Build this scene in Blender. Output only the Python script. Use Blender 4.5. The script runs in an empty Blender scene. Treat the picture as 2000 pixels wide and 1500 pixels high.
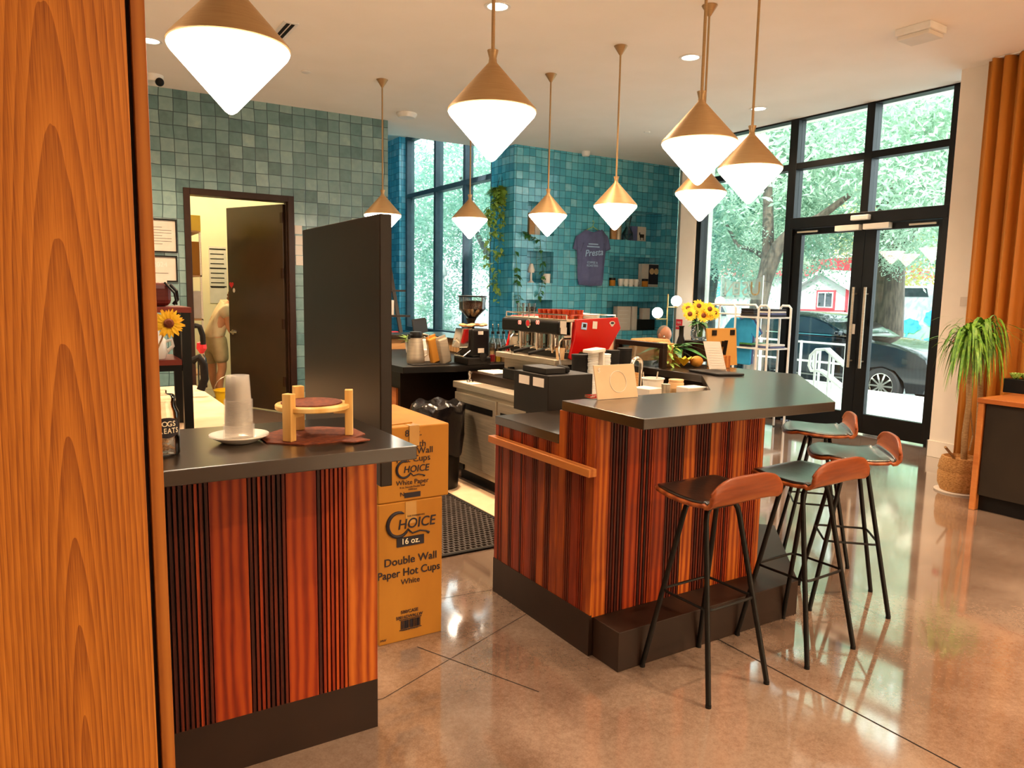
import bpy, bmesh, math, random
from mathutils import Vector, Matrix
random.seed(7)
PI = math.pi
SC = bpy.context.scene
COL = SC.collection

# ------------------------------------------------------------------ camera
CAM = Vector((0, 0, 1.62)); FPX = 1444.0
YAW, PIT, ROL = math.radians(31.9), math.radians(7.03), math.radians(1.03)
FW = Vector((math.sin(YAW)*math.cos(PIT), math.cos(YAW)*math.cos(PIT), -math.sin(PIT)))
_r = Vector((math.cos(YAW), -math.sin(YAW), 0)); _u = _r.cross(FW)
RT = _r*math.cos(ROL) + _u*math.sin(ROL); UP = -_r*math.sin(ROL) + _u*math.cos(ROL)
cd = bpy.data.cameras.new('camera'); cd.lens = 26.0; cd.sensor_width = 36; cd.clip_start = .05; cd.clip_end = 400
cam = bpy.data.objects.new('camera', cd); COL.objects.link(cam)
cam.matrix_world = Matrix(((RT.x, UP.x, -FW.x, CAM.x), (RT.y, UP.y, -FW.y, CAM.y), (RT.z, UP.z, -FW.z, CAM.z), (0, 0, 0, 1)))
SC.camera = cam

# ------------------------------------------------------------------ world, sun, exposure
SC.view_settings.view_transform = 'Standard'; SC.view_settings.look = 'None'
SC.view_settings.gamma = 1; SC.view_settings.exposure = 1.1; SC.view_settings.use_curve_mapping = False
wd = bpy.data.worlds.new('world'); SC.world = wd; wd.use_nodes = True
bg = wd.node_tree.nodes['Background']; bg.inputs[0].default_value = (.86, .95, 1.0, 1); bg.inputs[1].default_value = 3.2
sl = bpy.data.lights.new('sun', 'SUN'); sl.energy = 4.6; sl.angle = .02; sl.color = (1, .96, .88)
so = bpy.data.objects.new('sun', sl); COL.objects.link(so); so.rotation_euler = (Vector((.55, .42, -.72))).to_track_quat('-Z', 'Y').to_euler()
SC.cycles.transparent_max_bounces = 64; SC.cycles.diffuse_bounces = 8
WARM = (1.0, .70, .43)
H_CEIL = 3.88

def P(px, py, ax, val):
    """the point of the plane axis=val that the photograph shows at px, py"""
    d = FW + RT*((px-1000)/FPX) - UP*((py-750)/FPX)
    i = 'xyz'.index(ax)
    return CAM + d*((val-CAM[i])/d[i])

# ------------------------------------------------------------------ materials
def lin(c):
    if isinstance(c, str):
        c = [int(c[i:i+2], 16)/255 for i in (0, 2, 4)]
    return tuple((v/12.92 if v <= .04045 else ((v+.055)/1.055)**2.4) for v in c) + (1,)
def base_mat(name, rough=.5, metal=0, spec=.5):
    m = bpy.data.materials.new(name); m.use_nodes = True
    b = m.node_tree.nodes['Principled BSDF']
    b.inputs['Roughness'].default_value = rough; b.inputs['Metallic'].default_value = metal
    b.inputs['Specular IOR Level'].default_value = spec
    return m, m.node_tree, b
def nd(t, typ, **kw):
    n = t.nodes.new(typ)
    for k, v in kw.items():
        if k.startswith('i_'): n.inputs[k[2:]].default_value = v
        else: setattr(n, k, v)
    return n
def coords(t, scale=(1, 1, 1), kind='Object'):
    tc = t.nodes.new('ShaderNodeTexCoord'); mp = t.nodes.new('ShaderNodeMapping'); mp.inputs['Scale'].default_value = scale
    t.links.new(tc.outputs[kind], mp.inputs['Vector']); return mp.outputs[0]
def ramp(t, fac, stops):
    r = t.nodes.new('ShaderNodeValToRGB'); e = r.color_ramp.elements
    while len(e) < len(stops): e.new(.5)
    for k, (p, c) in enumerate(stops): e[k].position = p; e[k].color = lin(c) if isinstance(c, str) else (c, c, c, 1)
    t.links.new(fac, r.inputs[0]); return r.outputs[0]
def pm(name, c1, c2=None, scale=6, rough=.5, metal=0, bump=0, stretch=(1, 1, 1), detail=4, spec=.5, alpha=None, trans=0, lo=.35, hi=.65):
    """two tones mixed by noise"""
    m, t, b = base_mat(name, rough, metal, spec)
    n = nd(t, 'ShaderNodeTexNoise', i_Scale=scale, i_Detail=detail)
    t.links.new(coords(t, stretch), n.inputs['Vector'])
    t.links.new(ramp(t, n.outputs['Fac'], [(lo, c1), (hi, c2 or c1)]), b.inputs['Base Color'])
    if bump:
        bp = nd(t, 'ShaderNodeBump', i_Strength=bump, i_Distance=.01)
        t.links.new(n.outputs['Fac'], bp.inputs['Height']); t.links.new(bp.outputs[0], b.inputs['Normal'])
    if trans: b.inputs['Transmission Weight'].default_value = trans
    return m
def emit(name, c, s):
    m = bpy.data.materials.new(name); m.use_nodes = True; t = m.node_tree
    b = t.nodes['Principled BSDF']; b.inputs['Base Color'].default_value = (.8, .8, .8, 1)
    b.inputs['Emission Color'].default_value = c + (1,); b.inputs['Emission Strength'].default_value = s
    return m
def wood(name, dark, mid, light, freq=26, axis='z', rough=.4, dist=5.0, long=.12, seed=0.0):
    m, t, b = base_mat(name, rough, 0, .45)
    sc = {'z': (1, 1, long), 'x': (long, 1, 1), 'y': (1, long, 1)}[axis]
    v = coords(t, sc)
    ad = nd(t, 'ShaderNodeVectorMath', operation='ADD'); ad.inputs[1].default_value = (seed, seed*.7, seed*.31)
    t.links.new(v, ad.inputs[0])
    w = nd(t, 'ShaderNodeTexWave', wave_type='BANDS', bands_direction='X' if axis != 'x' else 'Y', i_Scale=freq/6.28)
    w.inputs['Distortion'].default_value = dist; w.inputs['Detail'].default_value = 2; w.inputs['Detail Scale'].default_value = 1.2
    t.links.new(ad.outputs[0], w.inputs['Vector'])
    n = nd(t, 'ShaderNodeTexNoise', i_Scale=90, i_Detail=3); t.links.new(ad.outputs[0], n.inputs['Vector'])
    n2 = nd(t, 'ShaderNodeTexNoise', i_Scale=2.2, i_Detail=2); t.links.new(ad.outputs[0], n2.inputs['Vector'])
    mx = nd(t, 'ShaderNodeMath', operation='MULTIPLY_ADD'); mx.inputs[1].default_value = .45
    t.links.new(w.outputs['Fac'], mx.inputs[0])
    m2 = nd(t, 'ShaderNodeMath', operation='MULTIPLY'); m2.inputs[1].default_value = .35; t.links.new(n.outputs['Fac'], m2.inputs[0])
    m3 = nd(t, 'ShaderNodeMath', operation='MULTIPLY_ADD'); m3.inputs[1].default_value = .4
    t.links.new(n2.outputs['Fac'], m3.inputs[0]); t.links.new(m2.outputs[0], m3.inputs[2]); t.links.new(m3.outputs[0], mx.inputs[2])
    t.links.new(ramp(t, mx.outputs[0], [(.3, dark), (.55, mid), (.85, light)]), b.inputs['Base Color'])
    b.inputs['Specular IOR Level'].default_value = .28
    bp = nd(t, 'ShaderNodeBump', i_Strength=.06, i_Distance=.004); t.links.new(mx.outputs[0], bp.inputs['Height']); t.links.new(bp.outputs[0], b.inputs['Normal'])
    return m
def tile_mat(name, size, stops, grout, rough=.12, hx=1.0):
    """square glazed tiles over any upright wall: columns run along x + y, rows along z"""
    m, t, b = base_mat(name, rough, 0, .6)
    g = t.nodes.new('ShaderNodeNewGeometry'); sp = nd(t, 'ShaderNodeSeparateXYZ'); t.links.new(g.outputs['Position'], sp.inputs[0])
    a = nd(t, 'ShaderNodeMath', operation='ADD'); t.links.new(sp.outputs[0], a.inputs[0]); t.links.new(sp.outputs[1], a.inputs[1])
    cb = nd(t, 'ShaderNodeCombineXYZ'); t.links.new(a.outputs[0], cb.inputs[0]); t.links.new(sp.outputs[2], cb.inputs[1])
    wob = nd(t, 'ShaderNodeTexNoise', i_Scale=3.0, i_Detail=1); t.links.new(g.outputs['Position'], wob.inputs['Vector'])
    ws = nd(t, 'ShaderNodeVectorMath', operation='MULTIPLY_ADD'); ws.inputs[1].default_value = (.03, .03, 0)
    t.links.new(wob.outputs['Color'], ws.inputs[0]); t.links.new(cb.outputs[0], ws.inputs[2])
    s = nd(t, 'ShaderNodeVectorMath', operation='MULTIPLY'); s.inputs[1].default_value = (1/(size*hx), 1/size, 0); t.links.new(ws.outputs[0], s.inputs[0])
    fl = nd(t, 'ShaderNodeVectorMath', operation='FLOOR'); t.links.new(s.outputs[0], fl.inputs[0])
    fr = nd(t, 'ShaderNodeVectorMath', operation='FRACTION'); t.links.new(s.outputs[0], fr.inputs[0])
    wn = nd(t, 'ShaderNodeTexWhiteNoise', noise_dimensions='3D'); t.links.new(fl.outputs[0], wn.inputs['Vector'])
    big = nd(t, 'ShaderNodeTexNoise', i_Scale=14, i_Detail=4); t.links.new(g.outputs['Position'], big.inputs['Vector'])
    mixv = nd(t, 'ShaderNodeMath', operation='MULTIPLY_ADD'); mixv.inputs[1].default_value = .62
    bm = nd(t, 'ShaderNodeMath', operation='MULTIPLY'); bm.inputs[1].default_value = .38
    t.links.new(big.outputs['Fac'], bm.inputs[0]); t.links.new(wn.outputs['Value'], mixv.inputs[0]); t.links.new(bm.outputs[0], mixv.inputs[2])
    colr = ramp(t, mixv.outputs[0], stops)
    # distance to the joint
    sf = nd(t, 'ShaderNodeSeparateXYZ'); t.links.new(fr.outputs[0], sf.inputs[0])
    ds = []
    for k in (0, 1):
        i = nd(t, 'ShaderNodeMath', operation='SUBTRACT'); i.inputs[1].default_value = .5; t.links.new(sf.outputs[k], i.inputs[0])
        ab = nd(t, 'ShaderNodeMath', operation='ABSOLUTE'); t.links.new(i.outputs[0], ab.inputs[0]); ds.append(ab)
    mxx = nd(t, 'ShaderNodeMath', operation='MAXIMUM'); t.links.new(ds[0].outputs[0], mxx.inputs[0]); t.links.new(ds[1].outputs[0], mxx.inputs[1])
    joint = ramp(t, mxx.outputs[0], [(.462, 0.0), (.486, 1.0)])
    mx = nd(t, 'ShaderNodeMix', data_type='RGBA'); t.links.new(joint, mx.inputs[0]); t.links.new(colr, mx.inputs[6]); mx.inputs[7].default_value = lin(grout)
    t.links.new(mx.outputs[2], b.inputs['Base Color'])
    # hand-made unevenness: each tile tilts a little
    hgt = nd(t, 'ShaderNodeMath', operation='MULTIPLY_ADD'); hgt.inputs[1].default_value = -1.0
    t.links.new(joint, hgt.inputs[0]); t.links.new(big.outputs['Fac'], hgt.inputs[2])
    bp = nd(t, 'ShaderNodeBump', i_Strength=.35, i_Distance=.006); t.links.new(hgt.outputs[0], bp.inputs['Height'])
    tl = nd(t, 'ShaderNodeVectorMath', operation='MULTIPLY_ADD'); tl.inputs[1].default_value = (.07, .07, .07)
    sb = nd(t, 'ShaderNodeVectorMath', operation='SUBTRACT'); sb.inputs[1].default_value = (.5, .5, .5); t.links.new(wn.outputs['Color'], sb.inputs[0])
    t.links.new(sb.outputs[0], tl.inputs[0]); t.links.new(bp.outputs[0], tl.inputs[2])
    nm = nd(t, 'ShaderNodeVectorMath', operation='NORMALIZE'); t.links.new(tl.outputs[0], nm.inputs[0]); t.links.new(nm.outputs[0], b.inputs['Normal'])
    return m
def glass_mat(name, tint=(1, 1, 1), refl=.08, rough=0.0, milk=0.0, milkc=(.8, .9, .9)):
    m = bpy.data.materials.new(name); m.use_nodes = True; t = m.node_tree; t.nodes.clear()
    o = nd(t, 'ShaderNodeOutputMaterial'); tr = nd(t, 'ShaderNodeBsdfTransparent'); tr.inputs[0].default_value = tint + (1,)
    gl = nd(t, 'ShaderNodeBsdfGlossy'); gl.inputs['Roughness'].default_value = rough
    lw = nd(t, 'ShaderNodeFresnel', i_IOR=1.45)
    ml = nd(t, 'ShaderNodeMath', operation='MULTIPLY'); ml.inputs[1].default_value = refl*12; ml.use_clamp = True
    t.links.new(lw.outputs[0], ml.inputs[0])
    mx = nd(t, 'ShaderNodeMixShader'); t.links.new(ml.outputs[0], mx.inputs[0]); t.links.new(tr.outputs[0], mx.inputs[1]); t.links.new(gl.outputs[0], mx.inputs[2])
    out = mx.outputs[0]
    if milk:
        df = nd(t, 'ShaderNodeBsdfDiffuse'); df.inputs[0].default_value = milkc + (1,)
        m2 = nd(t, 'ShaderNodeMixShader'); m2.inputs[0].default_value = milk
        t.links.new(out, m2.inputs[1]); t.links.new(df.outputs[0], m2.inputs[2]); out = m2.outputs[0]
    t.links.new(out, o.inputs[0]); return m

M = {}
M['ceiling'] = pm('ceiling_paint', 'f6f1ea', 'f3eee6', 2, .85)
M['white_wall'] = pm('white_paint', 'e8e0d4', 'e2dacd', 3, .7)
M['cream'] = pm('cream_paint', 'f0e0bc', 'ecdab2', 2, .7)
M['tile'] = tile_mat('zellige_tile', .152, [(.1, '4a686a'), (.4, '628688'), (.7, '7b9a99'), (.95, '97b3ad')], '2c454a', .22)
M['tile_small'] = tile_mat('small_zellige_tile', .117, [(.1, '3a97b4'), (.4, '4dabc6'), (.7, '66bed4'), (.95, '98d6e4')], '1f4c5c', .12)
M['black'] = pm('black_metal', '0a0908', '0f0d0c', 20, .42, .2, 0, (1, 1, 1), 4, .35)
M['blackframe'] = pm('black_window_frame', '08090a', '0c0d0f', 8, .4, .2, 0, (1, 1, 1), 4, .35)
M['greyframe'] = pm('grey_window_frame', '4a5660', '53606a', 8, .45, .3)
M['darkbrown'] = pm('dark_brown_laminate', '1a0d05', '1e1006', 4, .36, 0, 0, (1, 1, 1), 4, .22)
M['doorbrown'] = pm('reflection_lightened_brown', '35271a', '3b2b1d', 4, .3)  # leaf brown raised to carry the warm reflection of the cream storeroom
M['matgrey'] = pm('reflection_lightened_rubber', '332b27', '403733', 20, .6)  # black mat made greyer: the light it reflects is in the colour
M['kick'] = pm('brown_kickplate', '24150d', '2b1a11', 5, .5, 0, 0, (1, 1, 1), 4, .3)
M['top'] = pm('dark_countertop', '1e150d', '291d13', 3, .32, 0, 0, (1, 1, 1), 6, .2)
M['frameb'] = pm('door_frame_brown', '2a160c', '331c10', 4, .45, 0, 0, (1, 1, 1), 4, .25)
M['steel'] = pm('brushed_steel', 'b4a996', 'c8bca8', 3, .42, .8, 0, (1, 1, 30))
M['chrome'] = pm('chrome', 'd8d4cd', 'e6e2dc', 3, .09, 1)
M['brass'] = pm('brass', 'b0905a', 'c2a268', 3, .3, 1)
M['shade'] = pm('spun_brass_cone', 'a5865e', 'ad9066', 9, .42, .45, 0, (1, 1, 20))
M['lampglow'] = emit('opal_glass_lit', (1, .84, .65), 12.0)
M['bulb'] = emit('downlight_lens', (1, .85, .66), 5.0)
M['white'] = pm('white_plastic', 'ececea', 'e4e4e0', 10, .4)
M['ceramic'] = pm('white_ceramic', 'f0ebe2', 'e8e2d8', 8, .15)
M['paper'] = pm('white_paper', 'd6ccc0', 'cfc4b6', 8, .8)
M['creamcard'] = pm('cream_card', 'd2b898', 'c8ac8a', 6, .8)
M['card'] = pm('cardboard', 'b57a20', 'aa6f18', 5, .75, 0, .05, (1, 1, .3))
M['ink'] = pm('black_ink', '1c1620', '221b26', 20, .7)
M['whiteink'] = pm('white_ink', 'f0e6cc', 'ece0c4', 20, .7)
M['tape'] = pm('packing_tape', 'b88836', 'b07f2e', 9, .25)
M['red'] = pm('red_enamel', 'b00808', 'b80a0a', 3, .22)
M['redsign'] = pm('red_sign', 'c4202a', 'cb242e', 3, .5)
M['rubber'] = pm('black_rubber', '0f0d0c', '161312', 30, .75, 0, 0, (1, 1, 1), 4, .25)
M['leather'] = pm('black_leather', '171311', '211b18', 40, .32, 0, .08)
M['bag'] = pm('black_bin_bag', '141214', '1d1a1c', 9, .22, 0, .8)
M['beans'] = pm('coffee_beans', '3a1c10', '5c2f1a', 120, .4, 0, .9)
M['amber'] = pm('red_tumbler', '8a1206', 'b84408', 14, .08, 0, 0, (1, 1, 1), 4, .9)
M['clear'] = glass_mat('clear_plastic', (.97, .96, .95), .14)
M['cupclear'] = glass_mat('clear_cup_plastic', (.998, .996, .993), .02, .12, .11, (.97, .95, .92))
M['glass'] = glass_mat('window_glass', (.93, .98, .96), .045)
M['glasswarm'] = glass_mat('light_warming_glass', (1, .82, .62), .04)  # tint chosen to warm the daylight of the added rear panes
M['glassl'] = glass_mat('tinted_hazed_glass', (.93, 1.0, .98), .05, 0, .04, (.7, .9, .9))  # slight tint, plus a milky share that paints a reflected haze
M['bottle'] = glass_mat('bottle_glass', (.95, .97, .96), .07)
M['treats'] = pm('biscuits', 'd9b78a', 'bd9260', 12, .8)
M['pine'] = wood('pale_pine', 'c99a55', 'dcb26a', 'e8c786', 22, 'z', .5, 3)
def cathedral(name, c, x0, z0, scale):
    """plain-sawn veneer: nested arches of grain with fine pores"""
    m, t, b = base_mat(name, .42, 0, .4); g = t.nodes.new('ShaderNodeNewGeometry')
    mp = nd(t, 'ShaderNodeMapping'); mp.inputs['Location'].default_value = (-x0, 0, -z0*.055); mp.inputs['Scale'].default_value = (1, 0, .055); t.links.new(g.outputs['Position'], mp.inputs[0])
    w = nd(t, 'ShaderNodeTexWave', wave_type='RINGS', rings_direction='Y', wave_profile='SAW', i_Scale=scale); w.inputs['Distortion'].default_value = 4.2; w.inputs['Detail'].default_value = 2.5; w.inputs['Detail Scale'].default_value = .55
    t.links.new(mp.outputs[0], w.inputs['Vector'])
    mp2 = nd(t, 'ShaderNodeMapping'); mp2.inputs['Scale'].default_value = (1, 1, .018); t.links.new(g.outputs['Position'], mp2.inputs[0])
    n = nd(t, 'ShaderNodeTexNoise', i_Scale=420, i_Detail=2); t.links.new(mp2.outputs[0], n.inputs['Vector'])
    n2 = nd(t, 'ShaderNodeTexNoise', i_Scale=2.5, i_Detail=3); mp3 = nd(t, 'ShaderNodeMapping'); mp3.inputs['Scale'].default_value = (2, 1, .3); t.links.new(g.outputs['Position'], mp3.inputs[0]); t.links.new(mp3.outputs[0], n2.inputs['Vector'])
    a1 = nd(t, 'ShaderNodeMath', operation='MULTIPLY_ADD'); a1.inputs[1].default_value = .27; t.links.new(w.outputs['Fac'], a1.inputs[0])
    a2 = nd(t, 'ShaderNodeMath', operation='MULTIPLY_ADD'); a2.inputs[1].default_value = .6; t.links.new(n.outputs['Fac'], a2.inputs[0])
    a3 = nd(t, 'ShaderNodeMath', operation='MULTIPLY'); a3.inputs[1].default_value = .35; t.links.new(n2.outputs['Fac'], a3.inputs[0])
    t.links.new(a3.outputs[0], a2.inputs[2]); t.links.new(a2.outputs[0], a1.inputs[2])
    t.links.new(ramp(t, a1.outputs[0], [(.36, c[0]), (.58, c[1]), (.85, c[2])]), b.inputs['Base Color']); return m
M['panelwood'] = cathedral('orange_oak_panel', ('c8802f', 'b06a1f', '804210'), .02, .35, 25)
M['edgewood'] = wood('oak_edge_strip', '7e4516', '9a5b22', 'a96a2c', 60, 'z', .4, 2, .06, 3.3)
M['w1'] = wood('oiled_board', '74270a', '9c480f', 'bb661f', 60, 'z', .48, 6, .1, 1.1)
M['w2'] = wood('red_board', '641904', '8a2c08', 'a44410', 60, 'z', .48, 5, .1, 5.7)
M['w3'] = wood('dark_board', '2a0a04', '451406', '64220a', 60, 'z', .5, 4, .1, 9.2)
M['wback'] = pm('groove_shadow_board', '1e0d08', '261009', 6, .7)
M['railwood'] = wood('rail_wood', '8f4f22', 'a9632d', 'bd783c', 50, 'y', .35, 3)
M['stoolwood'] = wood('walnut_ply', '6d331b', '8a4624', 'a05a30', 30, 'x', .3, 3)
M['cabwood'] = wood('cabinet_edge_wood', '8d4b21', 'ab6330', 'bd773f', 40, 'y', .35, 3)
M['shelfwood'] = wood('red_brown_shelf', '4d1710', '66231a', '7b2f22', 30, 'x', .4, 3)
M['tanwood'] = wood('tan_ledge', 'b07f4f', 'c59765', 'd3aa7c', 30, 'x', .5, 3)
M['cabgrey'] = pm('charcoal_cabinet', '241c14', '2a2118', 5, .5, 0, 0, (1, 1, 1), 4, .3)
M['leaf'] = pm('green_leaf', '4c8a2c', '86b43e', 30, .45)
M['leafdark'] = pm('dark_leaf', '2f6b34', '4a8a40', 30, .45)
M['leafvar'] = pm('pale_green_leaf', '74b038', 'c4d878', 60, .4)
M['petal'] = pm('yellow_petal', 'f2b80e', 'f8d22c', 30, .6)
M['flowereye'] = pm('flower_eye', '5a2410', '7d3a16', 60, .8)
M['stalk'] = pm('plant_stalk', '8a6a42', 'a3835a', 40, .8, 0, .3, (1, 1, 4))
M['basket'] = pm('woven_basket', '9a6a34', 'c8965a', 60, .85, 0, .8, (1, 1, 2.5))
M['skin'] = pm('skin', 'd0946a', 'c78a60', 8, .5)
M['skin2'] = pm('skin_tanned', 'a87052', 'b87e5e', 8, .45)
M['hair'] = pm('brown_hair', '6d4526', '80552f', 60, .7)
M['tee'] = pm('cream_tee', 'e6cfa8', 'dec59a', 12, .9)
M['shorts'] = pm('khaki_shorts', 'a8946c', 'b29e76', 12, .9)
M['shirtblue'] = pm('slate_blue_tee', '5a628c', '646c98', 8, .9)
M['shirtcyan'] = pm('sky_blue_tee', '2a9bd0', '36a8dc', 8, .9)
M['lightblue'] = pm('pale_blue_print', '9fc4ea', 'a8cbee', 8, .8)
M['yellow'] = pm('yellow_plastic', 'e4b70e', 'e8be18', 5, .4)
M['frost'] = pm('frosted_polycarbonate', 'd9d5cc', 'e0dcd4', 5, .5)
M['globe'] = emit('lit_globe', (1, .9, .75), 5.0)
M['led'] = emit('red_led_digits', (1, .03, .02), 1.0)
M['slatebox'] = pm('dark_box', '110d0b', '17110e', 5, .5, 0, 0, (1, 1, 1), 4, .3)
M['bronze'] = pm('tan_back_board', 'b9853c', 'c08e45', 5, .6)

def coat(k, ior=1.7, rough=.1, w=1.0):
    b = M[k].node_tree.nodes['Principled BSDF']; b.inputs['Coat Weight'].default_value = w; b.inputs['Coat IOR'].default_value = ior; b.inputs['Coat Roughness'].default_value = rough
coat('top', 1.6, .18, .85); coat('leather', 1.6, .25)
def floor_mat():
    m, t, b = base_mat('polished_concrete', .13, 0, .9)
    n = nd(t, 'ShaderNodeTexNoise', i_Scale=1.1, i_Detail=6, i_Roughness=.6); v = coords(t); t.links.new(v, n.inputs['Vector'])
    n2 = nd(t, 'ShaderNodeTexNoise', i_Scale=55, i_Detail=3); t.links.new(v, n2.inputs['Vector'])
    vo = nd(t, 'ShaderNodeTexVoronoi', i_Scale=160); t.links.new(v, vo.inputs['Vector'])
    a = nd(t, 'ShaderNodeMath', operation='MULTIPLY_ADD'); a.inputs[1].default_value = .25; t.links.new(n2.outputs['Fac'], a.inputs[0]); t.links.new(n.outputs['Fac'], a.inputs[2])
    s = nd(t, 'ShaderNodeMath', operation='MULTIPLY_ADD'); s.inputs[1].default_value = .12; t.links.new(vo.outputs['Distance'], s.inputs[0]); t.links.new(a.outputs[0], s.inputs[2])
    t.links.new(ramp(t, s.outputs[0], [(.42, '594739'), (.6, '735e50'), (.82, '8f7b6d')]), b.inputs['Base Color'])
    t.links.new(ramp(t, n.outputs['Fac'], [(.35, .05), (.7, .13)]), b.inputs['Roughness'])
    return m
M['floor'] = floor_mat(); coat('floor', 1.65, .06)

# ------------------------------------------------------------------ mesh helpers
ORG = {}
class MB:
    def __init__(s, X=None): s.v = []; s.f = []; s.m = []; s.X = X; s.mi = 0
    def add(s, vs, fs, mi=None):
        n = len(s.v)
        for p in vs:
            p = Vector(p); s.v.append(s.X @ p if s.X else p)
        for f in fs: s.f.append([n+i for i in f]); s.m.append(s.mi if mi is None else mi)
        return s
    def box(s, x0, x1, y0, y1, z0, z1, mi=None):
        v = [(x, y, z) for z in (z0, z1) for y in (y0, y1) for x in (x0, x1)]
        return s.add(v, [(0, 2, 3, 1), (4, 5, 7, 6), (0, 1, 5, 4), (1, 3, 7, 5), (3, 2, 6, 7), (2, 0, 4, 6)], mi)
    def obox(s, c, ax, ay, az, mi=None):
        c, ax, ay, az = map(Vector, (c, ax, ay, az))
        v = [c + ax*x + ay*y + az*z for z in (-.5, .5) for y in (-.5, .5) for x in (-.5, .5)]
        return s.add(v, [(0, 2, 3, 1), (4, 5, 7, 6), (0, 1, 5, 4), (1, 3, 7, 5), (3, 2, 6, 7), (2, 0, 4, 6)], mi)
    def prism(s, poly, z0, z1, mi=None):
        n = len(poly); v = [(x, y, z0) for x, y in poly] + [(x, y, z1) for x, y in poly]
        return s.add(v, [tuple(range(n))[::-1], tuple(range(n, 2*n))] + [(i, (i+1) % n, n+(i+1) % n, n+i) for i in range(n)], mi)
    def prismy(s, poly, y0, y1, mi=None):   # outline in x, z
        n = len(poly); v = [(x, y0, z) for x, z in poly] + [(x, y1, z) for x, z in poly]
        return s.add(v, [tuple(range(n)), tuple(range(n, 2*n))[::-1]] + [(i, n+i, n+(i+1) % n, (i+1) % n) for i in range(n)], mi)
    def prismx(s, poly, x0, x1, mi=None):   # outline in y, z
        n = len(poly); v = [(x0, y, z) for y, z in poly] + [(x1, y, z) for y, z in poly]
        return s.add(v, [tuple(range(n))[::-1], tuple(range(n, 2*n))] + [(i, (i+1) % n, n+(i+1) % n, n+i) for i in range(n)], mi)
    def lathe(s, c, prof, seg=24, mi=None, axis=None):
        c = Vector(c); R = Matrix.Identity(3) if axis is None else Vector((0, 0, 1)).rotation_difference(Vector(axis)).to_matrix()
        vs = []; fs = []; n = len(prof)
        for k in range(seg):
            a = 2*PI*k/seg
            for r, z in prof: vs.append(c + R @ Vector((r*math.cos(a), r*math.sin(a), z)))
        for k in range(seg):
            k2 = (k+1) % seg
            for i in range(n-1):
                q = [k*n+i, k2*n+i, k2*n+i+1, k*n+i+1]
                if prof[i][0] < 1e-6: q = [k*n+i, k2*n+i+1, k*n+i+1]
                elif prof[i+1][0] < 1e-6: q = [k*n+i, k2*n+i, k*n+i+1]
                fs.append(tuple(q))
        return s.add(vs, fs, mi)
    def cyl(s, a, b, r, r2=None, seg=14, mi=None):
        a, b = Vector(a), Vector(b); d = b-a; L = d.length; r2 = r if r2 is None else r2
        return s.lathe(a, [(0, 0), (r, 0), (r2, L), (0, L)], seg, mi, d/L)
    def sphere(s, c, r, seg=16, rings=10, mi=None, sc=(1, 1, 1)):
        n = len(s.v)
        s.lathe((0, 0, 0), [(max(0, r*math.sin(PI*i/rings)) if 0 < i < rings else 0, -r*math.cos(PI*i/rings)) for i in range(rings+1)], seg, mi) if s.X is None else None
        for i in range(n, len(s.v)): p = s.v[i]; s.v[i] = Vector((p.x*sc[0], p.y*sc[1], p.z*sc[2])) + Vector(c)
        return s
    def tube(s, pts, r, seg=8, mi=None, closed=False, rad=None):
        pts = [Vector(p) for p in pts]; n = len(pts); vs = []; fs = []; prev = None
        for i, p in enumerate(pts):
            if closed: d = pts[(i+1) % n]-pts[i-1]
            else: d = pts[min(i+1, n-1)]-pts[max(i-1, 0)]
            d.normalize()
            if prev is None:
                u = d.cross(Vector((0, 0, 1)));
                if u.length < .1: u = d.cross(Vector((1, 0, 0)))
            else: u = prev - d*prev.dot(d)
            u.normalize(); prev = u; w = d.cross(u); rr = rad[i] if rad else r
            for k in range(seg): a = 2*PI*k/seg; vs.append(p + u*(rr*math.cos(a)) + w*(rr*math.sin(a)))
        m = n if closed else n-1
        for i in range(m):
            j = (i+1) % n
            for k in range(seg): fs.append((i*seg+k, i*seg+(k+1) % seg, j*seg+(k+1) % seg, j*seg+k))
        if not closed: fs += [tuple(range(seg))[::-1], tuple((n-1)*seg+k for k in range(seg))]
        return s.add(vs, fs, mi)
    def leaf(s, p, d, L, W, up=(0, 0, 1), droop=.3, seg=4, mi=None, fold=.15):
        p, d = Vector(p), Vector(d).normalized(); up = Vector(up); side = d.cross(up)
        if side.length < .05: side = d.cross(Vector((1, .3, 0)))
        side.normalize(); nup = side.cross(d); vs = []; fs = []
        for i in range(seg+1):
            t = i/seg; w = W*math.sin(PI*min(.97, max(.06, t**.75)))*.5
            c = p + d*(L*t) - nup*(droop*L*t*t)
            vs += [c-side*w+nup*(fold*w), c, c+side*w+nup*(fold*w)]
        for i in range(seg): a = i*3; fs += [(a, a+1, a+4, a+3), (a+1, a+2, a+5, a+4)]
        return s.add(vs, fs, mi)
    def build(s, name, mats, parent=None, smooth=False, bevel=0, seg=2, org=None):
        if not isinstance(mats, (list, tuple)): mats = [mats]
        if org is None:
            xs = [p.x for p in s.v]; ys = [p.y for p in s.v]; zs = [p.z for p in s.v]
            org = Vector(((min(xs)+max(xs))/2, (min(ys)+max(ys))/2, min(zs)))
        me = bpy.data.meshes.new(name); me.from_pydata([p-org for p in s.v], [], s.f)
        for m in mats: me.materials.append(M[m] if isinstance(m, str) else m)
        me.polygons.foreach_set('material_index', s.m)
        bm = bmesh.new(); bm.from_mesh(me); bmesh.ops.recalc_face_normals(bm, faces=bm.faces); bm.to_mesh(me); bm.free()
        o = bpy.data.objects.new(name, me); COL.objects.link(o)
        if smooth:
            me.polygons.foreach_set('use_smooth', [True]*len(me.polygons))
            try: me.set_sharp_from_angle(angle=math.radians(40))
            except Exception: pass
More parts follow.
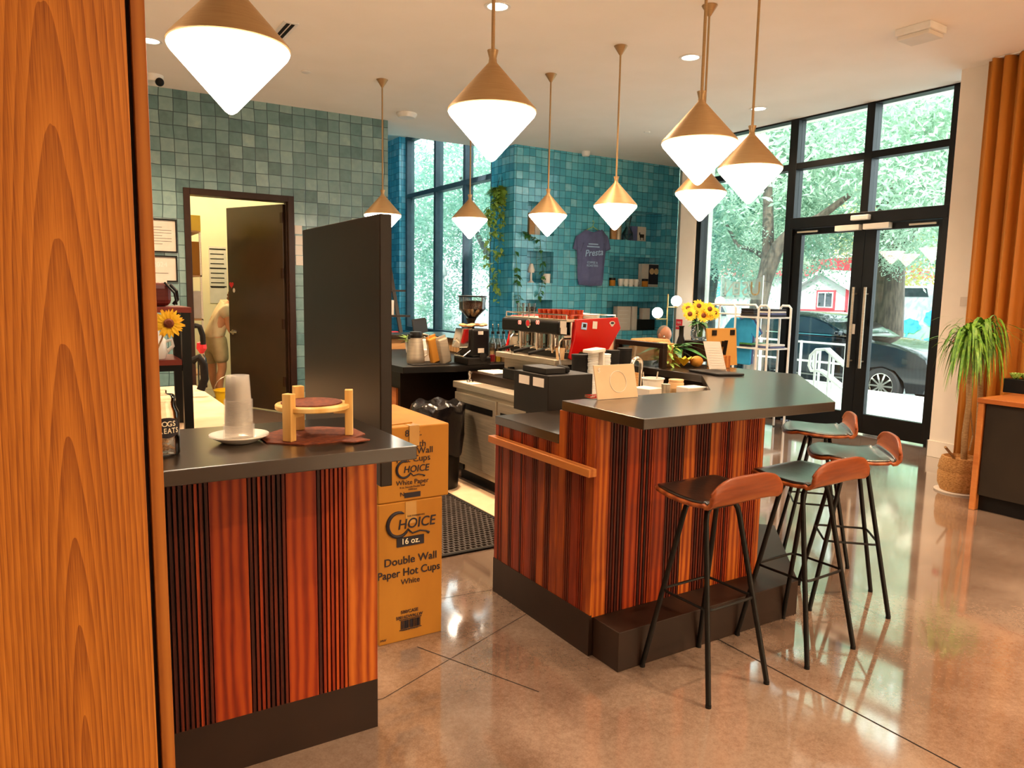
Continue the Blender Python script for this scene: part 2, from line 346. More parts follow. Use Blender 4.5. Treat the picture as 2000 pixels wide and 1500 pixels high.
        if bevel:
            b = o.modifiers.new('bevel', 'BEVEL'); b.width = bevel; b.segments = seg; b.limit_method = 'ANGLE'; b.angle_limit = math.radians(40)
        place(o, org, parent); return o
def place(o, org, parent):
    ORG[o.name] = Vector(org)
    if parent: o.parent = parent; o.location = Vector(org)-ORG[parent.name]
    else: o.location = org
def tag(o, label, cat, group=None, kind=None):
    o['label'] = label; o['category'] = cat
    if group: o['group'] = group
    if kind: o['kind'] = kind
    return o
def struct(o, label=None, cat=None):
    o['kind'] = 'structure'
    if label: o['label'] = label; o['category'] = cat
    return o
def thing(name, loc, label, cat, group=None):
    o = bpy.data.objects.new(name, None); COL.objects.link(o); o.location = loc; o.empty_display_size = .1
    ORG[o.name] = Vector(loc); return tag(o, label, cat, group)
def dup(root, loc=None, rotz=None, label=None, group=None):
    r = root.copy(); COL.objects.link(r)
    if loc is not None: r.location = loc
    if rotz is not None: r.rotation_euler = (0, 0, rotz)
    if label: r['label'] = label
    if group: r['group'] = group
    ORG[r.name] = Vector(r.location)
    for ch in list(root.children):
        c = ch.copy(); COL.objects.link(c); c.parent = r
        for g in ch.children: d = g.copy(); COL.objects.link(d); d.parent = c
    return r
def text(s, h, c, parent, mat='ink', name='printing', face='-y', ext=.0006, align='CENTER', shear=0, sx=1.0, rot=0.0, mirror=False, bold=0.0):
    """flat lettering on an upright surface, c = its centre"""
    cu = bpy.data.curves.new('text', 'FONT'); cu.body = s; cu.size = h/.7; cu.align_x = align; cu.align_y = 'CENTER'; cu.extrude = ext; cu.shear = shear; cu.offset = bold*h
    cu.resolution_u = 4
    o = bpy.data.objects.new('tmp', cu); COL.objects.link(o)
    me = bpy.data.meshes.new_from_object(o.evaluated_get(bpy.context.evaluated_depsgraph_get()))
    bpy.data.objects.remove(o); bpy.data.curves.remove(cu)
    R = {'-y': Matrix.Rotation(PI/2, 4, 'X'), '-x': Matrix.Rotation(-PI/2, 4, 'Z') @ Matrix.Rotation(PI/2, 4, 'X'), '+x': Matrix.Rotation(PI/2, 4, 'Z') @ Matrix.Rotation(PI/2, 4, 'X'), 'z': Matrix.Identity(4)}[face]
    me.transform(R @ Matrix.Rotation(rot, 4, 'Z') @ Matrix.Diagonal((-sx if mirror else sx, 1, 1, 1)))
    me.materials.clear(); me.materials.append(M[mat])
    t = bpy.data.objects.new(name, me); COL.objects.link(t); place(t, Vector(c), parent); return t
def rbox(x0, x1, y0, y1, z0, z1): return MB().box(x0, x1, y0, y1, z0, z1)
def arc(c, r, a0, a1, n, plane='xz'):
    out = []
    for i in range(n+1):
        a = a0+(a1-a0)*i/n; u, v = r*math.cos(a), r*math.sin(a)
        out.append(Vector(c)+(Vector((u, 0, v)) if plane == 'xz' else Vector((0, u, v)) if plane == 'yz' else Vector((u, v, 0))))
    return out

# ================================================================== SETTING
o = MB().box(-3, 8.36, -4, 17, -.12, 0).build('floor', 'floor'); struct(o, 'polished brown concrete floor of the cafe', 'floor')
mb = MB()   # saw-cut joints as thin dark strips set flush in the slab
def joint(a, b, w=.006):
    a, b = Vector(a), Vector(b); d = (b-a).normalized(); n = Vector((-d.y, d.x, 0))*w/2
    mb.add([a-n+Vector((0, 0, .0012)), b-n+Vector((0, 0, .0012)), b+n+Vector((0, 0, .0012)), a+n+Vector((0, 0, .0012))], [(0, 1, 2, 3)])
joint((2.62, -1, 0), (2.62, 2.33, 0)); joint((1.35, 2.95, 0), (1.62, 2.35, 0), .004); joint((-.5, 2.95, 0), (1.05, 2.62, 0), .003)
joint((1.05, 2.62, 0), (1.98, 3.0, 0), .003); joint((1.5, 3.4, 0), (1.98, 3.35, 0), .003)
o = mb.build('floor_joints', 'rubber'); struct(o, 'thin dark saw cuts in the concrete floor', 'floor joint')
o = MB().box(-3, 8.5, -4, 10.45, 3.88, 4.2).box(8.5, 9.95, 8.3, 10.45, 3.88, 4.2).build('ceiling', 'ceiling'); struct(o, 'cream painted plaster ceiling above the bar', 'ceiling')
o = MB().box(3.7, 6.4, 10.45, 17, 4.66, 4.9).box(-3, 4.1, 9.75, 17, 4.3, 4.6).box(6.3, 9.8, 10.3, 10.45, 3.88, 4.7).build('ceiling_alcove', 'ceiling'); struct(o, 'higher ceiling over the window alcove', 'ceiling')
# tiled wall with the brown doorway
W1 = 9.62
o = MB().box(-3, 1.39, W1, W1+.14, 0, 3.88).box(2.66, 3.955, W1, W1+.14, 0, 3.88).box(1.39, 2.66, W1, W1+.14, 2.77, 3.88).build('wall_back', 'tile')
struct(o, 'grey green square tiled wall around the storeroom doorway', 'wall')
# alcove side and end walls, teal pillar
o = MB().box(3.80, 3.955, W1+.14, 16.6, 0, 4.66).build('wall_alcove_left', 'tile_small'); struct(o, 'teal tiled side wall of the alcove', 'wall')
o = MB().box(3.80, 6.4, 16.5, 16.65, 0, 4.66).box(6.05, 6.3, 14.13, 16.5, 0, 4.66).build('wall_alcove_end', 'tile_small'); struct(o, 'narrow teal tiled wall left of the tall windows', 'wall')
# blue wall with six niches
WY = 9.936; NX0, NX1 = 6.163, 9.62; ND = .32
holes = [(6.42, 6.93, 2.54, 3.05), (6.42, 6.93, 1.785, 2.285), (6.42, 6.93, 1.0, 1.516), (8.075, 9.345, 2.552, 3.056), (8.09, 9.345, 1.765, 2.276), (8.06, 9.325, .998, 1.506)]
mb = MB()
xs = sorted({NX0, NX1} | {h[0] for h in holes} | {h[1] for h in holes}); zs = sorted({0, 4.2} | {h[2] for h in holes} | {h[3] for h in holes})
for i in range(len(xs)-1):
    for k in range(len(zs)-1):
        cx, cz = (xs[i]+xs[i+1])/2, (zs[k]+zs[k+1])/2
        if any(h[0] < cx < h[1] and h[2] < cz < h[3] for h in holes): continue
        mb.box(xs[i], xs[i+1], WY, WY+ND, zs[k], zs[k+1])
mb.box(NX0, NX1, WY+ND, WY+ND+.1, 0, 4.2)
o = mb.build('wall_niches', 'tile_small'); struct(o, 'bright blue tiled wall with six square niches', 'wall')
o = MB().box(NX0, NX0+.3, WY+.42, 10.64, 0, 4.66).build('wall_pillar', 'tile_small'); struct(o, 'blue tiled return between niche wall and tall windows', 'wall')
o = MB().prism([(8.28, 8.361), (8.46, 8.361), (9.80, 9.93), (9.62, 9.93)], 0, 3.88).build('wall_corner', 'white_wall'); struct(o, 'shaded wall in the corner behind the column', 'wall')
o = MB().box(8.15, 8.5, 8.045, 8.36, 0, 3.88).build('wall_column', 'white_wall'); struct(o, 'cream column between the blue wall and the front windows', 'column')
# right side
o = MB().box(7.75, 8.35, -4, 4.16, 0, 3.88).build('wall_right', 'white_wall'); struct(o, 'cream wall beside the entrance doors', 'wall')
o = MB().box(7.73, 7.749, 1.0, 4.175, 0, .17).box(7.73, 8.2, 4.161, 4.175, 0, .17).build('baseboard_right', 'white_wall', bevel=.003); struct(o, 'cream baseboard under the wall by the doors', 'baseboard')
o = MB().box(-3.15, -3, -4, 12.6, 0, 4.3).build('wall_left', 'white_wall'); struct(o, 'white side wall', 'wall')
mb = MB().box(-3.15, 8.35, -4.15, -4, 0, .3).box(-3.15, 8.35, -4.15, -4, 3.6, 3.88)
wx = [-3.15, 2.6, 4.9, 5.2, 7.4, 8.35]
for k in range(0, 6, 2): mb.box(wx[k], wx[k+1], -4.15, -4, .3, 3.6)  # openings added behind the viewer so daylight bounces up to the ceiling
o = mb.build('wall_front', 'white_wall'); struct(o, 'white wall behind the viewer with openings added to let in light', 'wall')
mb = MB()
for k in range(1, 5, 2):
    for x in (wx[k]+.03, (wx[k]+wx[k+1])/2, wx[k+1]-.03): mb.box(x-.03, x+.03, -4.11, -4.04, .3, 3.6)
    for z in (.33, 2.6, 3.57): mb.box(wx[k], wx[k+1], -4.112, -4.038, z-.03, z+.03)
o = mb.build('added_window', 'blackframe'); struct(o, 'black framed windows added unseen behind the viewer for daylight', 'window')  # invented windows, out of view, there only for fill daylight
for k in range(1, 5, 2): MB().box(wx[k], wx[k+1], -4.078, -4.072, .3, 3.6).build('pane', 'glasswarm', o)
# storeroom behind the doorway
o = MB().box(1.3, 1.45, W1+.14, 12.6, 0, 4.3).build('wall_store_left', 'cream'); struct(o, 'cream side wall of the storeroom', 'wall')
o = MB().box(1.3, 3.8, 12.6, 12.75, 0, 4.3).build('wall_store_back', 'cream'); struct(o, 'cream end wall of the storeroom', 'wall')
# storeroom door frame and leaf
o = MB().box(1.383, 1.452, W1-.03, W1+.17, 0, 2.78).box(2.6, 2.677, W1-.03, W1+.17, 0, 2.78).box(1.452, 2.6, W1-.03, W1+.17, 2.705, 2.78)\
    .box(1.452, 1.47, W1+.07, W1+.12, 0, 2.705).box(2.583, 2.6, W1+.02, W1+.06, 0, 2.705).build('trim_1', 'frameb', bevel=.004)
struct(o, 'dark brown steel frame of the storeroom doorway', 'door frame')
hin, free = Vector((2.575, 9.70, 0)), Vector((2.09, 10.71, 0)); dv = (free-hin).normalized(); nv = Vector((-dv.y, dv.x, 0))
c = (hin+free)/2 + Vector((0, 0, 1.35))
o = MB().obox(c, (free-hin), nv*.045, (0, 0, 2.67)).build('door_1', 'doorbrown', bevel=.003); d1 = struct(o, 'dark brown storeroom door standing open into the room', 'door')
kp = free - dv*.09 + Vector((0, 0, 1.02))
mb = MB()
for s in (1, -1):
    mb.cyl(kp+nv*.02*s, kp+nv*.04*s, .036, seg=18); mb.cyl(kp+nv*.035*s, kp+nv*.075*s, .013); mb.tube([kp+nv*.072*s, kp+nv*.075*s-dv*.05, kp+nv*.07*s-dv*.13], .011)
mb.build('lever_handle', 'chrome', d1, smooth=True)
for z in (.35, 1.1, 1.75, 2.45):
    MB().cyl(hin+nv*.03+Vector((0, 0, z)), hin+nv*.03+Vector((0, 0, z+.13)), .011).obox(hin+nv*.028+dv*.02+Vector((0, 0, z+.065)), dv*.05, nv*.006, (0, 0, .13)).build('hinge', 'frameb', d1)
def heart(c, s):
    return [(c[0]+s*(16*math.sin(a)**3)/17, c[1]+s*(13*math.cos(a)-5*math.cos(2*a)-2*math.cos(3*a)-math.cos(4*a))/17) for a in [2*PI*i/20 for i in range(20)]]
for (t_, z, s_, m_) in ((.07, 1.66, .05, 'redsign'), (.12, 1.585, .03, 'paper')):
    q = free - dv*t_; mb = MB(Matrix.Translation(q+Vector((0, 0, z))+nv*.0235) @ Matrix(((dv.x, nv.x, 0, 0), (dv.y, nv.y, 0, 0), (0, 0, 1, 0), (0, 0, 0, 1))))
    pts = heart((0, 0), s_) if m_ == 'redsign' else [(s_*.8*math.cos(a), s_*math.sin(a)) for a in [PI*i/8 for i in range(16)]]
    mb.prismy(pts, 0, .001); mb.build('sticker', m_, d1)

# ------------------------------------------------------------------ tall windows of the alcove (plane x = 6.163)
def winframe(name, x, ys, zs, w=.05, d=.12, mat='greyframe', ext=0):
    mb = MB()
    for y in ys: mb.box(x-d/2, x+d/2, y-w/2, y+w/2, zs[0], zs[-1])
    for z in zs: mb.box(x-d/2-.001, x+d/2+.001, min(ys)-w/2, max(ys)+w/2, z-w/2, z+w/2)
    return mb.build(name, mat, bevel=.004)
o = winframe('window_1', 6.26, [14.08, 12.78, 11.62, 10.66], [.86, 3.5, 4.63], .085, .16); w1 = struct(o, 'tall grey framed windows of the alcove', 'window')
for a, b in ((14.04, 12.82), (12.74, 11.66), (11.58, 10.70)):
    for z0, z1 in ((.9, 3.46), (3.54, 4.59)): MB().box(6.257, 6.263, b, a, z0, z1).build('pane', 'glassl', w1)
o = MB().box(6.1, 6.35, 10.64, 14.13, 0, .815).build('wall_under_window', 'tile_small'); struct(o, 'low wall under the alcove windows', 'wall')
# ------------------------------------------------------------------ glass front (plane x = 8.243)
GX = 8.243
mb = MB()
for y, w in ((8.0, .09), (6.415, .12), (4.40, .1)): mb.box(GX-.075, GX+.075, y-w/2, y+w/2, 0, 3.88)
mb.box(GX-.075, GX+.075, 5.325, 5.425, 2.63, 3.88)
mb.box(GX-.07, GX+.07, 4.4, 8.0, 3.245, 3.325); mb.box(GX-.08, GX+.08, 4.4, 6.4, 2.5, 2.635); mb.box(GX-.07, GX+.07, 6.4, 8.0, 0, .1); mb.box(GX-.07, GX+.07, 4.4, 8.0, 3.86, 3.88)
o = mb.build('window_2', 'blackframe', bevel=.004); w2 = struct(o, 'black framed glass front around the entrance', 'window')
for (y0, y1, z0, z1) in ((6.475, 7.955, .1, 3.245), (6.475, 7.955, 3.325, 3.86), (5.425, 6.355, 2.635, 3.245), (5.425, 6.355, 3.325, 3.86), (4.45, 5.325, 2.635, 3.245), (4.45, 5.325, 3.325, 3.86)):
    MB().box(GX-.003, GX+.003, y0, y1, z0, z1).build('pane', 'glass', w2)
for n_, (y0, y1, g0, g1) in ((2, (5.362, 6.352, 5.51, 6.238)), (3, (4.455, 5.358, 4.505, 5.216))):
    mb = MB().box(GX-.035, GX+.035, y0, g0, .02, 2.495).box(GX-.035, GX+.035, g1, y1, .02, 2.495).box(GX-.035, GX+.035, g0, g1, .02, .25).box(GX-.035, GX+.035, g0, g1, 2.42, 2.495)
    o = mb.build('door_%d' % n_, 'blackframe', bevel=.003)
    struct(o, 'black framed glass entrance door, the left leaf' if n_ == 2 else 'black framed glass entrance door, the right leaf beside the cream wall', 'door')
    MB().box(GX-.004, GX+.004, g0, g1, .25, 2.42).build('pane', 'glass', o)
    hy = 5.415 if n_ == 2 else 5.265
    mb = MB().cyl((GX-.10, hy, .80), (GX-.10, hy, 1.76), .017)
    for z in (.88, 1.68): mb.cyl((GX-.10, hy, z), (GX-.03, hy, z), .009)
    mb.build('pull_handle', 'steel', o, smooth=True)
    cy = (5.4, 5.72) if n_ == 2 else (5.03, 5.35)
    b = MB().box(GX-.11, GX-.036, cy[0], cy[1], 2.43, 2.495).build('door_closer', 'frost', o, bevel=.004)
    yy = (g0+g1)/2+(.25 if n_ == 2 else -.2)
    MB().obox((GX-.075, yy, 2.452), (.015, 0, 0), (0, .3, 0), (0, 0, .02)).build('closer_arm', 'steel', o)
    if n_ == 3: MB().box(GX-.05, GX-.0355, 5.24, 5.30, 1.3, 1.38).build('lock', 'blackframe', o)
    else: MB().box(GX-.0375, GX-.0352, 5.40, 5.45, 1.2, 1.32).build('notice', 'paper', o)
o = MB().box(GX-.14, GX-.081, 5.27, 5.50, 2.54, 2.6).build('motion_sensor', 'white', bevel=.01); tag(o, 'small white motion sensor on the beam above the doors', 'sensor')

# ================================================================== CEILING FITTINGS
LAMPS = [((.57, 2.81), 'brass cone pendant lamp nearest the wooden panel'), ((1.77, 3.06), 'brass cone pendant lamp over the stacked cartons'),
         ((3.04, 3.0), 'brass cone pendant lamp over the near corner of the bar'), ((3.9, 3.39), 'brass cone pendant lamp over the angled end of the bar top'),
         ((4.50, 4.40), 'brass cone pendant lamp half hidden behind a nearer lamp'), ((4.55, 5.53), 'brass cone pendant lamp in front of the blue T-shirt wall'),
         ((4.53, 6.62), 'brass cone pendant lamp in front of the small left niches'), ((4.10, 7.56), 'brass cone pendant lamp in front of the tall alcove windows'),
         ((3.16, 7.84), 'brass cone pendant lamp just above the dark screen')]
def pendant(x, y, label):
    t = thing('pendant_lamp', (x, y, 2.22), label, 'lamp', 'cone pendant lamps over the bar')
    MB().lathe((x, y, 0), [(0, 3.80), (.012, 3.80), (.062, 3.878), (0, 3.878)], 24).build('canopy', 'shade', t, smooth=True)
    MB().cyl((x, y, 2.69), (x, y, 3.81), .0085, seg=10).build('rod', 'shade', t, smooth=True)
    MB().lathe((x, y, 0), [(.0, 2.715), (.026, 2.715), (.017, 2.68), (.02, 2.66), (.202, 2.458), (.205, 2.45), (.2, 2.446), (.15, 2.49), (0, 2.6)], 48).build('cone_shade', 'shade', t, smooth=True)
    MB().lathe((x, y, 0), [(.198, 2.449), (.202, 2.44), (.196, 2.428), (.02, 2.232), (.008, 2.224), (0, 2.222)], 48).build('diffuser', 'lampglow', t, smooth=True)
    return t
p0 = pendant(LAMPS[0][0][0], LAMPS[0][0][1], LAMPS[0][1])
for (x, y), lb in LAMPS[1:]: dup(p0, (x, y, 2.22), None, lb)
def downlight(x, y, label, power=60, r=.085, seen=True, spot=True):
    t = thing('downlight', (x, y, 3.86), label, 'ceiling light', 'recessed downlights')
    MB().lathe((x, y, 0), [(r, 3.885), (r+.022, 3.877), (r+.02, 3.872), (r-.003, 3.873), (r-.008, 3.884)], 32).build('rim', 'white', t, smooth=True)
    MB().lathe((x, y, 0), [(r-.004, 3.8765), (0, 3.8755)], 32).build('lens', 'bulb', t)
    l = bpy.data.lights.new('downlight_beam', 'AREA'); l.shape = 'DISK'; l.size = .16; l.energy = power; l.color = WARM; l.spread = math.radians(130)
    lo = bpy.data.objects.new('downlight_beam', l); COL.objects.link(lo); lo.parent = t; lo.location = (0, 0, .0)
downlight(3.135, 5.355, 'recessed ceiling light beside the rod of the pendant over the cartons', 60)
downlight(7.375, 6.33, 'small recessed ceiling light in front of the entrance windows', 30)
for k, (x, y, e) in enumerate(((.9, .3, 14), (3.2, .9, 30), (5.6, 1.2, 35), (.6, -1.6, 30), (3.2, -1.6, 60), (5.6, -1.6, 60), (.9, 5.4, 40), (5.3, 5.4, 20), (.9, 7.9, 50), (-1.4, 3.8, 40))):  # extra downlights, added as fill for the room
    downlight(x, y, 'recessed ceiling light added to brighten the room', e)
o = MB().box(1.80, 1.93, 6.66, 7.36, 3.872, 3.8795).build('ceiling_vent', 'white'); tag(o, 'slim slot air vent in the ceiling right of the first pendant', 'vent')
MB().box(1.83, 1.858, 6.69, 7.33, 3.868, 3.8715).box(1.872, 1.9, 6.69, 7.33, 3.868, 3.8715).build('slot', 'rubber', o)
def dome(x, y, r, h, name, label, cat):
    o = MB().lathe((x, y, 0), [(r, 3.879), (r, 3.879-h*.35), (r*.8, 3.879-h), (0, 3.879-h)], 28).build(name, 'white', smooth=True); return tag(o, label, cat)
dome(4.0, 9.1, .13, .055, 'wifi_access_point', 'round white disc on the ceiling before the alcove', 'ceiling device')
dome(7.38, 9.75, .07, .07, 'smoke_detector', 'round white smoke detector over the blue wall', 'smoke detector')
dome(2.386, 8.03, .05, .012, 'sprinkler_cover', 'small flat sprinkler cover in front of the tiled wall', 'sprinkler')
dome(7.185, 8.1, .045, .012, 'sprinkler_cover', 'small flat sprinkler cover near the blue wall', 'sprinkler')
cam_t = dome(1.06, 9.13, .1, .07, 'security_camera', 'white dome security camera at the ceiling beside the panel', 'camera')
MB().sphere((1.11, 9.06, 3.80), .045).build('camera_eye', 'black', cam_t, smooth=True)
t = thing('emergency_light', (6.3, 3.73, 3.78), 'white rectangular emergency light on the ceiling right of the pendants', 'emergency light')
X = Matrix.Translation((6.3, 3.73, 0)) @ Matrix.Rotation(math.radians(2), 4, 'Z')
MB(X).box(-.13, .13, -.13, .17, 3.82, 3.879).build('housing', 'white', t, bevel=.006)
MB(X).box(-.115, .115, -.115, .155, 3.785, 3.82).build('lens', 'frost', t, bevel=.008)

# ================================================================== FOREGROUND PANEL
t = thing('wood_panel', (-.3, 1.97, 0), 'tall orange wooden panel filling the left edge of the picture', 'wood panel')
MB().box(-1.2, .174, 1.95, 1.99, 0, 3.87).build('face_board', 'panelwood', t, bevel=.002)
MB().box(-1.2, .19, 1.985, 2.0, 0, 3.87).build('groove_backing', 'wback', t)
MB().box(.184, .214, 1.95, 2.08, 0, 3.87).build('edge_strip', 'edgewood', t, bevel=.002)

# ================================================================== COUNTERS
def cladding(mb, a, b, dirv, nrm, z0, z1, widths, rnd, first='s', groove=.0095):
    """upright boards along a line: smooth boards and fluted boards by turns, real grooves"""
    a = Vector(a); d = Vector(dirv); n = Vector(nrm); s = 0; L = b; k = 0 if first == 's' else 1
    up = Vector((0, 0, z1-z0)); zc = Vector((0, 0, (z0+z1)/2))
    mb.obox(a+d*(L/2)-n*.004+zc, d*L, n*.008, up, 3)
    while s < L-1e-4:
        w = min(widths[k % len(widths)], L-s)
        if k % 2 == 0:
            mb.obox(a+d*(s+w/2)+n*.009+zc, d*(w-.0015), n*.018, up, rnd.choice((0, 0, 1)))
        else:
            nf = max(1, round(w/.0155)); fw = w/nf
            mm = rnd.choice((2, 2, 1))
            for j in range(nf):
                mb.obox(a+d*(s+fw*(j+.5))+n*.009+zc, d*(fw*.6), n*.018, up, mm if rnd.random() < .75 else rnd.choice((1, 2)))
        s += w; k += 1
    return mb
WM = ['w1', 'w2', 'w3', 'wback']
# --- left service counter
t = thing('service_counter', (.38, 2.6, 0), 'left counter clad in red brown boards with a dark top', 'counter')
MB().box(-.6, .973, 2.13, 2.75, 1.085, 1.13).build('countertop', 'top', t, bevel=.003)
rn = random.Random(3)
mb = cladding(MB(), (.962, 2.469, 0), 1.5, (-1, 0, 0), (0, -1, 0), .19, 1.085, [.112, .108, .104, .125, .118, .138, .132, .16], rn)
mb.build('board_cladding', WM, t)
MB().box(-.55, .961, 2.478, 2.72, .19, 1.085).build('carcass', 'wback', t)
MB().box(-.55, .962, 2.452, 2.72, 0, .19).build('kickplate', 'kick', t)
# --- main bar
TOPP = [(1.985, 2.19), (3.165, 2.155), (4.095, 3.07), (4.06, 3.2), (4.0, 3.75), (3.98, 4.2), (3.45, 4.2), (3.43, 3.27), (2.93, 2.73), (1.985, 2.75)]
t = thing('bar_counter', (2.9, 2.9, 0), 'main bar clad in red brown boards with an angled dark top and step', 'bar')
MB().prism(TOPP, 1.085, 1.13).build('countertop', 'top', t, bevel=.003)
mb = MB()
cladding(mb, (1.992, 2.507, 0), 1.09, (1, 0, 0), (0, -1, 0), .18, 1.085, [.075, .1, .07, .09, .082, .11], rn)
dg = Vector((.71, .704, 0)); dn = Vector((.704, -.71, 0))
cladding(mb, Vector((3.082, 2.489, 0))-dn*.018, .95, dg, dn, .18, 1.085, [.09, .1], rn)
mb.build('front_cladding', WM, t)
mb = cladding(MB(), (2.0, 2.49, 0), .27, (0, 1, 0), (-1, 0, 0), .19, 1.085, [.06, .045], rn)
cladding(mb, (2.0, 2.76, 0), .58, (0, 1, 0), (-1, 0, 0), .19, .925, [.06, .05], rn); mb.build('side_cladding', WM, t)
MB().prism([(2.01, 2.515), (3.07, 2.515), (3.76, 3.2), (3.76, 4.1), (3.66, 4.1), (3.66, 3.3), (3.0, 2.66), (2.01, 2.66)], .01, 1.085).box(2.01, 2.06, 2.66, 3.33, .01, .925).build('carcass', 'wback', t)
MB().prism([(2.0, 2.31), (3.19, 2.31), (3.85, 2.99), (3.75, 3.09), (3.08, 2.49), (2.0, 2.49)], 0, .18).build('foot_step', 'kick', t, bevel=.003)
MB().box(1.978, 2.0, 2.49, 3.34, 0, .19).build('kickplate', 'kick', t)
MB().box(1.98, 2.45, 2.762, 3.345, .925, .97).build('lower_countertop', 'top', t, bevel=.003)
MB().box(1.935, 1.979, 2.47, 3.34, .832, .868).build('side_rail', 'railwood', t, bevel=.003)

# ================================================================== BAR STOOLS
def grid(mb, fn, nu, nv, mi=None):
    vs = [fn(u/nu, v/nv) for v in range(nv+1) for u in range(nu+1)]
    return mb.add(vs, [(v*(nu+1)+u, v*(nu+1)+u+1, (v+1)*(nu+1)+u+1, (v+1)*(nu+1)+u) for v in range(nv) for u in range(nu)], mi)
SEATPROF = [(.21, .786), (.16, .797), (.08, .792), (0, .786), (-.07, .785), (-.125, .79), (-.165, .812), (-.187, .85), (-.198, .895), (-.2, .925)]
def profat(t):
    n = len(SEATPROF)-1; k = min(int(t*n), n-1); f = t*n-k
    a, b = SEATPROF[k], SEATPROF[k+1]; return a[0]+(b[0]-a[0])*f, a[1]+(b[1]-a[1])*f
def seat_fn(off=0, inset=0, t0=0, t1=1):
    def fn(u, v):
        t = t0+(t1-t0)*v; y, z = profat(t); hw = .208-inset
        if t < .3: hw -= .055*(1-t/.3)**2
        e = (u-.5)*2
        if t > .6: z -= (.055*(abs(e)**4))*((t-.6)/.4)
        if t < .3: y -= .03*abs(e)**3*(1-t/.3)
        ny, nz = (0, 1) if t < .55 else (math.sin((t-.55)/.45*1.4), math.cos((t-.55)/.45*1.4))
        return (e*hw, y+ny*off - (.02*abs(e)**2 if t > .75 else 0)*-1*((t-.75)/.25), z+nz*off+.012*abs(e)**2*(1 if t < .6 else 0))
    return fn
def make_stool(loc, rz, label):
    t = thing('bar_stool', (0, 0, 0), label, 'bar stool', 'bar stools around the bar')
    o = grid(MB(), seat_fn(), 20, 36).build('seat_shell', 'stoolwood', t, smooth=True)
    s = o.modifiers.new('thick', 'SOLIDIFY'); s.thickness = .015; s.offset = -1
    o = grid(MB(), seat_fn(.012, .014, .02, .72), 18, 26).build('seat_pad', 'leather', t, smooth=True)
    s = o.modifiers.new('thick', 'SOLIDIFY'); s.thickness = .011; s.offset = -1
    for sy in (-1, 1):
        for sx in (-1, 1):
            top = Vector((sx*.095, sy*.055, .755)); ft = Vector((sx*.176, sy*.19, .012)); d = (top-ft).normalized()
            pts = [ft, ft+(top-ft)*.5, top-d*.05, top-d*.015+Vector((-sx*.004, 0, .004)), top+Vector((-sx*.02, 0, .012)), Vector((sx*.045, sy*.055, .769)), Vector((0, sy*.055, .769))]
            MB().tube(pts, .0115, 10).build('leg', 'black', t, smooth=True)
            MB().cyl(ft-Vector((0, 0, .012)), ft, .012).build('foot_cap', 'rubber', t)
    MB().box(-.06, .06, -.07, .07, .766, .776).build('seat_plate', 'black', t)
    ring = []; z = .37; hx, hy, r = .141, .133, .035
    for cx, cy, a in ((hx-r, hy-r, 0), (-hx+r, hy-r, PI/2), (-hx+r, -hy+r, PI), (hx-r, -hy+r, PI*1.5)): ring += [(cx+r*math.cos(a+k*PI/8), cy+r*math.sin(a+k*PI/8), z) for k in range(5)]
    MB().tube(ring, .006, 8, closed=True).build('foot_ring', 'black', t, smooth=True)
    t.location = loc; t.rotation_euler = (0, 0, rz); return t
s1 = make_stool((2.31, 2.11, 0), math.radians(1), 'black and walnut bar stool nearest the viewer')
dup(s1, (2.92, 2.115, 0), math.radians(2), 'second walnut bar stool from the viewer, along the straight front')
dup(s1, (3.55, 2.30, 0), math.radians(46), 'walnut bar stool standing out furthest right, by the angled bar end')
dup(s1, (4.012, 2.836, 0), math.radians(44), 'bar stool furthest from the viewer, towards the glass doors')

# ================================================================== CARTONS, SCREEN, MAT
t = thing('carton', (1.36, 3.24, 0), 'tall brown carton on the floor printed 16 oz double wall paper hot cups', 'box')
MB().box(1.2, 1.518, 3.04, 3.46, 0, .665).build('body', 'card', t, bevel=.004)
cx = lambda px, py, y=3.037: P(px, py, 'y', y)
def choice(c, s, par, mat='ink'):
    text('HOICE', .050*s, c+Vector((.022*s, 0, 0)), par, mat, 'brand_printing', shear=.15, sx=.95, bold=.012)
    a = [c+Vector((-.075*s+.058*s*math.cos(q), 0, .004*s+.062*s*math.sin(q))) for q in [math.radians(d) for d in range(60, 331, 15)]]
    a += [c+Vector((x*s, 0, z*s)) for x, z in ((0, -.05), (.04, -.042), (.075, -.05), (.09, -.06))]
    MB().tube(a, .004, 6, rad=[.003*s]+[.006*s+.004*s*math.sin(PI*i/18) for i in range(1, 19)]+[.004*s]*(len(a)-20)+[.008*s]).build('brand_swash', mat, par)
choice(cx(806, 1022), .92, t)
text('FOR FOODSERVICE', .007, cx(813, 1006), t)
q = cx(802, 1056); MB().box(q.x-.068, q.x+.068, 3.036, 3.039, q.z-.022, q.z+.022).build('size_band', 'ink', t)
text('16 oz.', .027, cx(802, 1056, 3.035), t, 'whiteink', bold=.01)
text('Double Wall', .036, cx(803, 1092), t, bold=.012); text('Paper Hot Cups', .036, cx(800, 1108+8), t, bold=.012, sx=.93)
text('White', .026, cx(802, 1134), t); text('500/CASE', .015, cx(800, 1193), t, bold=.02); text('50016DWALLW', .015, cx(800, 1203), t, bold=.02, sx=.9)
mb = MB(); q = cx(802, 1217); rr = random.Random(5); x = q.x-.048
while x < q.x+.048:
    w = rr.choice((.0015, .003, .0045)); mb.box(x, x+w, 3.036, 3.039, q.z-.02, q.z+.02); x += w+rr.choice((.0015, .003))
mb.box(q.x-.056, q.x+.056, 3.0365, 3.039, q.z-.026, q.z-.0235).box(q.x-.056, q.x+.056, 3.0365, 3.039, q.z+.0235, q.z+.026).build('barcode', 'ink', t)
text('MADE IN CHINA', .008, cx(800, 1228), t); text('MW', .011, cx(749, 1252), t)
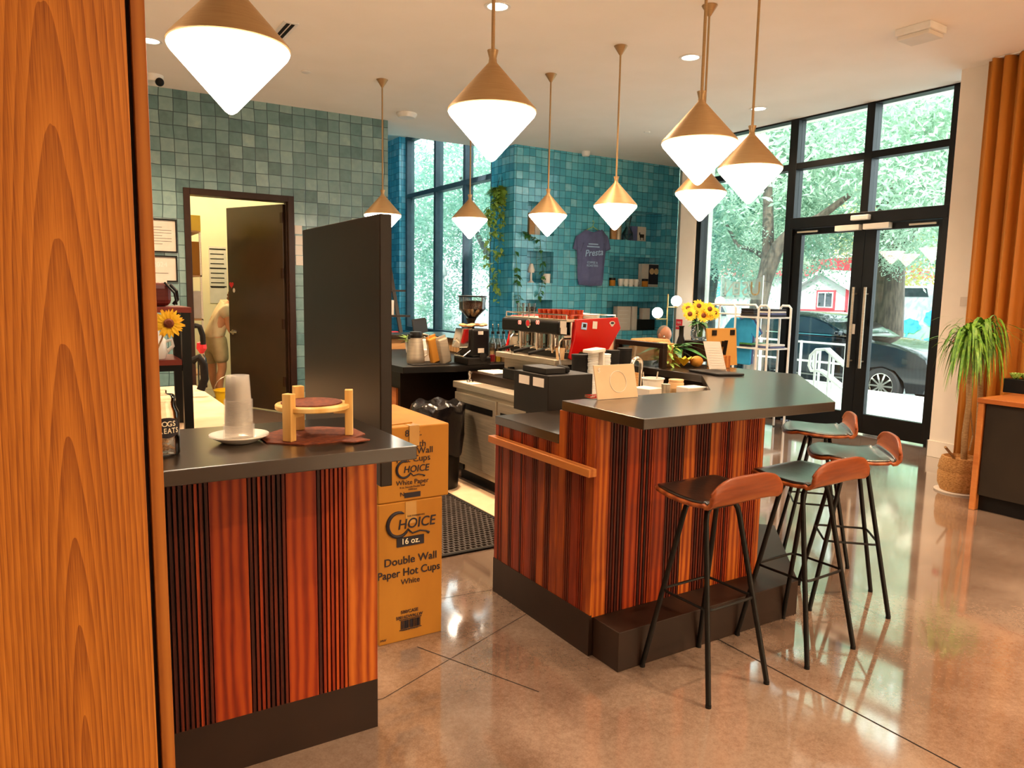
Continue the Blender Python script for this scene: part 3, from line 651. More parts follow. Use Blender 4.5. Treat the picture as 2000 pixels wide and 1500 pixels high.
MB().box(1.33, 1.385, 3.038, 3.0395, .56, .664).build('tape_end', 'tape', t)
t = thing('carton', (1.38, 3.36, .666), 'brown carton on top of the other, printed smooth double wall hot cups', 'box')
MB().box(1.2, 1.553, 3.045, 3.69, .667, 1.012).build('body', 'card', t, bevel=.006)
MB().box(1.35, 1.40, 3.04, 3.0445, .92, 1.012).box(1.35, 1.40, 3.045, 3.68, 1.0125, 1.0135).build('tape', 'tape', t)
MB().obox((1.30, 3.2, 1.02), (.19, .02, .004), (0, .2, .012), (0, 0, .004)).build('loose_flap', 'card', t)
g = .62
for s_, h_, px, py in (('8 oz.', .03, 808, 846), ('Smooth', .03, 806, 868), ('Double Wall', .03, 803, 882), ('Hot Cups', .03, 808, 896), ('White Paper', .022, 806, 941), ('8 oz. Smooth Double Wall', .008, 806, 950), ('1000/case', .008, 806, 955), ('N', .02, 786, 966)):
    text(s_, h_, cx(px, py, 3.042), t)
choice(cx(808, 916, 3.042), .62, t)
q = cx(806, 966, 3.042); MB().box(q.x-.04, q.x+.04, 3.0425, 3.0445, q.z-.012, q.z+.012).build('barcode', 'ink', t)
mb = MB().box(1.096, 1.147, 2.752, 3.79, .83, 1.915)
o = mb.build('partition_screen', 'darkbrown', bevel=.004); tag(o, 'large dark brown upright screen standing behind the left counter', 'screen')
# rubber mat with rows of oblong holes
t = thing('floor_mat', (2.3, 4.6, 0), 'black rubber floor mat with rows of holes between the counters', 'mat')
mb = MB(); mx0, mx1, my0, my1 = 1.95, 2.62, 3.95, 5.25
nx, ny = 17, 32; dx, dy = (mx1-mx0)/nx, (my1-my0)/ny
for i in range(nx+1):
    for j in range(ny+1):
        a, b = mx0+i*dx, my0+j*dy
        if i < nx: mb.box(a, a+dx, b-.006, b+.006, .001, .013)
        if j < ny:
            oo = dx/2 if j % 2 else 0
            if a+oo < mx1: mb.box(a+oo-.006, a+oo+.006, b, b+dy, .001, .013)
mb.build('grid', 'matgrey', t)
MB().box(mx0-.03, mx0, my0-.03, my1, .001, .012).box(mx1, mx1+.03, my0-.03, my1, .001, .012).box(mx0, mx1, my0-.03, my0-.006, .001, .012).build('border', 'rubber', t)
o = MB().box(2.65, 2.93, 3.9, 5.6, .001, .016).build('floor_board', 'creamcard'); tag(o, 'beige strip of flooring between the rubber mat and the steel fridge', 'floor strip')

# ================================================================== THINGS ON THE LEFT COUNTER
ZT = 1.1305
def plate(x, y, z, r, label, name='saucer', mat='ceramic', cat='saucer'):
    o = MB().lathe((x, y, z), [(0, 0), (r*.55, 0), (r*.62, .003), (r, .022), (r*.99, .026), (r*.6, .008), (0, .006)], 36).build(name, mat, smooth=True); return tag(o, label, cat)
p = Vector((.492, 2.44, ZT)); plate(p.x, p.y, p.z, .092, 'round white saucer under the stacked clear cups')
for big in (1, 0):
    first = None; f = 1 if big else .92
    for k in range(11 if big else 14):
        z = p.z+(.0075+k*.0046 if big else .066+k*.0052)
        if first is None:
            o = MB().lathe((p.x, p.y, z), [(.047*f, 0), (.0485*f, .0015), (.0475*f, .003), (.043*f, .0034), (.0385*f, .088*f), (.0, .088*f), (.0, .0865*f), (.0365*f, .0865*f), (.0415*f, .003), (.047*f, 0)], 28).build('plastic_cup', 'cupclear', smooth=True)
            tag(o, 'wide clear plastic cup, upside down at the foot of the stack on the white saucer' if big else 'narrower clear plastic cup, upside down in the upper part of the stack', 'cup', 'wide cups at the foot of the stack' if big else 'narrower cups on top of the stack'); first = o
        else: dup(first, (p.x, p.y, z))
# pale wooden stand with woven mats
mb = MB(); oc = [(.555+.0, 2.30)]
octo = [(.725+.178*math.cos(a), 2.43+.155*math.sin(a)) for a in [PI/8+k*PI/4 for k in range(8)]]
o = MB().prism(octo, ZT, ZT+.004).build('woven_mat', 'darkmat' if 'darkmat' in M else 'flowereye'); tag(o, 'brown octagonal woven mat on the counter under the pale stand', 'mat')
o = MB().prism([(.80, 2.235), (.86, 2.25), (.845, 2.30), (.79, 2.29), (.77, 2.262)], ZT+.0045, ZT+.008).build('woven_coaster', 'flowereye'); tag(o, 'small brown woven scrap at the edge of the octagonal mat', 'mat')
sc_ = Vector((.725, 2.42, ZT+.0045))
t = thing('wooden_stand', sc_, 'pale pine three legged stand on the woven mat', 'stand')
MB().lathe((sc_.x, sc_.y, 1.226), [(0, 0), (.118, 0), (.121, .003), (.121, .014), (.118, .017), (0, .017)], 40).build('round_board', 'pine', t, smooth=True)
for a in (215, -22, 97):
    a = math.radians(a); d = Vector((math.cos(a), math.sin(a), 0)); w = Vector((-d.y, d.x, 0))
    c = sc_+d*.118
    prof = [(-.0, -.001), (.0, .150), (.026, .150), (.026, -.001)]
    MB().obox(c+Vector((0, 0, .077)), w*.034, d*.026, (0, 0, .153)).obox(c-d*.03+Vector((0, 0, .083)), w*.034, d*.04, (0, 0, .016)).build('leg', 'pine', t, bevel=.002)
o = MB().lathe((sc_.x, sc_.y+.01, 1.2437), [(0, .004), (.098, .004), (.1, .002), (.098, 0), (0, 0)], 36).build('round_woven_mat', 'flowereye'); tag(o, 'round brown woven mat lying on top of the pale stand', 'mat')
# treat jar
jp = Vector((.262, 2.345, ZT))
t = thing('treat_jar', jp, 'glass jar of biscuits labelled dog treats beside the wooden panel', 'jar')
MB().lathe(jp, [(0, .002), (.04, .002), (.043, .006), (.043, .125), (.034, .145), (.034, .16), (.0325, .16), (.0325, .145), (.0415, .124), (.0415, .008), (0, .006)], 28).build('glass_body', 'clear', t, smooth=True)
MB().lathe(jp, [(.036, .158), (.036, .17), (.03, .178), (.012, .18), (.012, .19), (0, .192)], 24).build('lid', 'clear', t, smooth=True)
rr = random.Random(2); mb = MB()
for k in range(26):
    a = rr.random()*2*PI; r = rr.random()**.5*.026; c = jp+Vector((r*math.cos(a), r*math.sin(a), .014+rr.random()*.055)); d = Vector((rr.uniform(-1, 1), rr.uniform(-1, 1), rr.uniform(-.6, .6))).normalized()*.01
    mb.tube([c-d, c-d*.6, c+d*.6, c+d], .005, 6, rad=[.0062, .004, .004, .0062])
o = mb.build('biscuits', 'treats', t); o['kind'] = 'stuff'
lc = Vector((0, 0, .098)); mb = MB(); vs = []
dirj = (Vector((0, 0, 0))-Vector((jp.x, jp.y, 0))).normalized(); a0 = math.atan2(dirj.y, dirj.x)
for i in range(13):
    th = a0+.22+(i-6)/6*.95; hh = .030*math.sqrt(max(.05, 1-((i-6)/6.2)**2))
    for s in (-1, 1): vs.append(jp+Vector((.0437*math.cos(th), .0437*math.sin(th), .085+s*hh)))
mb.add(vs, [(2*i, 2*i+2, 2*i+3, 2*i+1) for i in range(12)]).build('label', 'ink', t)
for s_, z in (('DOGS', .096), ('TREATS', .076)):
    n = len(s_)
    for i, ch in enumerate(s_):
        th = a0+.22+(i-(n-1)/2)*(.3 if n < 5 else .265); c = jp+Vector((.0447*math.cos(th), .0447*math.sin(th), z))
        tx = text(ch, .015, c, t, 'whiteink', 'lettering', ext=.0003, bold=.02, sx=.8 if n > 4 else .95); tx.rotation_euler = (0, 0, th+PI/2)
# sunflower in a white bottle vase
def flower(mb, c, nrm, r, n=16, droop=.15, seed=1):
    rr = random.Random(seed); c = Vector(c); nrm = Vector(nrm).normalized(); u = nrm.cross(Vector((0, 0, 1))).normalized(); w = nrm.cross(u)
    for ring in (0, 1):
        for k in range(n):
            a = 2*PI*(k+ring*.5)/n+rr.uniform(-.1, .1); d = u*math.cos(a)+w*math.sin(a)
            mb.leaf(c+d*r*.28-nrm*.003*ring, d+nrm*(.1+.2*rr.random()), r*rr.uniform(.66, .8), r*.3, nrm, droop, 3, 0)
    mb.lathe(c, [(r*.34, -.004), (r*.33, .008), (r*.2, .016), (0, .017)], 16, 1, nrm)
fc = P(330, 632, 'y', 2.55)
t = thing('sunflower', Vector((.235, 2.56, ZT)), 'single yellow sunflower in a white bottle by the wooden panel', 'flower')
mb = MB(); flower(mb, fc, (-.1, -1, .15), .045, 15, .2, 4); mb.build('flower_head', ['petal', 'flowereye'], t)
MB().tube([fc+Vector((0, .006, 0)), fc+Vector((-.01, .03, -.03)), (.238, 2.57, 1.33), (.235, 2.56, ZT+.06)], .003, 6).build('stem', 'stalk', t)
MB().lathe((.235, 2.56, ZT), [(0, 0), (.03, 0), (.033, .01), (.033, .09), (.02, .13), (.012, .15), (.012, .20), (.014, .205), (0, .205)], 24).build('bottle_vase', 'ceramic', t, smooth=True)

# ================================================================== WORK AREA BEHIND THE LEFT COUNTER
t = thing('white_worktop', (.2, 4.7, 0), 'low white topped work counter behind the left counter', 'counter')
MB().box(-.9, .845, 3.72, 5.6, .905, .93).build('top', 'creamcard', t, bevel=.003)
MB().box(-.9, .835, 3.735, 5.58, .85, .904).build('dark_edge', 'darkbrown', t); MB().box(-.9, .82, 3.76, 5.56, 0, .85).build('base', 'white', t)
LX = .535; ly0 = 3.79; ly1 = P(348, 700, 'x', LX).y
t = thing('metal_shelf', (.25, 3.95, .93), 'black metal rack with dark red shelves on the white worktop', 'shelf')
for (x, y) in ((LX, ly0), (LX, ly1), (-.1, ly0), (-.1, ly1)): MB().box(x-.02, x+.02, y-.02, y+.02, .931, 1.50).build('leg', 'black', t)
MB().box(-.12, LX+.025, ly0-.025, ly1+.025, 1.50, 1.525).build('top_shelf', 'shelfwood', t); MB().box(-.12, LX-.025, ly0-.03, ly1+.02, 1.255, 1.28).build('lower_shelf', 'shelfwood', t)
MB().box(-.1, LX, ly0-.012, ly0+.012, 1.225, 1.254).build('cross_bar', 'black', t)
q = P(335, 611, 'y', 3.93)
t = thing('coffee_satchel', (.38, 3.93, 1.526), 'dark brown leather case on the top shelf of the black rack', 'case')
mb = MB(); mb.box(.22, .49, 3.86, 4.0, 1.527, 1.64); mb.build('body', 'shelfwood', t, bevel=.03, seg=3)
MB().tube([(.49, 3.9, 1.63), (.515, 3.89, 1.6), (.52, 3.9, 1.56), (.50, 3.9, 1.535)], .008).tube([(.46, 3.86, 1.64), (.50, 3.85, 1.59), (.51, 3.86, 1.535)], .005).build('strap', 'black', t)
MB().tube([(.30, 3.855, 1.62), (.33, 3.85, 1.57), (.36, 3.852, 1.535)], .004).build('buckle', 'steel', t)
t = thing('ceramic_jug', (.40, 3.85, 1.2805), 'cream ceramic jug on the lower shelf of the black rack', 'jug')
MB().lathe((.40, 3.85, 1.281), [(0, 0), (.05, 0), (.062, .03), (.055, .09), (.03, .12), (.03, .14), (.026, .14), (.02, .12), (0, .1)], 28).build('body', 'ceramic', t, smooth=True)
MB().tube([(.45, 3.85, 1.36), (.48, 3.845, 1.37), (.485, 3.845, 1.34), (.455, 3.85, 1.31)], .008).build('handle', 'ceramic', t, smooth=True)
t = thing('storage_jar', (.37, 3.9, 1.2805), 'white jar with a grey clamp band behind the cream jug', 'jar')
MB().lathe((.34, 3.94, 1.281), [(0, 0), (.04, 0), (.04, .15), (.034, .165), (0, .165)], 24).build('body', 'ceramic', t, smooth=True); MB().lathe((.34, 3.94, 1.281), [(.042, .14), (.042, .155), (.03, .156)], 24).build('band', 'steel', t)
t = thing('steel_urn', (.30, 4.6, .93), 'brushed steel brewer standing behind the black rack', 'coffee brewer')
MB().box(.18, .48, 4.5, 4.85, .931, 1.15).build('base', 'black', t); MB().lathe((.36, 4.68, 1.15), [(0, 0), (.13, 0), (.135, .02), (.135, .2), (.12, .24), (0, .24)], 30).build('tank', 'steel', t, smooth=True)
q = P(362, 824, 'z', .93)
t = thing('spray_bottle', q, 'small white bottle with black base between the legs of the black rack', 'bottle')
MB().lathe(q, [(0, .03), (.022, .03), (.022, .1), (.012, .12), (.012, .14), (0, .14)], 20).build('body', 'white', t, smooth=True); MB().lathe(q, [(0, 0), (.024, 0), (.024, .03), (0, .03)], 20).build('foot', 'black', t)
q0 = Vector((.74, 5.05, .93))
t = thing('rinse_hose', q0, 'black rubber hose arched over the white worktop', 'hose')
MB().tube([P(392, 762, 'y', 5.0), P(400, 740, 'y', 5.0), P(398, 712, 'y', 5.0), P(388, 698, 'y', 5.0), P(376, 705, 'y', 5.02)], .025, 10).build('hose', 'rubber', t, smooth=True)
MB().tube([P(380, 636, 'y', 5.3), P(390, 638, 'y', 5.3), P(396, 655, 'y', 5.3), P(397, 673, 'y', 5.3)], .018, 8).build('spout', 'rubber', t, smooth=True)
MB().cyl((.72, 5.3, .931), (.72, 5.3, 1.45), .014).build('riser', 'black', t)
q = P(395, 712, 'y', 5.45); q.z = .931
t = thing('squeeze_bottle', q, 'small bottle with a red flower shaped top on the white worktop', 'bottle')
MB().lathe(q, [(0, 0), (.03, 0), (.03, .2), (.012, .23), (0, .23)], 16).build('body', 'clear', t, smooth=True); MB().lathe(q, [(.012, .235), (.035, .27), (.03, .31), (.0, .32)], 9).build('top', 'redsign', t)
q = P(435, 768, 'y', 10.0); t = thing('yellow_bucket', (1.95, 10.0, 0), 'yellow mop bucket on the storeroom floor by the door', 'bucket')
MB().lathe((1.92, 10.02, 0), [(0, .0), (.15, 0), (.19, .3), (.2, .3), (.2, .31), (.185, .31), (.145, .01), (0, .01)], 24).build('tub', 'yellow', t, smooth=True)
MB().tube(arc((1.92, 10.02, .3), .19, 0, PI, 10, 'xz'), .005, 6).build('bail', 'steel', t)

# papers and frames on the tiled wall
def picture(px0, py0, px1, py1, label, frame=True, y=W1, txt=None):
    a, b = P(px0, py1, 'y', y-.01), P(px1, py0, 'y', y-.01)
    t = thing('framed_certificate' if frame else 'notice', ((a.x+b.x)/2, y-.001, a.z), label, 'picture frame' if frame else 'notice')
    f = .018 if frame else 0
    if frame:
        mb = MB().box(a.x, b.x, y-.022, y-.001, a.z, a.z+f).box(a.x, b.x, y-.022, y-.001, b.z-f, b.z).box(a.x, a.x+f, y-.022, y-.001, a.z+f, b.z-f).box(b.x-f, b.x, y-.022, y-.001, a.z+f, b.z-f)
        mb.build('frame', 'black', t)
    MB().box(a.x+f, b.x-f, y-.009, y-.001, a.z+f, b.z-f).build('sheet', 'paper', t); return t, a, b
t, a, b = picture(285, 429, 345, 492, 'upper framed certificate on the tiled wall left of the doorway')
mb = MB()
for k in range(7): mb.box(a.x+.06, b.x-.06-(.1 if k % 3 == 0 else 0), W1-.0102, W1-.0092, b.z-.1-k*.032, b.z-.096-k*.032)
mb.build('print_lines', 'cabgrey', t)
t, a, b = picture(285, 500, 346, 550, 'lower framed certificate reading 2024 left of the doorway')
text('2024', .055, P(313, 517, 'y', W1-.0105), t, 'frost', 'lettering'); MB().box(b.x-.24, b.x-.1, W1-.0102, W1-.0092, a.z+.1, a.z+.105).build('print_lines', 'cabgrey', t)
picture(300, 543, 326, 572, 'small white card under the two frames left of the doorway', False, W1-.03)
picture(576, 441, 590, 457, 'top small notice on the tiles right of the doorway', False)
picture(577, 461, 591, 478, 'second small notice on the tiles right of the doorway', False)
picture(577, 480, 591, 498, 'third small notice on the tiles right of the doorway', False)
picture(578, 500, 592, 518, 'lowest small notice on the tiles right of the doorway', False)
# storeroom shelving and papers
t = thing('storeroom_shelf', (1.56, 10.3, 0), 'storeroom shelf by the left wall seen through the doorway', 'shelf')
for y in (10.1, 11.0):
    for x in (1.46, 1.62): MB().box(x, x+.02, y, y+.02, 0, 2.3).build('post', 'steel', t)
for z in (.5, 1.2, 1.75, 2.3): MB().box(1.46, 1.64, 10.1, 11.02, z, z+.02).build('board', 'tanwood', t)
for nm, z0, h, y, m_, lb in (('storage_box', 1.771, .42, 10.2, 'card', 'brown carton on the middle shelf in the storeroom'), ('storage_box', 2.321, .2, 10.2, 'yellow', 'yellow tub on the top shelf in the storeroom'), ('storage_box', 1.221, .35, 10.2, 'paper', 'pale box on the lower shelf in the storeroom')):
    o = MB().box(1.465, 1.66, y, y+.5, z0, z0+h).build(nm, m_, bevel=.006); tag(o, lb, 'box')
def xsheet(px0, py0, px1, py1, x, label):
    a, b = P(px0, py1, 'x', x), P(px1, py0, 'x', x); o = MB().box(x-.004, x, min(a.y, b.y), max(a.y, b.y), a.z, b.z).build('wall_chart', 'paper'); return tag(o, label, 'chart')
a, b = P(411, 592, 'y', 12.59), P(429, 482, 'y', 12.59)
o = MB().box(a.x, b.x+.1, 12.592, 12.6, a.z, b.z).build('wall_chart', 'paper'); tag(o, 'tall paper chart on the storeroom end wall', 'chart')
mb = MB()
for k in range(9): mb.box(a.x+.02, b.x+.06, 12.59, 12.592, b.z-.05-k*.075, b.z-.035-k*.075)
for k in (0.03, .33, .62): mb.box(a.x+.01, b.x+.09, 12.589, 12.592, b.z-.02-k, b.z-k)
mb.build('print_lines', 'cabgrey', o)
l = bpy.data.lights.new('storeroom_bulb', 'AREA'); l.shape = 'SQUARE'; l.size = .6; l.energy = 38; l.color = (1, .78, .46)
t = thing('storeroom_light', (2.2, 11.2, 4.2), 'ceiling light inside the storeroom', 'ceiling light')
MB().box(1.9, 2.5, 10.9, 11.5, 4.235, 4.299).build('diffuser', 'globe', t)
lo = bpy.data.objects.new('storeroom_bulb', l); COL.objects.link(lo); lo.parent = t; lo.location = (0, 0, .03)

# ================================================================== INSIDE THE BAR
t = thing('prep_fridge', (3.3, 4.95, 0), 'stainless steel undercounter fridge with two doors behind the bar', 'fridge')
MB().box(2.96, 3.7, 4.24, 5.67, .10, .80).build('body', 'steel', t, bevel=.004)
MB().box(2.93, 3.085, 4.226, 5.68, .80, .855).build('worktop_edge', 'steel', t, bevel=.005)
MB().box(3.085, 3.75, 3.95, 5.70, .801, .93).build('raised_worktop', 'darkbrown', t, bevel=.004)
for k, (y0, y1) in enumerate(((4.26, 4.93), (4.955, 5.655))):
    d = MB().box(2.938, 2.959, y0, y1, .155, .765).build('door', 'steel', t, bevel=.004)
    MB().box(2.934, 2.9375, y0+.05, y1-.05, .64, .69).build('recessed_handle', 'black', d)
MB().box(2.945, 2.9585, 5.50, 5.64, .105, .15).build('vent_grille', 'black', t); MB().box(2.925, 2.9375, 5.53, 5.62, .22, .28).build('name_plate', 'chrome', t)
MB().box(3.0, 3.69, 4.28, 5.64, .005, .099).build('plinth', 'black', t)
t = thing('back_counter', (3.0, 6.6, 0), 'dark back counter carrying the coffee grinder', 'counter')
MB().prism([(2.5, 5.76), (2.98, 5.705), (3.62, 5.705), (3.62, 7.6), (2.45, 7.6)], .925, .98).build('countertop', 'black', t, bevel=.004)
MB().box(2.62, 3.6, 6.1, 7.58, 0, .924).build('base_cabinet', 'darkbrown', t); MB().box(2.6, 2.619, 6.15, 7.5, .1, .75).build('cabinet_door', 'cabwood', t)
t = thing('outer_bar', (3.9, 6.4, 0), 'far arm of the bar with a dark top behind the espresso machine', 'bar')
MB().prism([(3.62, 5.0), (4.08, 5.0), (4.08, 8.2), (2.7, 8.2), (2.7, 7.75), (3.62, 7.75)], 1.085, 1.13).build('countertop', 'top', t, bevel=.003)
MB().box(3.66, 4.0, 5.02, 7.76, .98, 1.084).box(2.75, 4.0, 7.80, 8.1, 0, 1.084).box(3.76, 4.0, 5.02, 7.80, 0, .98).build('bar_front', 'tanwood', t)
t = thing('waste_bin', (2.66, 5.42, 0), 'bin lined with a shiny black bag beside the steel fridge', 'bin')
MB().lathe((2.66, 5.42, 0), [(0, .001), (.17, .001), (.2, .6), (0, .6)], 24).build('tub', 'black', t, smooth=True)
mb = MB(); rr = random.Random(8); prof = [(.203, .30), (.212, .45), (.218, .56), (.226, .65), (.22, .70), (.19, .72), (.17, .66), (0, .58)]
mb.lathe((0, 0, 0), prof, 40)
for i, v in enumerate(mb.v): f = 1+.045*math.sin(5*math.atan2(v.y, v.x)+v.z*22)+.02*rr.uniform(-1, 1); mb.v[i] = Vector((v.x*f+2.66, v.y*f+5.42, v.z+.015*math.sin(7*math.atan2(v.y, v.x))))
mb.build('liner', 'bag', t, smooth=True)
# inner worktop behind the near arm
t = thing('inner_worktop', (2.75, 3.1, 0), 'low steel worktop tucked behind the near arm of the bar', 'counter')
MB().prism([(2.46, 2.78), (2.92, 2.78), (3.41, 3.29), (3.41, 3.85), (2.46, 3.85)], .90, .93).build('top', 'steel', t); MB().box(2.47, 2.9, 2.80, 3.8, 0, .899).build('base', 'darkbrown', t)
ZI = .9305
# cash drawer
a = P(1073, 740, 'y', 3.35); b = P(1160, 735, 'y', 3.35); zt = P(1110, 733, 'y', 3.35).z
t = thing('cash_drawer', ((a.x+b.x)/2, 3.5, ZI), 'black drawer unit with two white labels behind the bar top', 'drawer')
MB().box(a.x, b.x, 3.36, 3.72, ZI, zt).build('body', 'slatebox', t, bevel=.004)
w = (b.x-a.x)
for k in (0, 1): MB().obox((a.x-.0015, 3.455+.15*k, zt-.045), (.003, 0, 0), (0, .11, 0), (0, 0, .05)).build('label_card', 'paper', t)
o = MB().box(a.x+.02, a.x+.16, 3.42, 3.66, zt+.001, zt+.035).build('till_box', 'slatebox', bevel=.004); tag(o, 'small dark box lying on top of the black drawer unit', 'box')
o = MB().obox((a.x+.20, 3.5, zt+.02), (.03, .14, 0), (.03, -.006, 0), (0, 0, .036)).build('barcode_scanner', 'rubber', bevel=.01); tag(o, 'dark handheld scanner lying beside the small dark box', 'scanner')
# sign card on the bar top
y = 2.70; a, b = P(1166, 776, 'y', y), P(1242, 771, 'y', y); h = P(1205, 714, 'y', y).z-ZT
t = thing('sign_card', ((a.x+b.x)/2, y, ZT), 'square cream card standing on the bar top by the tap', 'sign')
MB().obox(((a.x+b.x)/2, y+.012, ZT+h/2+.001), (b.x-a.x+.006, 0, 0), (0, .008, 0), (0, .04, h)).build('card', 'creamcard', t)
text('$', .022, (a.x+.022, y-.0085+.028, ZT+h-.022), t, 'frost', 'lettering')
mb = MB(); cx_ = (a.x+b.x)/2+.01; zc = ZT+h*.5
ring = [(cx_+.05*math.cos(k*PI/12), y+.006+.04*(.05*math.sin(k*PI/12))/h, zc+.05*math.sin(k*PI/12)) for k in range(24)]
mb.tube(ring, .0012, 5, closed=True).build('round_emblem', 'frost', t)
MB().obox(((a.x+b.x)/2, y+.06, ZT+.006), (b.x-a.x, 0, 0), (0, .07, 0), (0, 0, .011)).build('card_holder', 'clear', t)
# tap
tb = P(1250, 770, 'y', 3.35)
t = thing('tap', (tb.x, 3.35, ZI), 'chrome swan neck tap behind the cream card', 'tap')
zt_ = P(1248, 700, 'y', 3.35).z; r_ = .035
MB().tube([(tb.x, 3.35, ZI), (tb.x, 3.35, zt_-r_)]+[(tb.x-r_+r_*math.cos(q), 3.35, zt_-r_+r_*math.sin(q)) for q in [k*PI/10 for k in range(1, 11)]]+[(tb.x-2*r_, 3.35, zt_-r_-.03)], .0125, 12).build('spout', 'chrome', t, smooth=True)
MB().cyl((tb.x, 3.35, ZI), (tb.x, 3.35, ZI+.04), .025).build('base', 'chrome', t, smooth=True); MB().tube([(tb.x+.05, 3.38, ZI), (tb.x+.05, 3.38, ZI+.2), (tb.x+.035, 3.37, ZI+.225)], .006).build('lever', 'chrome', t, smooth=True)
# tub, jar, small tins
q = P(1275, 752, 'y', 3.2)
t = thing('white_tub', (q.x, 3.2, ZI), 'white plastic tub with a spoon beside the tap', 'tub')
zz = P(1275, 738, 'y', 3.2).z
MB().lathe((q.x, 3.2, ZI), [(0, .001), (.038, .001), (.062, zz-ZI-.006), (.067, zz-ZI-.006), (.067, zz-ZI), (.058, zz-ZI), (.036, .006), (0, .006)], 28).build('body', 'frost', t, smooth=True)
MB().tube([(q.x+.0, 3.2, ZI+.02), (q.x+.035, 3.2, zz+.035)], .004).build('spoon', 'steel', t)
q = P(1320, 755, 'y', 3.12); zz = P(1320, 741, 'y', 3.12).z
t = thing('spice_jar', (q.x, 3.12, ZI), 'glass jar of golden granules right of the white tub', 'jar')
MB().lathe((q.x, 3.12, ZI), [(0, .001), (.042, .001), (.045, .01), (.045, zz-ZI-.02), (.04, zz-ZI-.012), (.043, zz-ZI-.01), (.043, zz-ZI), (0, zz-ZI)], 24).build('body', 'treats', t, smooth=True); MB().lathe((q.x, 3.12, ZI), [(.0455, .12), (.0465, .12), (.0465, zz-ZI-.05), (.0455, zz-ZI-.05)], 24).build('glass_wall', 'bottle', t)
q = P(1300, 762, 'y', 3.05); zz = P(1300, 750, 'y', 3.05).z
o = MB().lathe((q.x, 3.05, ZI), [(0, .001), (.025, .001), (.025, zz-ZI), (0, zz-ZI)], 20).build('small_tin', 'steel', smooth=True); tag(o, 'small steel tin between the white tub and the golden jar', 'tin')
q = P(1262, 768, 'y', 2.95); o = MB().obox((q.x, 2.95, ZI+.10), (.11, .02, 0), (-.02, .12, 0), (0, 0, .2)).build('paper_stack', 'paper', bevel=.003); tag(o, 'low stack of pale papers in front of the white tub', 'papers')
q = P(1350, 768, 'y', 3.0); o = MB().obox((q.x, 3.0, ZI+.09), (.14, .0, 0), (0, .1, 0), (0, 0, .18)).build('napkin_box', 'paper', bevel=.004); tag(o, 'white box of napkins right of the golden jar', 'box')
# towel and cup lids
a = P(1152, 690, 'y', 3.75); 
for k, (px, z0) in enumerate(((1158, 686), (1180, 690))):
    q = P(px, 740, 'y', 3.75); zz = P(px, z0, 'y', 3.75).z; mb = MB(); n = int((zz-ZI)/.011)
    for i in range(n): mb.lathe((q.x+.002*math.sin(i*1.7), 3.75, ZI+i*.011), [(0, 0), (.036, 0), (.038, .003), (.038, .009), (.03, .0105), (0, .0105)], 16)
    o = mb.build('lid_stack', 'white', smooth=True); o['kind'] = 'stuff'; tag(o, ['tall stack of white cup lids in front of the red machine', 'second stack of white lids, between two black cup stacks'][k], 'cup lids')
q = P(1150, 684, 'y', 3.75); o = MB().obox((q.x+.02, 3.72, q.z), (.11, 0, .012), (0, .1, 0), (0, 0, .022)).obox((q.x+.065, 3.72, q.z-.06), (.016, 0, 0), (0, .09, 0), (0, 0, .14)).build('tea_towel', 'paper', bevel=.005); tag(o, 'pale cloth draped over the edge in front of the red machine', 'cloth')
for k, (px, z0, r) in enumerate(((1132, 692, .055), (1168, 688, .03), (1195, 684, .045), (1218, 680, .05))):
    q = P(px, 740, 'y', 3.82+.08*(k % 2)); yy = 3.82+.08*(k % 2); zz = P(px, z0, 'y', yy).z
    mb = MB().lathe((q.x, yy, ZI), [(0, .001), (r*.9, .001), (r, zz-ZI-.02), (r*1.04, zz-ZI-.018), (r*1.04, zz-ZI), (0, zz-ZI)], 20)
    o = mb.build('black_canister', 'rubber', smooth=True); tag(o, ['wide black canister directly below the red machine panel', 'slim black canister between the white lid stacks', 'black canister left of the tall one under the glass screen', 'tallest black canister beside the glass screen'][k], 'canister')
# ---- espresso machine
YN, YF = 4.40, 5.30
t = thing('espresso_machine', (3.45, 4.85, .93), 'espresso machine with a red side panel and steel group heads', 'espresso machine')
red = [(1126, 624), (1207, 620), (1213, 641), (1187, 687), (1134, 687), (1117, 704), (1112, 700), (1121, 664)]
pr = [P(x, y, 'y', YN) for x, y in red]; pz = [(p.x, p.z) for p in pr]
MB().prismy(pz[::-1], YN, YN+.025).build('side_panel', 'red', t, bevel=.006)
MB().prismy(pz[::-1], YF, YF+.025).build('side_panel', 'red', t, bevel=.006)
xF, xB = 3.24, 3.70; zt = pr[0].z
MB().box(xF+.02, xB, YN+.026, YF-.001, 1.18, zt-.02).build('body', 'chrome', t, bevel=.006)
MB().box(xF-.07, xF+.019, YN+.06, YF-.02, zt-.12, zt-.015).build('front_hood', 'black', t, bevel=.02, seg=3)
MB().box(xF-.02, xB, YN+.026, YF, zt-.02, zt-.005).build('cup_tray', 'steel', t)
mb = MB()
for z in (zt+.03,): mb.tube([(xF-.02, YN+.03, z), (xF-.02, YF-.02, z), (xB-.02, YF-.02, z), (xB-.02, YN+.03, z)], .005, 8, closed=True)
for x, y in ((xF-.02, YN+.03), (xF-.02, YF-.02), (xB-.02, YF-.02), (xB-.02, YN+.03)): mb.cyl((x, y, zt-.005), (x, y, zt+.03), .005)
mb.build('cup_rail', 'chrome', t, smooth=True)
for (px, m_) in ((1015, 0), (1050, 0)):
    q = P(px, 630, 'x', xF-.071); tt = text('00', .032, q, t, 'led', 'digital_display', face='-x', ext=.001)
q = P(1033, 631, 'x', xF-.071); MB().lathe(q, [(0, .0), (.033, 0), (.036, .006), (.03, .012), (0, .010)], 24, None, (-1, 0, 0)).build('pressure_gauge', 'chrome', t, smooth=True)
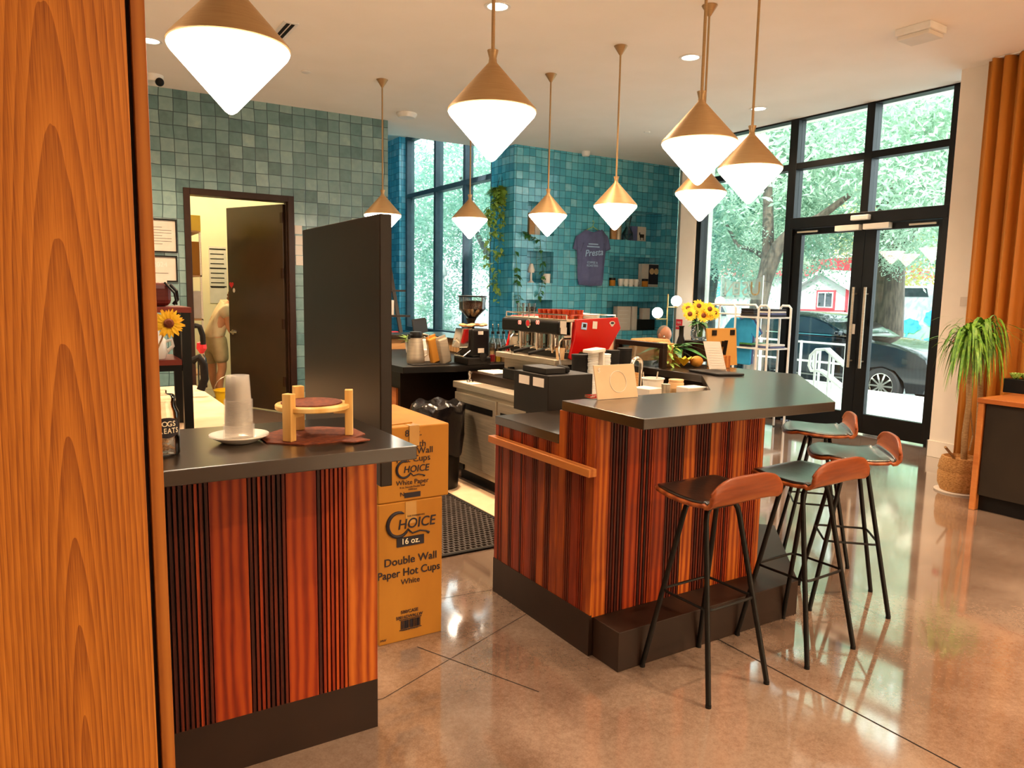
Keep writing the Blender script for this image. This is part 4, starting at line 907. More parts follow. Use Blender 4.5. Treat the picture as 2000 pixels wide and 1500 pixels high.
MB().lathe(q, [(0, .0125), (.024, .0125), (.0, .013)], 20, None, (-1, 0, 0)).build('gauge_face', 'redsign', t)
for k, px in enumerate((1020, 1052, 1082)):
    c = P(px, 660, 'x', xF-.03); c.z = 1.235
    MB().cyl(c+Vector((0, 0, 0)), c+Vector((0, 0, .09)), .035).cyl(c-Vector((0, 0, .012)), c, .042).build('group_head', 'chrome', t, smooth=True)
    h = Vector((-.85, .35, -.22)).normalized()
    f = MB().cyl(c-Vector((0, 0, .035)), c-Vector((0, 0, .012)), .036).tube([c-Vector((0, 0, .02)), c-Vector((0, 0, .02))+h*.08], .008).tube([c+Vector((-.01, 0, -.03)), c+Vector((-.01, 0, -.06))], .01).build('portafilter', 'chrome', t, smooth=True)
    MB().tube([c-Vector((0, 0, .02))+h*.07, c-Vector((0, 0, .02))+h*.12, c-Vector((0, 0, .02))+h*.2], .013, 10, rad=[.009, .014, .012]).build('handle', 'rubber', f, smooth=True)
for px in (1100, 1004):
    c = P(px, 655, 'x', xF-.06); c.z = 1.30
    MB().tube([c, c+Vector((-.03, 0, -.03)), c+Vector((-.045, -.01, -.09)), c+Vector((-.03, -.015, -.2))], .006, 8).cyl(c+Vector((.06, 0, 0)), c+Vector((-.005, 0, 0)), .018).build('steam_wand', 'chrome', t, smooth=True)
MB().box(xF-.12, xF+.2, YN+.03, YF-.02, 1.095, 1.135).build('drip_tray', 'steel', t, bevel=.004)
MB().box(xF-.05, xF+.02, YN+.05, YF-.05, 1.0, 1.095).build('lower_panel', 'tanwood' if 0 else 'steel', t)
MB().box(xF+.021, xB-.02, YN+.05, YF-.05, .985, 1.18).build('chassis', 'black', t)
MB().box(xF-.125, xF-.08, YN+.035, YN+.19, .985, 1.094).build('control_box', 'chrome', t, bevel=.004)
for x in (xF+.06, xB-.06):
    for y in (YN+.1, YF-.1): MB().cyl((x, y, .9305), (x, y, .985), .025).build('foot', 'black', t)
q = P(1141, 637, 'y', YN-.003); s_ = MB().obox(q, (.05, 0, -.006), (0, .008, 0), (.006, 0, .052)).build('timer', 'lightblue', t, bevel=.003); MB().obox(q+Vector((0, -.005, .004)), (.028, 0, -.003), (0, .003, 0), (.003, 0, .026)).build('timer_screen', 'cabgrey', s_)
q = P(1162, 635, 'y', YN-.002); MB().obox(q, (.042, 0, -.003), (0, .002, 0), (.003, 0, .055)).build('note', 'paper', t)
q = P(1196, 631, 'y', YN-.002); mb = MB()
mb.prismy([(q.x+.026*math.cos(k*PI/8), q.z+.014*math.sin(k*PI/8)) for k in range(16)], YN-.002, YN); mb.prismy([(q.x-.008, q.z-.026), (q.x+.008, q.z-.026), (q.x+.018, q.z-.01), (q.x-.018, q.z-.01)], YN-.002, YN)
st_ = mb.build('sticker', 'paper', t); MB().prismy([(q.x+.018*math.cos(k*PI/8), q.z+.009*math.sin(k*PI/8)) for k in range(16)], YN-.003, YN-.002).build('sticker_emblem', 'ink', st_)
for px, py in ((1100, 634), (1101, 646)): q = P(px, py, 'x', xF-.072); MB().obox(q, (.002, 0, 0), (0, .075, 0), (0, 0, .05)).build('note', 'paper', t)
# glasses on the machine: red tumblers and tall clear ones
ZM = zt-.0045; first = None
tum = [(.019, 0), (.024, .02), (.024, .052), (.028, .07), (.025, .07), (.021, .052), (.021, .02), (0, .008)]
for r in range(3):
    for k in range(6):
        x, y = xF+.05+r*.068, YN+.14+k*.066+(.02 if r % 2 else 0)
        if first is None:
            o = MB().lathe((x, y, ZM), [(0, 0)]+tum, 16).build('red_tumbler', 'amber', smooth=True); tag(o, 'red glass tumbler in the cluster on top of the espresso machine', 'glass', 'red tumblers on the espresso machine'); first = o
        else: dup(first, (x, y, ZM))
for k in range(3):
    o = MB().lathe((xF+.06+.0*k, YN+.62+.085*k, ZM), [(0, 0), (.026, 0), (.034, .11), (.032, .11), (.024, .006), (0, .006)], 18).build('clear_glass', 'bottle', smooth=True)
    tag(o, ['tall clear glass next to the red tumblers on the machine', 'middle one of three tall clear glasses on the machine', 'tall clear glass at the far end of the machine top'][k], 'glass')
q = P(1160, 612, 'y', 4.5); mb = MB()
for k in range(3): mb.lathe((q.x, 4.56, ZM+k*.012), [(0, 0), (.055, .0), (.085, .012), (.083, .015), (.05, .005), (0, .005)], 24)
o = mb.build('saucer_stack', 'ceramic', smooth=True); o['kind'] = 'stuff'; tag(o, 'low stack of saucers on the near end of the machine top', 'saucers')
# glass with milk on the drip tray
q = P(1094, 700, 'x', xF-.06); o = MB().lathe((q.x, q.y, 1.1355), [(0, 0), (.028, 0), (.036, .085), (.034, .085), (.026, .01), (0, .01)], 20).build('milk_glass', 'treats', smooth=True); tag(o, 'small glass of milky drink on the drip tray', 'glass')
# knock box with gloves, towel, tamper, board
a = P(1005, 728, 'z', .93)
t = thing('knock_box', (3.19, 4.8, .931), 'black knock box with a bar in front of the espresso machine', 'knock box')
MB().box(3.095, 3.14, 4.42, 5.12, .931, 1.01).box(3.14, 3.185, 4.42, 4.46, .931, 1.02).box(3.14, 3.185, 5.08, 5.12, .931, 1.02).box(3.095, 3.185, 4.42, 5.12, .9305, .94).build('tray', 'black', t, bevel=.004)
MB().cyl((3.15, 4.46, 1.0), (3.15, 5.08, 1.0), .012).build('bar', 'rubber', t)
mb = MB(); rr = random.Random(4)
for k in range(7): mb.sphere((3.10+.04*rr.random(), 4.45+.045*k, 1.03+.02*rr.random()), .03, 10, 7, None, (1.1, 1.3, .7))
o = mb.build('black_cloth', 'rubber', smooth=True); tag(o, 'crumpled black cloth hanging over the knock box', 'cloth')
mb = MB()
for k in range(5): mb.sphere((2.99+.02*math.sin(k), 4.32+.05*k, .868), .032, 10, 6, None, (1.2, 1.1, .35))
o = mb.build('dark_towel', 'rubber', smooth=True); tag(o, 'dark bar towel lying on the near end of the fridge top', 'towel')
q = P(918, 742, 'x', 2.99); q = Vector((2.99, q.y, .8555))
t = thing('tamper', q, 'steel tamper standing on the far end of the fridge top', 'tamper')
MB().lathe(q, [(0, .0), (.03, .0), (.03, .022), (.012, .03), (.012, .05), (.019, .075), (.014, .095), (0, .1)], 20).build('body', 'chrome', t, smooth=True)
o = MB().box(q.x-.055, q.x+.05, q.y-.12, q.y+.1, .8552, .858).build('bar_mat', 'paper'); tag(o, 'white cloth under the tamper on the fridge top', 'cloth'); t.location.z += .0035
a = P(950, 722, 'z', .94); o = MB().box(3.14, 3.36, 5.33, 5.62, .931, .943).build('cutting_board', 'paper', bevel=.004); tag(o, 'white cutting board between the grinder and the machine', 'board')
# ---- grinder
gx_, gy_ = 3.17, 5.80
t = thing('coffee_grinder', (gx_, gy_, .981), 'black coffee grinder with a hopper of brown beans', 'coffee grinder')
MB().box(gx_-.06, gx_+.12, gy_-.13, gy_+.12, 1.05, 1.30).build('body', 'black', t, bevel=.02, seg=3)
MB().box(gx_-.1, gx_+.13, gy_-.14, gy_+.14, .981, 1.05).build('base', 'black', t, bevel=.012)
MB().lathe((gx_, gy_, 0), [(.03, 1.30), (.035, 1.36), (.05, 1.39), (.0, 1.39)], 20).build('collar', 'black', t, smooth=True)
MB().lathe((gx_+.01, gy_, 0), [(.04, 1.388), (.118, 1.47), (.122, 1.575), (.119, 1.575), (.115, 1.471), (.036, 1.39)], 32).build('hopper', 'bottle', t, smooth=True)
o = MB().lathe((gx_+.01, gy_, 0), [(0, 1.392), (.035, 1.392), (.112, 1.47), (.114, 1.53), (.06, 1.545), (0, 1.54)], 28).build('beans', 'beans', t, smooth=True); o['kind'] = 'stuff'
MB().lathe((gx_+.01, gy_, 0), [(0, 1.576), (.128, 1.576), (.128, 1.588), (0, 1.59)], 28).build('hopper_lid', 'black', t)
MB().obox((gx_-.10, gy_-.02, 1.22), (.10, 0, 0), (0, .14, 0), (.04, 0, .17)).build('steel_chute', 'chrome', t, bevel=.008)
MB().tube([(gx_-.06, gy_-.1, 1.11), (gx_-.13, gy_-.1, 1.06), (gx_-.13, gy_+.06, 1.06), (gx_-.06, gy_+.06, 1.11)], .006).build('fork', 'chrome', t)
MB().box(gx_+.0, gx_+.06, gy_-.134, gy_-.1305, 1.09, 1.13).box(gx_+.0, gx_+.05, gy_-.134, gy_-.1305, 1.25, 1.28).build('label', 'paper', t)
MB().lathe((gx_+.05, gy_-.131, 1.055), [(0, 0), (.034, 0), (.034, .012), (0, .014)], 24, None, (0, -1, 0)).build('dial', 'rubber', t)
mb = MB(); rr = random.Random(12)
for k in range(8): mb.sphere((gx_-.12+.03*k, gy_-.06+.03*rr.uniform(-1, 1), 1.325+.012*rr.random()), .026, 9, 6, None, (1.2, 1.2, .6))
o = mb.build('tan_cloth', 'tanwood', smooth=True); tag(o, 'crumpled tan cloth lying on the grinder body', 'cloth')
q = Vector((gx_-.02, gy_-.27, .981)); q = P(912, 722, 'z', .981)
o = MB().lathe((3.08, 5.74+.0, .9815), [(0, 0), (.0, 0)], 8) if 0 else None
for k, (dx_, dy_) in enumerate(((-.20, .10), (-.24, .22))):
    b0 = Vector((gx_+dx_, gy_+dy_, .9815)); t2 = thing('coffee_bag', b0, ['silver coffee bag leaning left of the grinder', 'brown coffee bag behind the silver one by the grinder'][k], 'bag')
    MB().obox(b0+Vector((-.02, 0, .115)), (.09, 0, .03), (0, .07, 0), (-.05, 0, .22)).build('pouch', ['steel', 'card'][k], t2, bevel=.012); MB().obox(b0+Vector((-.052, 0, .235)), (.09, 0, .03), (0, .012, 0), (-.004, 0, .02)).build('folded_top', ['steel', 'card'][k], t2)
# airpot, pots, cups
q = P(812, 709, 'z', .981)
t = thing('airpot', q, 'steel vacuum coffee pot with a black top on the back counter', 'airpot')
MB().lathe(q, [(0, 0), (.075, 0), (.08, .01), (.08, .06), (.062, .2), (.06, .225), (0, .225)], 28).build('body', 'steel', t, smooth=True)
MB().lathe(q, [(0, .226), (.056, .226), (.06, .25), (.05, .28), (0, .285)], 24).build('cap', 'black', t, smooth=True); MB().tube([q+Vector((-.05, -.03, .25)), q+Vector((-.085, -.05, .255)), q+Vector((-.09, -.055, .22))], .012).build('spout', 'black', t); MB().tube([q+Vector((.05, -.03, .26)), q+Vector((.105, -.03, .25)), q+Vector((.105, -.03, .08)), q+Vector((.07, -.03, .06))], .01).build('handle', 'steel', t, smooth=True)
o = MB().box(q.x-.12, q.x+.35, q.y-.22, q.y-.095, .981, .986).build('drip_mat', 'rubber'); tag(o, 'thin black mat on the back counter in front of the steel pot', 'mat')
q = P(850, 707, 'z', .981); t = thing('cup_holder', q, 'small brown cube shaped holder between pot and grinder', 'holder')
MB().box(q.x-.035, q.x+.035, q.y-.035, q.y+.035, .9815, 1.045).build('body', 'darkbrown', t, bevel=.006); MB().tube([q+Vector((-.03, 0, .065)), q+Vector((0, 0, .085)), q+Vector((.03, 0, .065))], .006).build('clip', 'black', t)
o = MB().box(q.x-.16, q.x+.0, q.y+.06, q.y+.16, .9815, 1.09).build('paper_filter_box', 'paper', bevel=.004); tag(o, 'white box behind the small brown holder', 'box')
for k, (px, w_, h_, m_, lb) in enumerate(((832, .14, .2, 'clear', 'clear storage tub behind the steel coffee pot'), (847, .16, .17, 'frost', 'frosted storage tub right of the clear one'))):
    q = P(px, 700, 'z', .981); o = MB().box(q.x-w_/2, q.x+w_/2, q.y+.15, q.y+.3, .9815, .9815+h_).build('storage_tub', m_, bevel=.008); tag(o, lb, 'tub')
# small plant by the window bar
q = P(800, 690, 'z', .981); q = Vector((2.95, 7.1, .981)); q.x = P(803, 650, 'y', 7.1).x
t = thing('small_plant', q, 'small bright green plant behind the steel coffee pot', 'plant')
MB().lathe(q, [(0, .001), (.05, .001), (.065, .12), (.058, .12), (0, .1)], 20).build('pot', 'ceramic', t, smooth=True)
mb = MB(); rr = random.Random(3)
for k in range(46): a = rr.random()*2*PI; e = rr.uniform(.2, 1.3); mb.leaf(q+Vector((0, 0, .11)), (math.cos(a), math.sin(a), e), rr.uniform(.08, .17), .045, (0, 0, 1), .4, 3)
mb.build('foliage', 'leafvar', t, smooth=True)
# syrup bottles
bc = ['redsign', 'yellow', 'treats', 'card']
for k in range(4):
    q = Vector((3.44+.0*k, 5.86, .981)); q.x = P(962+10.5*k, 690, 'y', 5.86).x
    t = thing('syrup_bottle', q, ['clear pump bottle of dark red syrup, nearest the grinder', 'clear pump bottle of yellow syrup, second from the grinder', 'clear pump bottle of pale syrup, third from the grinder', 'clear pump bottle of brown syrup, nearest the machine'][k], 'bottle', 'syrup bottles behind the bar')
    MB().lathe(q, [(0, .002), (.034, .002), (.036, .01), (.036, .17), (.014, .22), (.013, .26), (.011, .26), (.012, .22), (.033, .168), (.033, .006), (0, .006)], 22).build('glass_body', 'bottle', t, smooth=True)
    MB().lathe(q, [(0, .008), (.032, .008), (.032, .07+.012*k), (0, .07+.012*k)], 20).build('syrup', ['redsign', 'yellow', 'treats', 'card'][k], t, smooth=True)
    MB().lathe(q, [(0, .261), (.015, .261), (.015, .285), (.004, .287), (.004, .33), (0, .33)], 14).build('pourer', 'black', t); MB().tube([q+Vector((0, 0, .325)), q+Vector((-.006, -.01, .345)), q+Vector((-.014, -.02, .35))], .005).build('spout', 'steel', t)
# leaning ladder rack by the alcove
t = thing('ladder_shelf', (3.4, 8.9, 0), 'dark leaning ladder rack with small shelves behind the dark screen', 'shelf')
a, b = P(761, 523, 'y', 9.0), P(790, 690, 'y', 8.6)
d_ = (b-a); foot = a+d_*(a.z/(a.z-b.z)) if a.z != b.z else b
ft = a+d_*((a.z-.02)/(a.z-b.z)); off = Vector((-.5, .12, 0))
MB().obox((a+ft)/2, (.045, 0, 0), (0, .03, 0), ft-a).build('rail', 'cabgrey', t); MB().obox((a+ft)/2+off, (.045, 0, 0), (0, .03, 0), ft-a).build('rail', 'cabgrey', t)
for z in (1.62, 1.30, .98):
    k = (a.z-z)/(a.z-ft.z); c = a+(ft-a)*k; MB().box(c.x-.56, c.x+.16, c.y-.02, c.y+.24, z-.012, z+.012).build('shelf_board', 'cabgrey', t)
    lb = {1.62: 'white box on the top board of the ladder rack', 1.30: 'pale box on the middle board of the ladder rack', .98: 'red tin on the lower board of the ladder rack'}[z]
    o = MB().box(c.x-.15, c.x-.03, c.y+.05, c.y+.17, z+.0125, z+(.2 if z != .98 else .13)).build('stored_box' if z != .98 else 'red_tin', 'paper' if z != .98 else 'redsign', bevel=.006); tag(o, lb, 'box' if z != .98 else 'tin')
# tablet by the window
q = Vector((4.2, 8.0, 1.1305)); q.x = P(820, 630, 'y', 8.0).x
o = MB().obox(q+Vector((0, 0, .085)), (.2, .05, .02), (-.01, .02, .02), (0, .05, .15)).obox(q+Vector((0, .03, .01)), (.1, 0, 0), (0, .1, 0), (0, 0, .018)).build('tablet_stand', 'slatebox', bevel=.004); tag(o, 'tilted tablet on a stand in front of the alcove windows', 'tablet')

# ================================================================== ITEMS ON THE FAR ARM OF THE BAR
a = P(1300, 671, 'x', 3.5); b = P(1199, 665, 'x', 3.5); yb = 4.18
t = thing('glass_screen', (3.5, (a.y+yb)/2, ZT), 'dark framed glass guard standing on the far arm of the bar', 'screen')
MB().box(3.48, 3.52, a.y, yb, a.z-.035, a.z).box(3.48, 3.52, a.y, a.y+.04, ZT+.001, a.z-.035).box(3.48, 3.52, yb-.04, yb, ZT+.001, a.z-.035).build('frame', 'darkbrown', t, bevel=.003)
MB().box(3.497, 3.503, a.y+.04, yb-.04, ZT+.001, a.z-.035).build('pane', 'bottle', t)
a, b = P(1275, 722, 'z', ZT), P(1438, 735, 'z', ZT)
o = MB().obox(((3.60+3.49)/2+.04, 3.30, ZT+.008), (.17, -.06, 0), (.03, .28, 0), (0, 0, .014)).build('tablet', 'slatebox', bevel=.004); tag(o, 'flat black tablet lying on the bar top near its inner edge', 'tablet')
# leaning price card
a, b = P(1390, 726, 'z', ZT), P(1420, 727, 'z', ZT)
t = thing('menu_card', (a+b)/2, 'white leaning card of prices on the far arm of the bar', 'sign')
h = .19; c = (a+b)/2; lean = Vector((-.02, .05, h)); wv = (b-a)
MB().obox(c+lean*.5+Vector((0, .012, .006)), wv*1.1, Vector((.001, .003, 0)), lean).build('card', 'paper', t)
mb = MB()
for k in range(8): mb.obox(c+lean*(.2+.085*k)+Vector((0, .012, .006))+Vector((-.0005, -.003, 0)), wv*.8, Vector((0, .001, 0)), lean*.018)
mb.build('print_lines', 'frost', t)
MB().obox(c+Vector((0, .05, .01)), wv*.9, (0, .09, 0), (0, 0, .018)).build('holder', 'clear', t)
# tan easel board seen from behind, wooden tray box
pl = 3.66; a, b = P(1387, 715, 'y', pl), P(1443, 715, 'y', pl); zb, ztp = ZT+.002, P(1415, 641, 'y', pl).z
t = thing('easel_board', ((a.x+b.x)/2, pl, ZT), 'tan backed display board seen from behind on the bar', 'display board')
cxx = (a.x+b.x)/2-.04; hw = (b.x-a.x)/2
MB().obox((cxx, pl, (zb+ztp)/2), (hw*2, .0, 0), (0, .012, 0), (-.03, 0, ztp-zb)).build('board', 'bronze', t, bevel=.002)
for s in (-1, 1): MB().box(cxx+s*hw*.62-.022, cxx+s*hw*.62+.022, pl-.012, pl-.0065, ztp-.05, ztp-.012).build('clip', 'black', t)
MB().obox((cxx+.0, pl-.03, (zb+ztp)/2-.01), (.03, 0, 0), (0, .006, 0), (-.02, -.035, .12)).box(cxx-.012, cxx+.03, pl-.014, pl-.0065, ztp-.13, ztp-.09).build('strut', 'black', t)
o = MB().box(b.x-.10-max(0, b.x-3.985), b.x-max(0, b.x-3.985), pl-.12, pl-.045, ZT+.001, ZT+.085).build('wooden_box', 'railwood', bevel=.003); tag(o, 'small wooden box in front of the tan board', 'box')
# dark wooden planter under the sunflower vase
vx = P(1378, 670, 'y', 4.02).x; z0 = P(1372, 665, 'y', 4.02).z
o = MB().box(vx-.17, vx+.01, 3.94, 4.12, ZT+.001, z0).build('dark_stand', 'darkbrown', bevel=.004); tag(o, 'dark brown block carrying the vase of sunflowers', 'stand')
vp = Vector((vx-.06, 4.03, z0+.001))
t = thing('sunflower_bouquet', vp, 'bunch of sunflowers in a round glass vase on the bar', 'flowers')
MB().lathe(vp, [(0, .002), (.045, .002), (.066, .03), (.066, .07), (.04, .105), (.052, .125), (.05, .125), (.037, .105), (.062, .07), (.062, .03), (0, .008)], 28).build('glass_vase', 'bottle', t, smooth=True)
rr = random.Random(9); fl = [(-.14, -.03, .20), (-.09, .04, .24), (-.05, -.08, .19), (.0, .02, .26), (.03, -.07, .20), (.08, .03, .24), (.11, -.04, .21), (-.02, -.11, .24), (.05, .09, .21)]
for k, (dx_, dy_, dz_) in enumerate(fl):
    c = vp+Vector((dx_, dy_, dz_)); mb = MB(); flower(mb, c, (-.35+dx_*2, -.9+dy_*2, .35), .052, 13, .2, k); mb.build('flower_head', ['petal', 'flowereye'], t)
mb = MB(); lf = MB()
for dx_, dy_, dz_ in fl: mb.tube([vp+Vector((dx_*.1, dy_*.1, .02)), vp+Vector((dx_*.3, dy_*.3, .12)), vp+Vector((dx_, dy_+.006, dz_-.006))], .0035, 5)
mb.build('stems', 'leafdark', t)
for k in range(14): a_ = rr.random()*2*PI; lf.leaf(vp+Vector((0, 0, .13)), (math.cos(a_), math.sin(a_), rr.uniform(-.1, .5)), .1, .05, (0, 0, 1), .4, 3)
lf.build('leaves', 'leafdark', t)
q = Vector((vx-.22, 4.06, ZT+.001)); o = MB().lathe(q, [(0, 0), (.035, 0), (.04, .02), (.036, .13), (.018, .19), (.017, .255), (.024, .265), (0, .266)], 24).build('black_bottle', 'black', smooth=True); tag(o, 'black bottle shaped vase left of the sunflowers', 'vase')
# broad leaved plant with basket and squash
pp = Vector((3.72, 3.86, ZT+.001))
t = thing('leafy_plant', pp, 'plant with broad dark green leaves in a small pot on the bar', 'plant')
MB().lathe(pp+Vector((.06, .04, 0)), [(0, 0), (.06, 0), (.078, .1), (.07, .1), (0, .085)], 24).build('pot', 'card', t, smooth=True)
mb = MB(); rr = random.Random(21)
for k, (a_, e_, L_) in enumerate(((200, .9, .2), (170, .6, .23), (240, .5, .2), (285, .5, .24), (320, .35, .26), (345, .7, .22), (20, .8, .2), (90, 1.0, .2), (265, 1.2, .17), (305, 1.1, .2), (140, .9, .18), (330, .1, .2))):
    a_ = math.radians(a_); mb.leaf(pp+Vector((.06, .04, .1)), (math.cos(a_), math.sin(a_), e_), L_, .095, (0, 0, 1), .75, 6)
mb.build('leaves', 'leafdark', t, smooth=True)
q = pp+Vector((-.10, -.06, 0)); t = thing('pot_of_herbs', q, 'striped orange pot with variegated leaves left of the broad leaved plant', 'plant')
MB().lathe(q, [(0, 0), (.045, 0), (.055, .16), (.048, .16), (0, .14)], 20).build('pot', 'basket', t, smooth=True)
mb = MB()
for k in range(60): a_ = rr.random()*2*PI; mb.leaf(q+Vector((.0, 0, rr.uniform(.02, .16)))+Vector((math.cos(a_), math.sin(a_), 0))*.05, (math.cos(a_), math.sin(a_), rr.uniform(-.3, .8)), .06, .03, (0, 0, 1), .5, 3)
mb.build('foliage', 'leafvar', t)
q = pp+Vector((.06, -.20, .04)); o = MB().sphere(q, .045, 18, 12, None, (1, 1, .85)).build('orange_squash', 'card', smooth=True); tag(o, 'orange squash in front of the broad leaved plant', 'squash')
q = pp+Vector((-.03, -.17, .0)); mb = MB()
for k in range(9): a_ = k*.7; mb.leaf(q+Vector((0, 0, .01)), (math.cos(a_), math.sin(a_), 1.6), .09, .05, (0, 0, 1), .3, 3)
o = mb.build('yellow_leaves', 'petal'); tag(o, 'small spray of yellow leaves beside the orange squash', 'leaves')
o = MB().lathe((5.94, 6.5, 0), [(0, .001), (.2, .001), (.24, .9), (.25, 1.06), (.22, 1.11), (0, 1.13)], 28).build('burlap_basket', 'basket', smooth=True); tag(o, 'tall straw basket beyond the glass guard', 'basket')

# ================================================================== BLUE WALL: SHIRT, NICHES, PLANTS
YS = WY-.03
t = thing('wall_shirt', (7.45, YS, 1.8), 'slate blue printed T-shirt on a hanger on the blue wall', 'shirt')
pts = [(1142, 449), (1125, 462), (1119, 486), (1133, 491), (1138, 474), (1129, 556), (1150, 559), (1172, 558), (1177, 520), (1178, 476), (1182, 491), (1193, 487), (1186, 462), (1174, 449), (1166, 452), (1158, 454), (1150, 452)]
w = [P(x, y, 'y', YS) for x, y in pts]
mid = Vector((sum(p.x for p in w)/len(w), 0, sum(p.z for p in w)/len(w)))
mb = MB(); W_ = [(p.x, p.z) for p in w]
bmx = bmesh.new(); vs = [bmx.verts.new((x, 0, z)) for x, z in W_]; bmx.faces.new(vs); bmesh.ops.triangulate(bmx, faces=bmx.faces)
bmesh.ops.subdivide_edges(bmx, edges=bmx.edges, cuts=5, use_grid_fill=True)
x0s, x1s = min(p[0] for p in W_), max(p[0] for p in W_); zlo = min(p[1] for p in W_)
for v in bmx.verts:
    e = (v.co.x-(x0s+x1s)/2)/((x1s-x0s)/2); k = max(0, (1.0-(v.co.z-zlo)/.95)); v.co.y = YS-.035*(1-e*e)-.012*k*math.sin(e*9+v.co.z*2)-.006*math.sin(e*17)
bmx.verts.index_update(); mb.add([v.co.copy() for v in bmx.verts], [[v.index for v in f.verts] for f in bmx.faces]); bmx.free()
o = mb.build('fabric', 'shirtblue', t, smooth=True); s_ = o.modifiers.new('thick', 'SOLIDIFY'); s_.thickness = .012; s_.offset = -1
for s, h, px, py in (('Presta', .105, 1160, 494), ('COFFEE &', .035, 1157, 513), ('ROASTERS', .035, 1157, 519)):
    text(s, h, P(px, py, 'y', YS-.055), t, 'lightblue', 'shirt_print', shear=.25 if s == 'Presta' else 0, rot=math.radians(6) if s == 'Presta' else 0, bold=.02)
mb = MB()
for py, hw in ((477, .10), (482, .13)):
    q = P(1159, py, 'y', YS-.05); mb.box(q.x-hw, q.x+hw, q.y-.001, q.y+.001, q.z-.01, q.z+.01)
mb.build('shirt_print', 'lightblue', t)
q = P(1158, 449, 'y', YS); MB().tube([q+Vector((-.17, 0, -.03)), q+Vector((0, 0, .05)), q+Vector((.17, 0, -.03))], .006).tube([q+Vector((0, 0, .05)), q+Vector((0, 0, .09)), q+Vector((.025, 0, .12)), q+Vector((0, 0, .15)), q+Vector((-.02, 0, .13))], .004).build('hanger', 'leafvar', t)
YN_ = WY+.13
def nz(px, y=YN_): return P(px, 500, 'y', y).x
def nbox(px0, px1, zb, h, name, m, label, cat, d=.1, y=YN_):
    x0, x1 = nz(px0, y), nz(px1, y); o = MB().box(x0, x1, y, y+d, zb+.001, zb+h).build(name, m, bevel=.004); return tag(o, label, cat), x0, x1
def njar(px, zb, r, h, name, m, label, cat, y=YN_, prof=None):
    q = Vector((nz(px, y), y, zb+.001)); o = MB().lathe(q, prof or [(0, 0), (r, 0), (r, h*.8), (r*.8, h*.86), (r*.8, h), (0, h)], 20).build(name, m, smooth=True); return tag(o, label, cat)
Z1, Z2, Z3 = 2.552, 1.765, .998
njar(1196, Z1, .06, .30, 'canister', 'tanwood', 'tan canister at the left end of the top right niche', 'canister'); njar(1206, Z1, .055, .33, 'canister', 'steel', 'steel canister next to the tan one in the top right niche', 'canister')
njar(1224, Z1, .09, .4, 'glass_carafe', 'bottle', 'glass carafe in the top right niche', 'carafe', prof=[(0, 0), (.1, 0), (.1, .12), (.03, .24), (.07, .42), (.067, .42), (.027, .24), (.095, .12), (0, .01)])
nbox(1232, 1243, Z1, .26, 'dark_pack', 'shirtblue', 'dark blue pack behind the carafe in the top right niche', 'pack'); o, x0, x1 = nbox(1244, 1260, Z1, .26, 'gift_box', 'paper', 'white box with a small animal picture in the top right niche', 'box')
MB().box((x0+x1)/2-.05, (x0+x1)/2+.05, YN_-.002, YN_, Z1+.07, Z1+.13).box((x0+x1)/2-.04, (x0+x1)/2-.025, YN_-.002, YN_, Z1+.03, Z1+.07).box((x0+x1)/2+.03, (x0+x1)/2+.045, YN_-.002, YN_, Z1+.03, Z1+.07).box((x0+x1)/2-.065, (x0+x1)/2-.04, YN_-.002, YN_, Z1+.11, Z1+.16).build('picture', 'cabgrey', o)
for k, px in enumerate((1193, 1257)):
    q = Vector((nz(px), YN_-.06, Z2+.001)); t = thing('small_jar', q, ['small black lidded jar at the left end of the middle right niche', 'small black lidded jar beside the boxed set in the middle right niche'][k], 'jar')
    MB().lathe(q, [(0, 0), (.055, 0), (.055, .1), (0, .1)], 18).build('body', 'card', t, smooth=True); MB().lathe(q, [(0, .101), (.058, .101), (.058, .14), (0, .14)], 18).build('lid', 'black', t, smooth=True)
first = None
for k in range(4):
    x = nz(1214)+.115*k; q = Vector((x, YN_, Z2+.001))
    if first is None:
        t = thing('stacking_cup', q, 'white cup in the row of four in the middle right niche', 'cup', 'row of white cups in the niche')
        MB().lathe(q, [(0, 0), (.04, 0), (.052, .09), (.052, .13), (.047, .13), (.036, .01), (0, .01)], 20).build('bowl', 'ceramic', t, smooth=True); MB().tube(arc(q+Vector((.05, -.01, .07)), .03, -PI/2, PI/2, 6, 'xz'), .007).build('handle', 'ceramic', t, smooth=True); first = t
    else: dup(first, q)
o, x0, x1 = nbox(1255, 1289, Z2, .41, 'boxed_set', 'paper', 'white and black box with round pictures in the middle right niche', 'box', .1, YN_+.02)
MB().box(x0+(x1-x0)*.38, x1, YN_+.018, YN_+.02, Z2+.05, Z2+.40).build('dark_print', 'ink', o)
for k, xx in enumerate((.56, .82)): MB().lathe((x0+(x1-x0)*xx, YN_+.0178, Z2+.28), [(0, 0), (.055, 0), (.055, .002), (0, .002)], 20, None, (0, -1, 0)).build('round_print', 'treats', o)
o, x0, x1 = nbox(1210, 1236, Z3, .42, 'menu_box', 'paper', 'white printed box in the lowest right niche', 'box', .12)
mb = MB()
for k in range(4): mb.box(x0+.03, x1-.05-.03*(k % 2), YN_-.002, YN_, Z3+.34-k*.07, Z3+.35-k*.07)
mb.build('print_lines', 'frost', o)
nbox(1239, 1249, Z3, .42, 'menu_box', 'paper', 'narrow white box right of the printed one in the lowest right niche', 'box', .12); nbox(1249, 1284, Z3, .19, 'dark_tray', 'slatebox', 'dark tray at the right end of the lowest right niche', 'tray'); nbox(1260, 1274, Z3+.19, .2, 'small_white_box', 'paper', 'small white box standing on the dark tray in the niche', 'box')
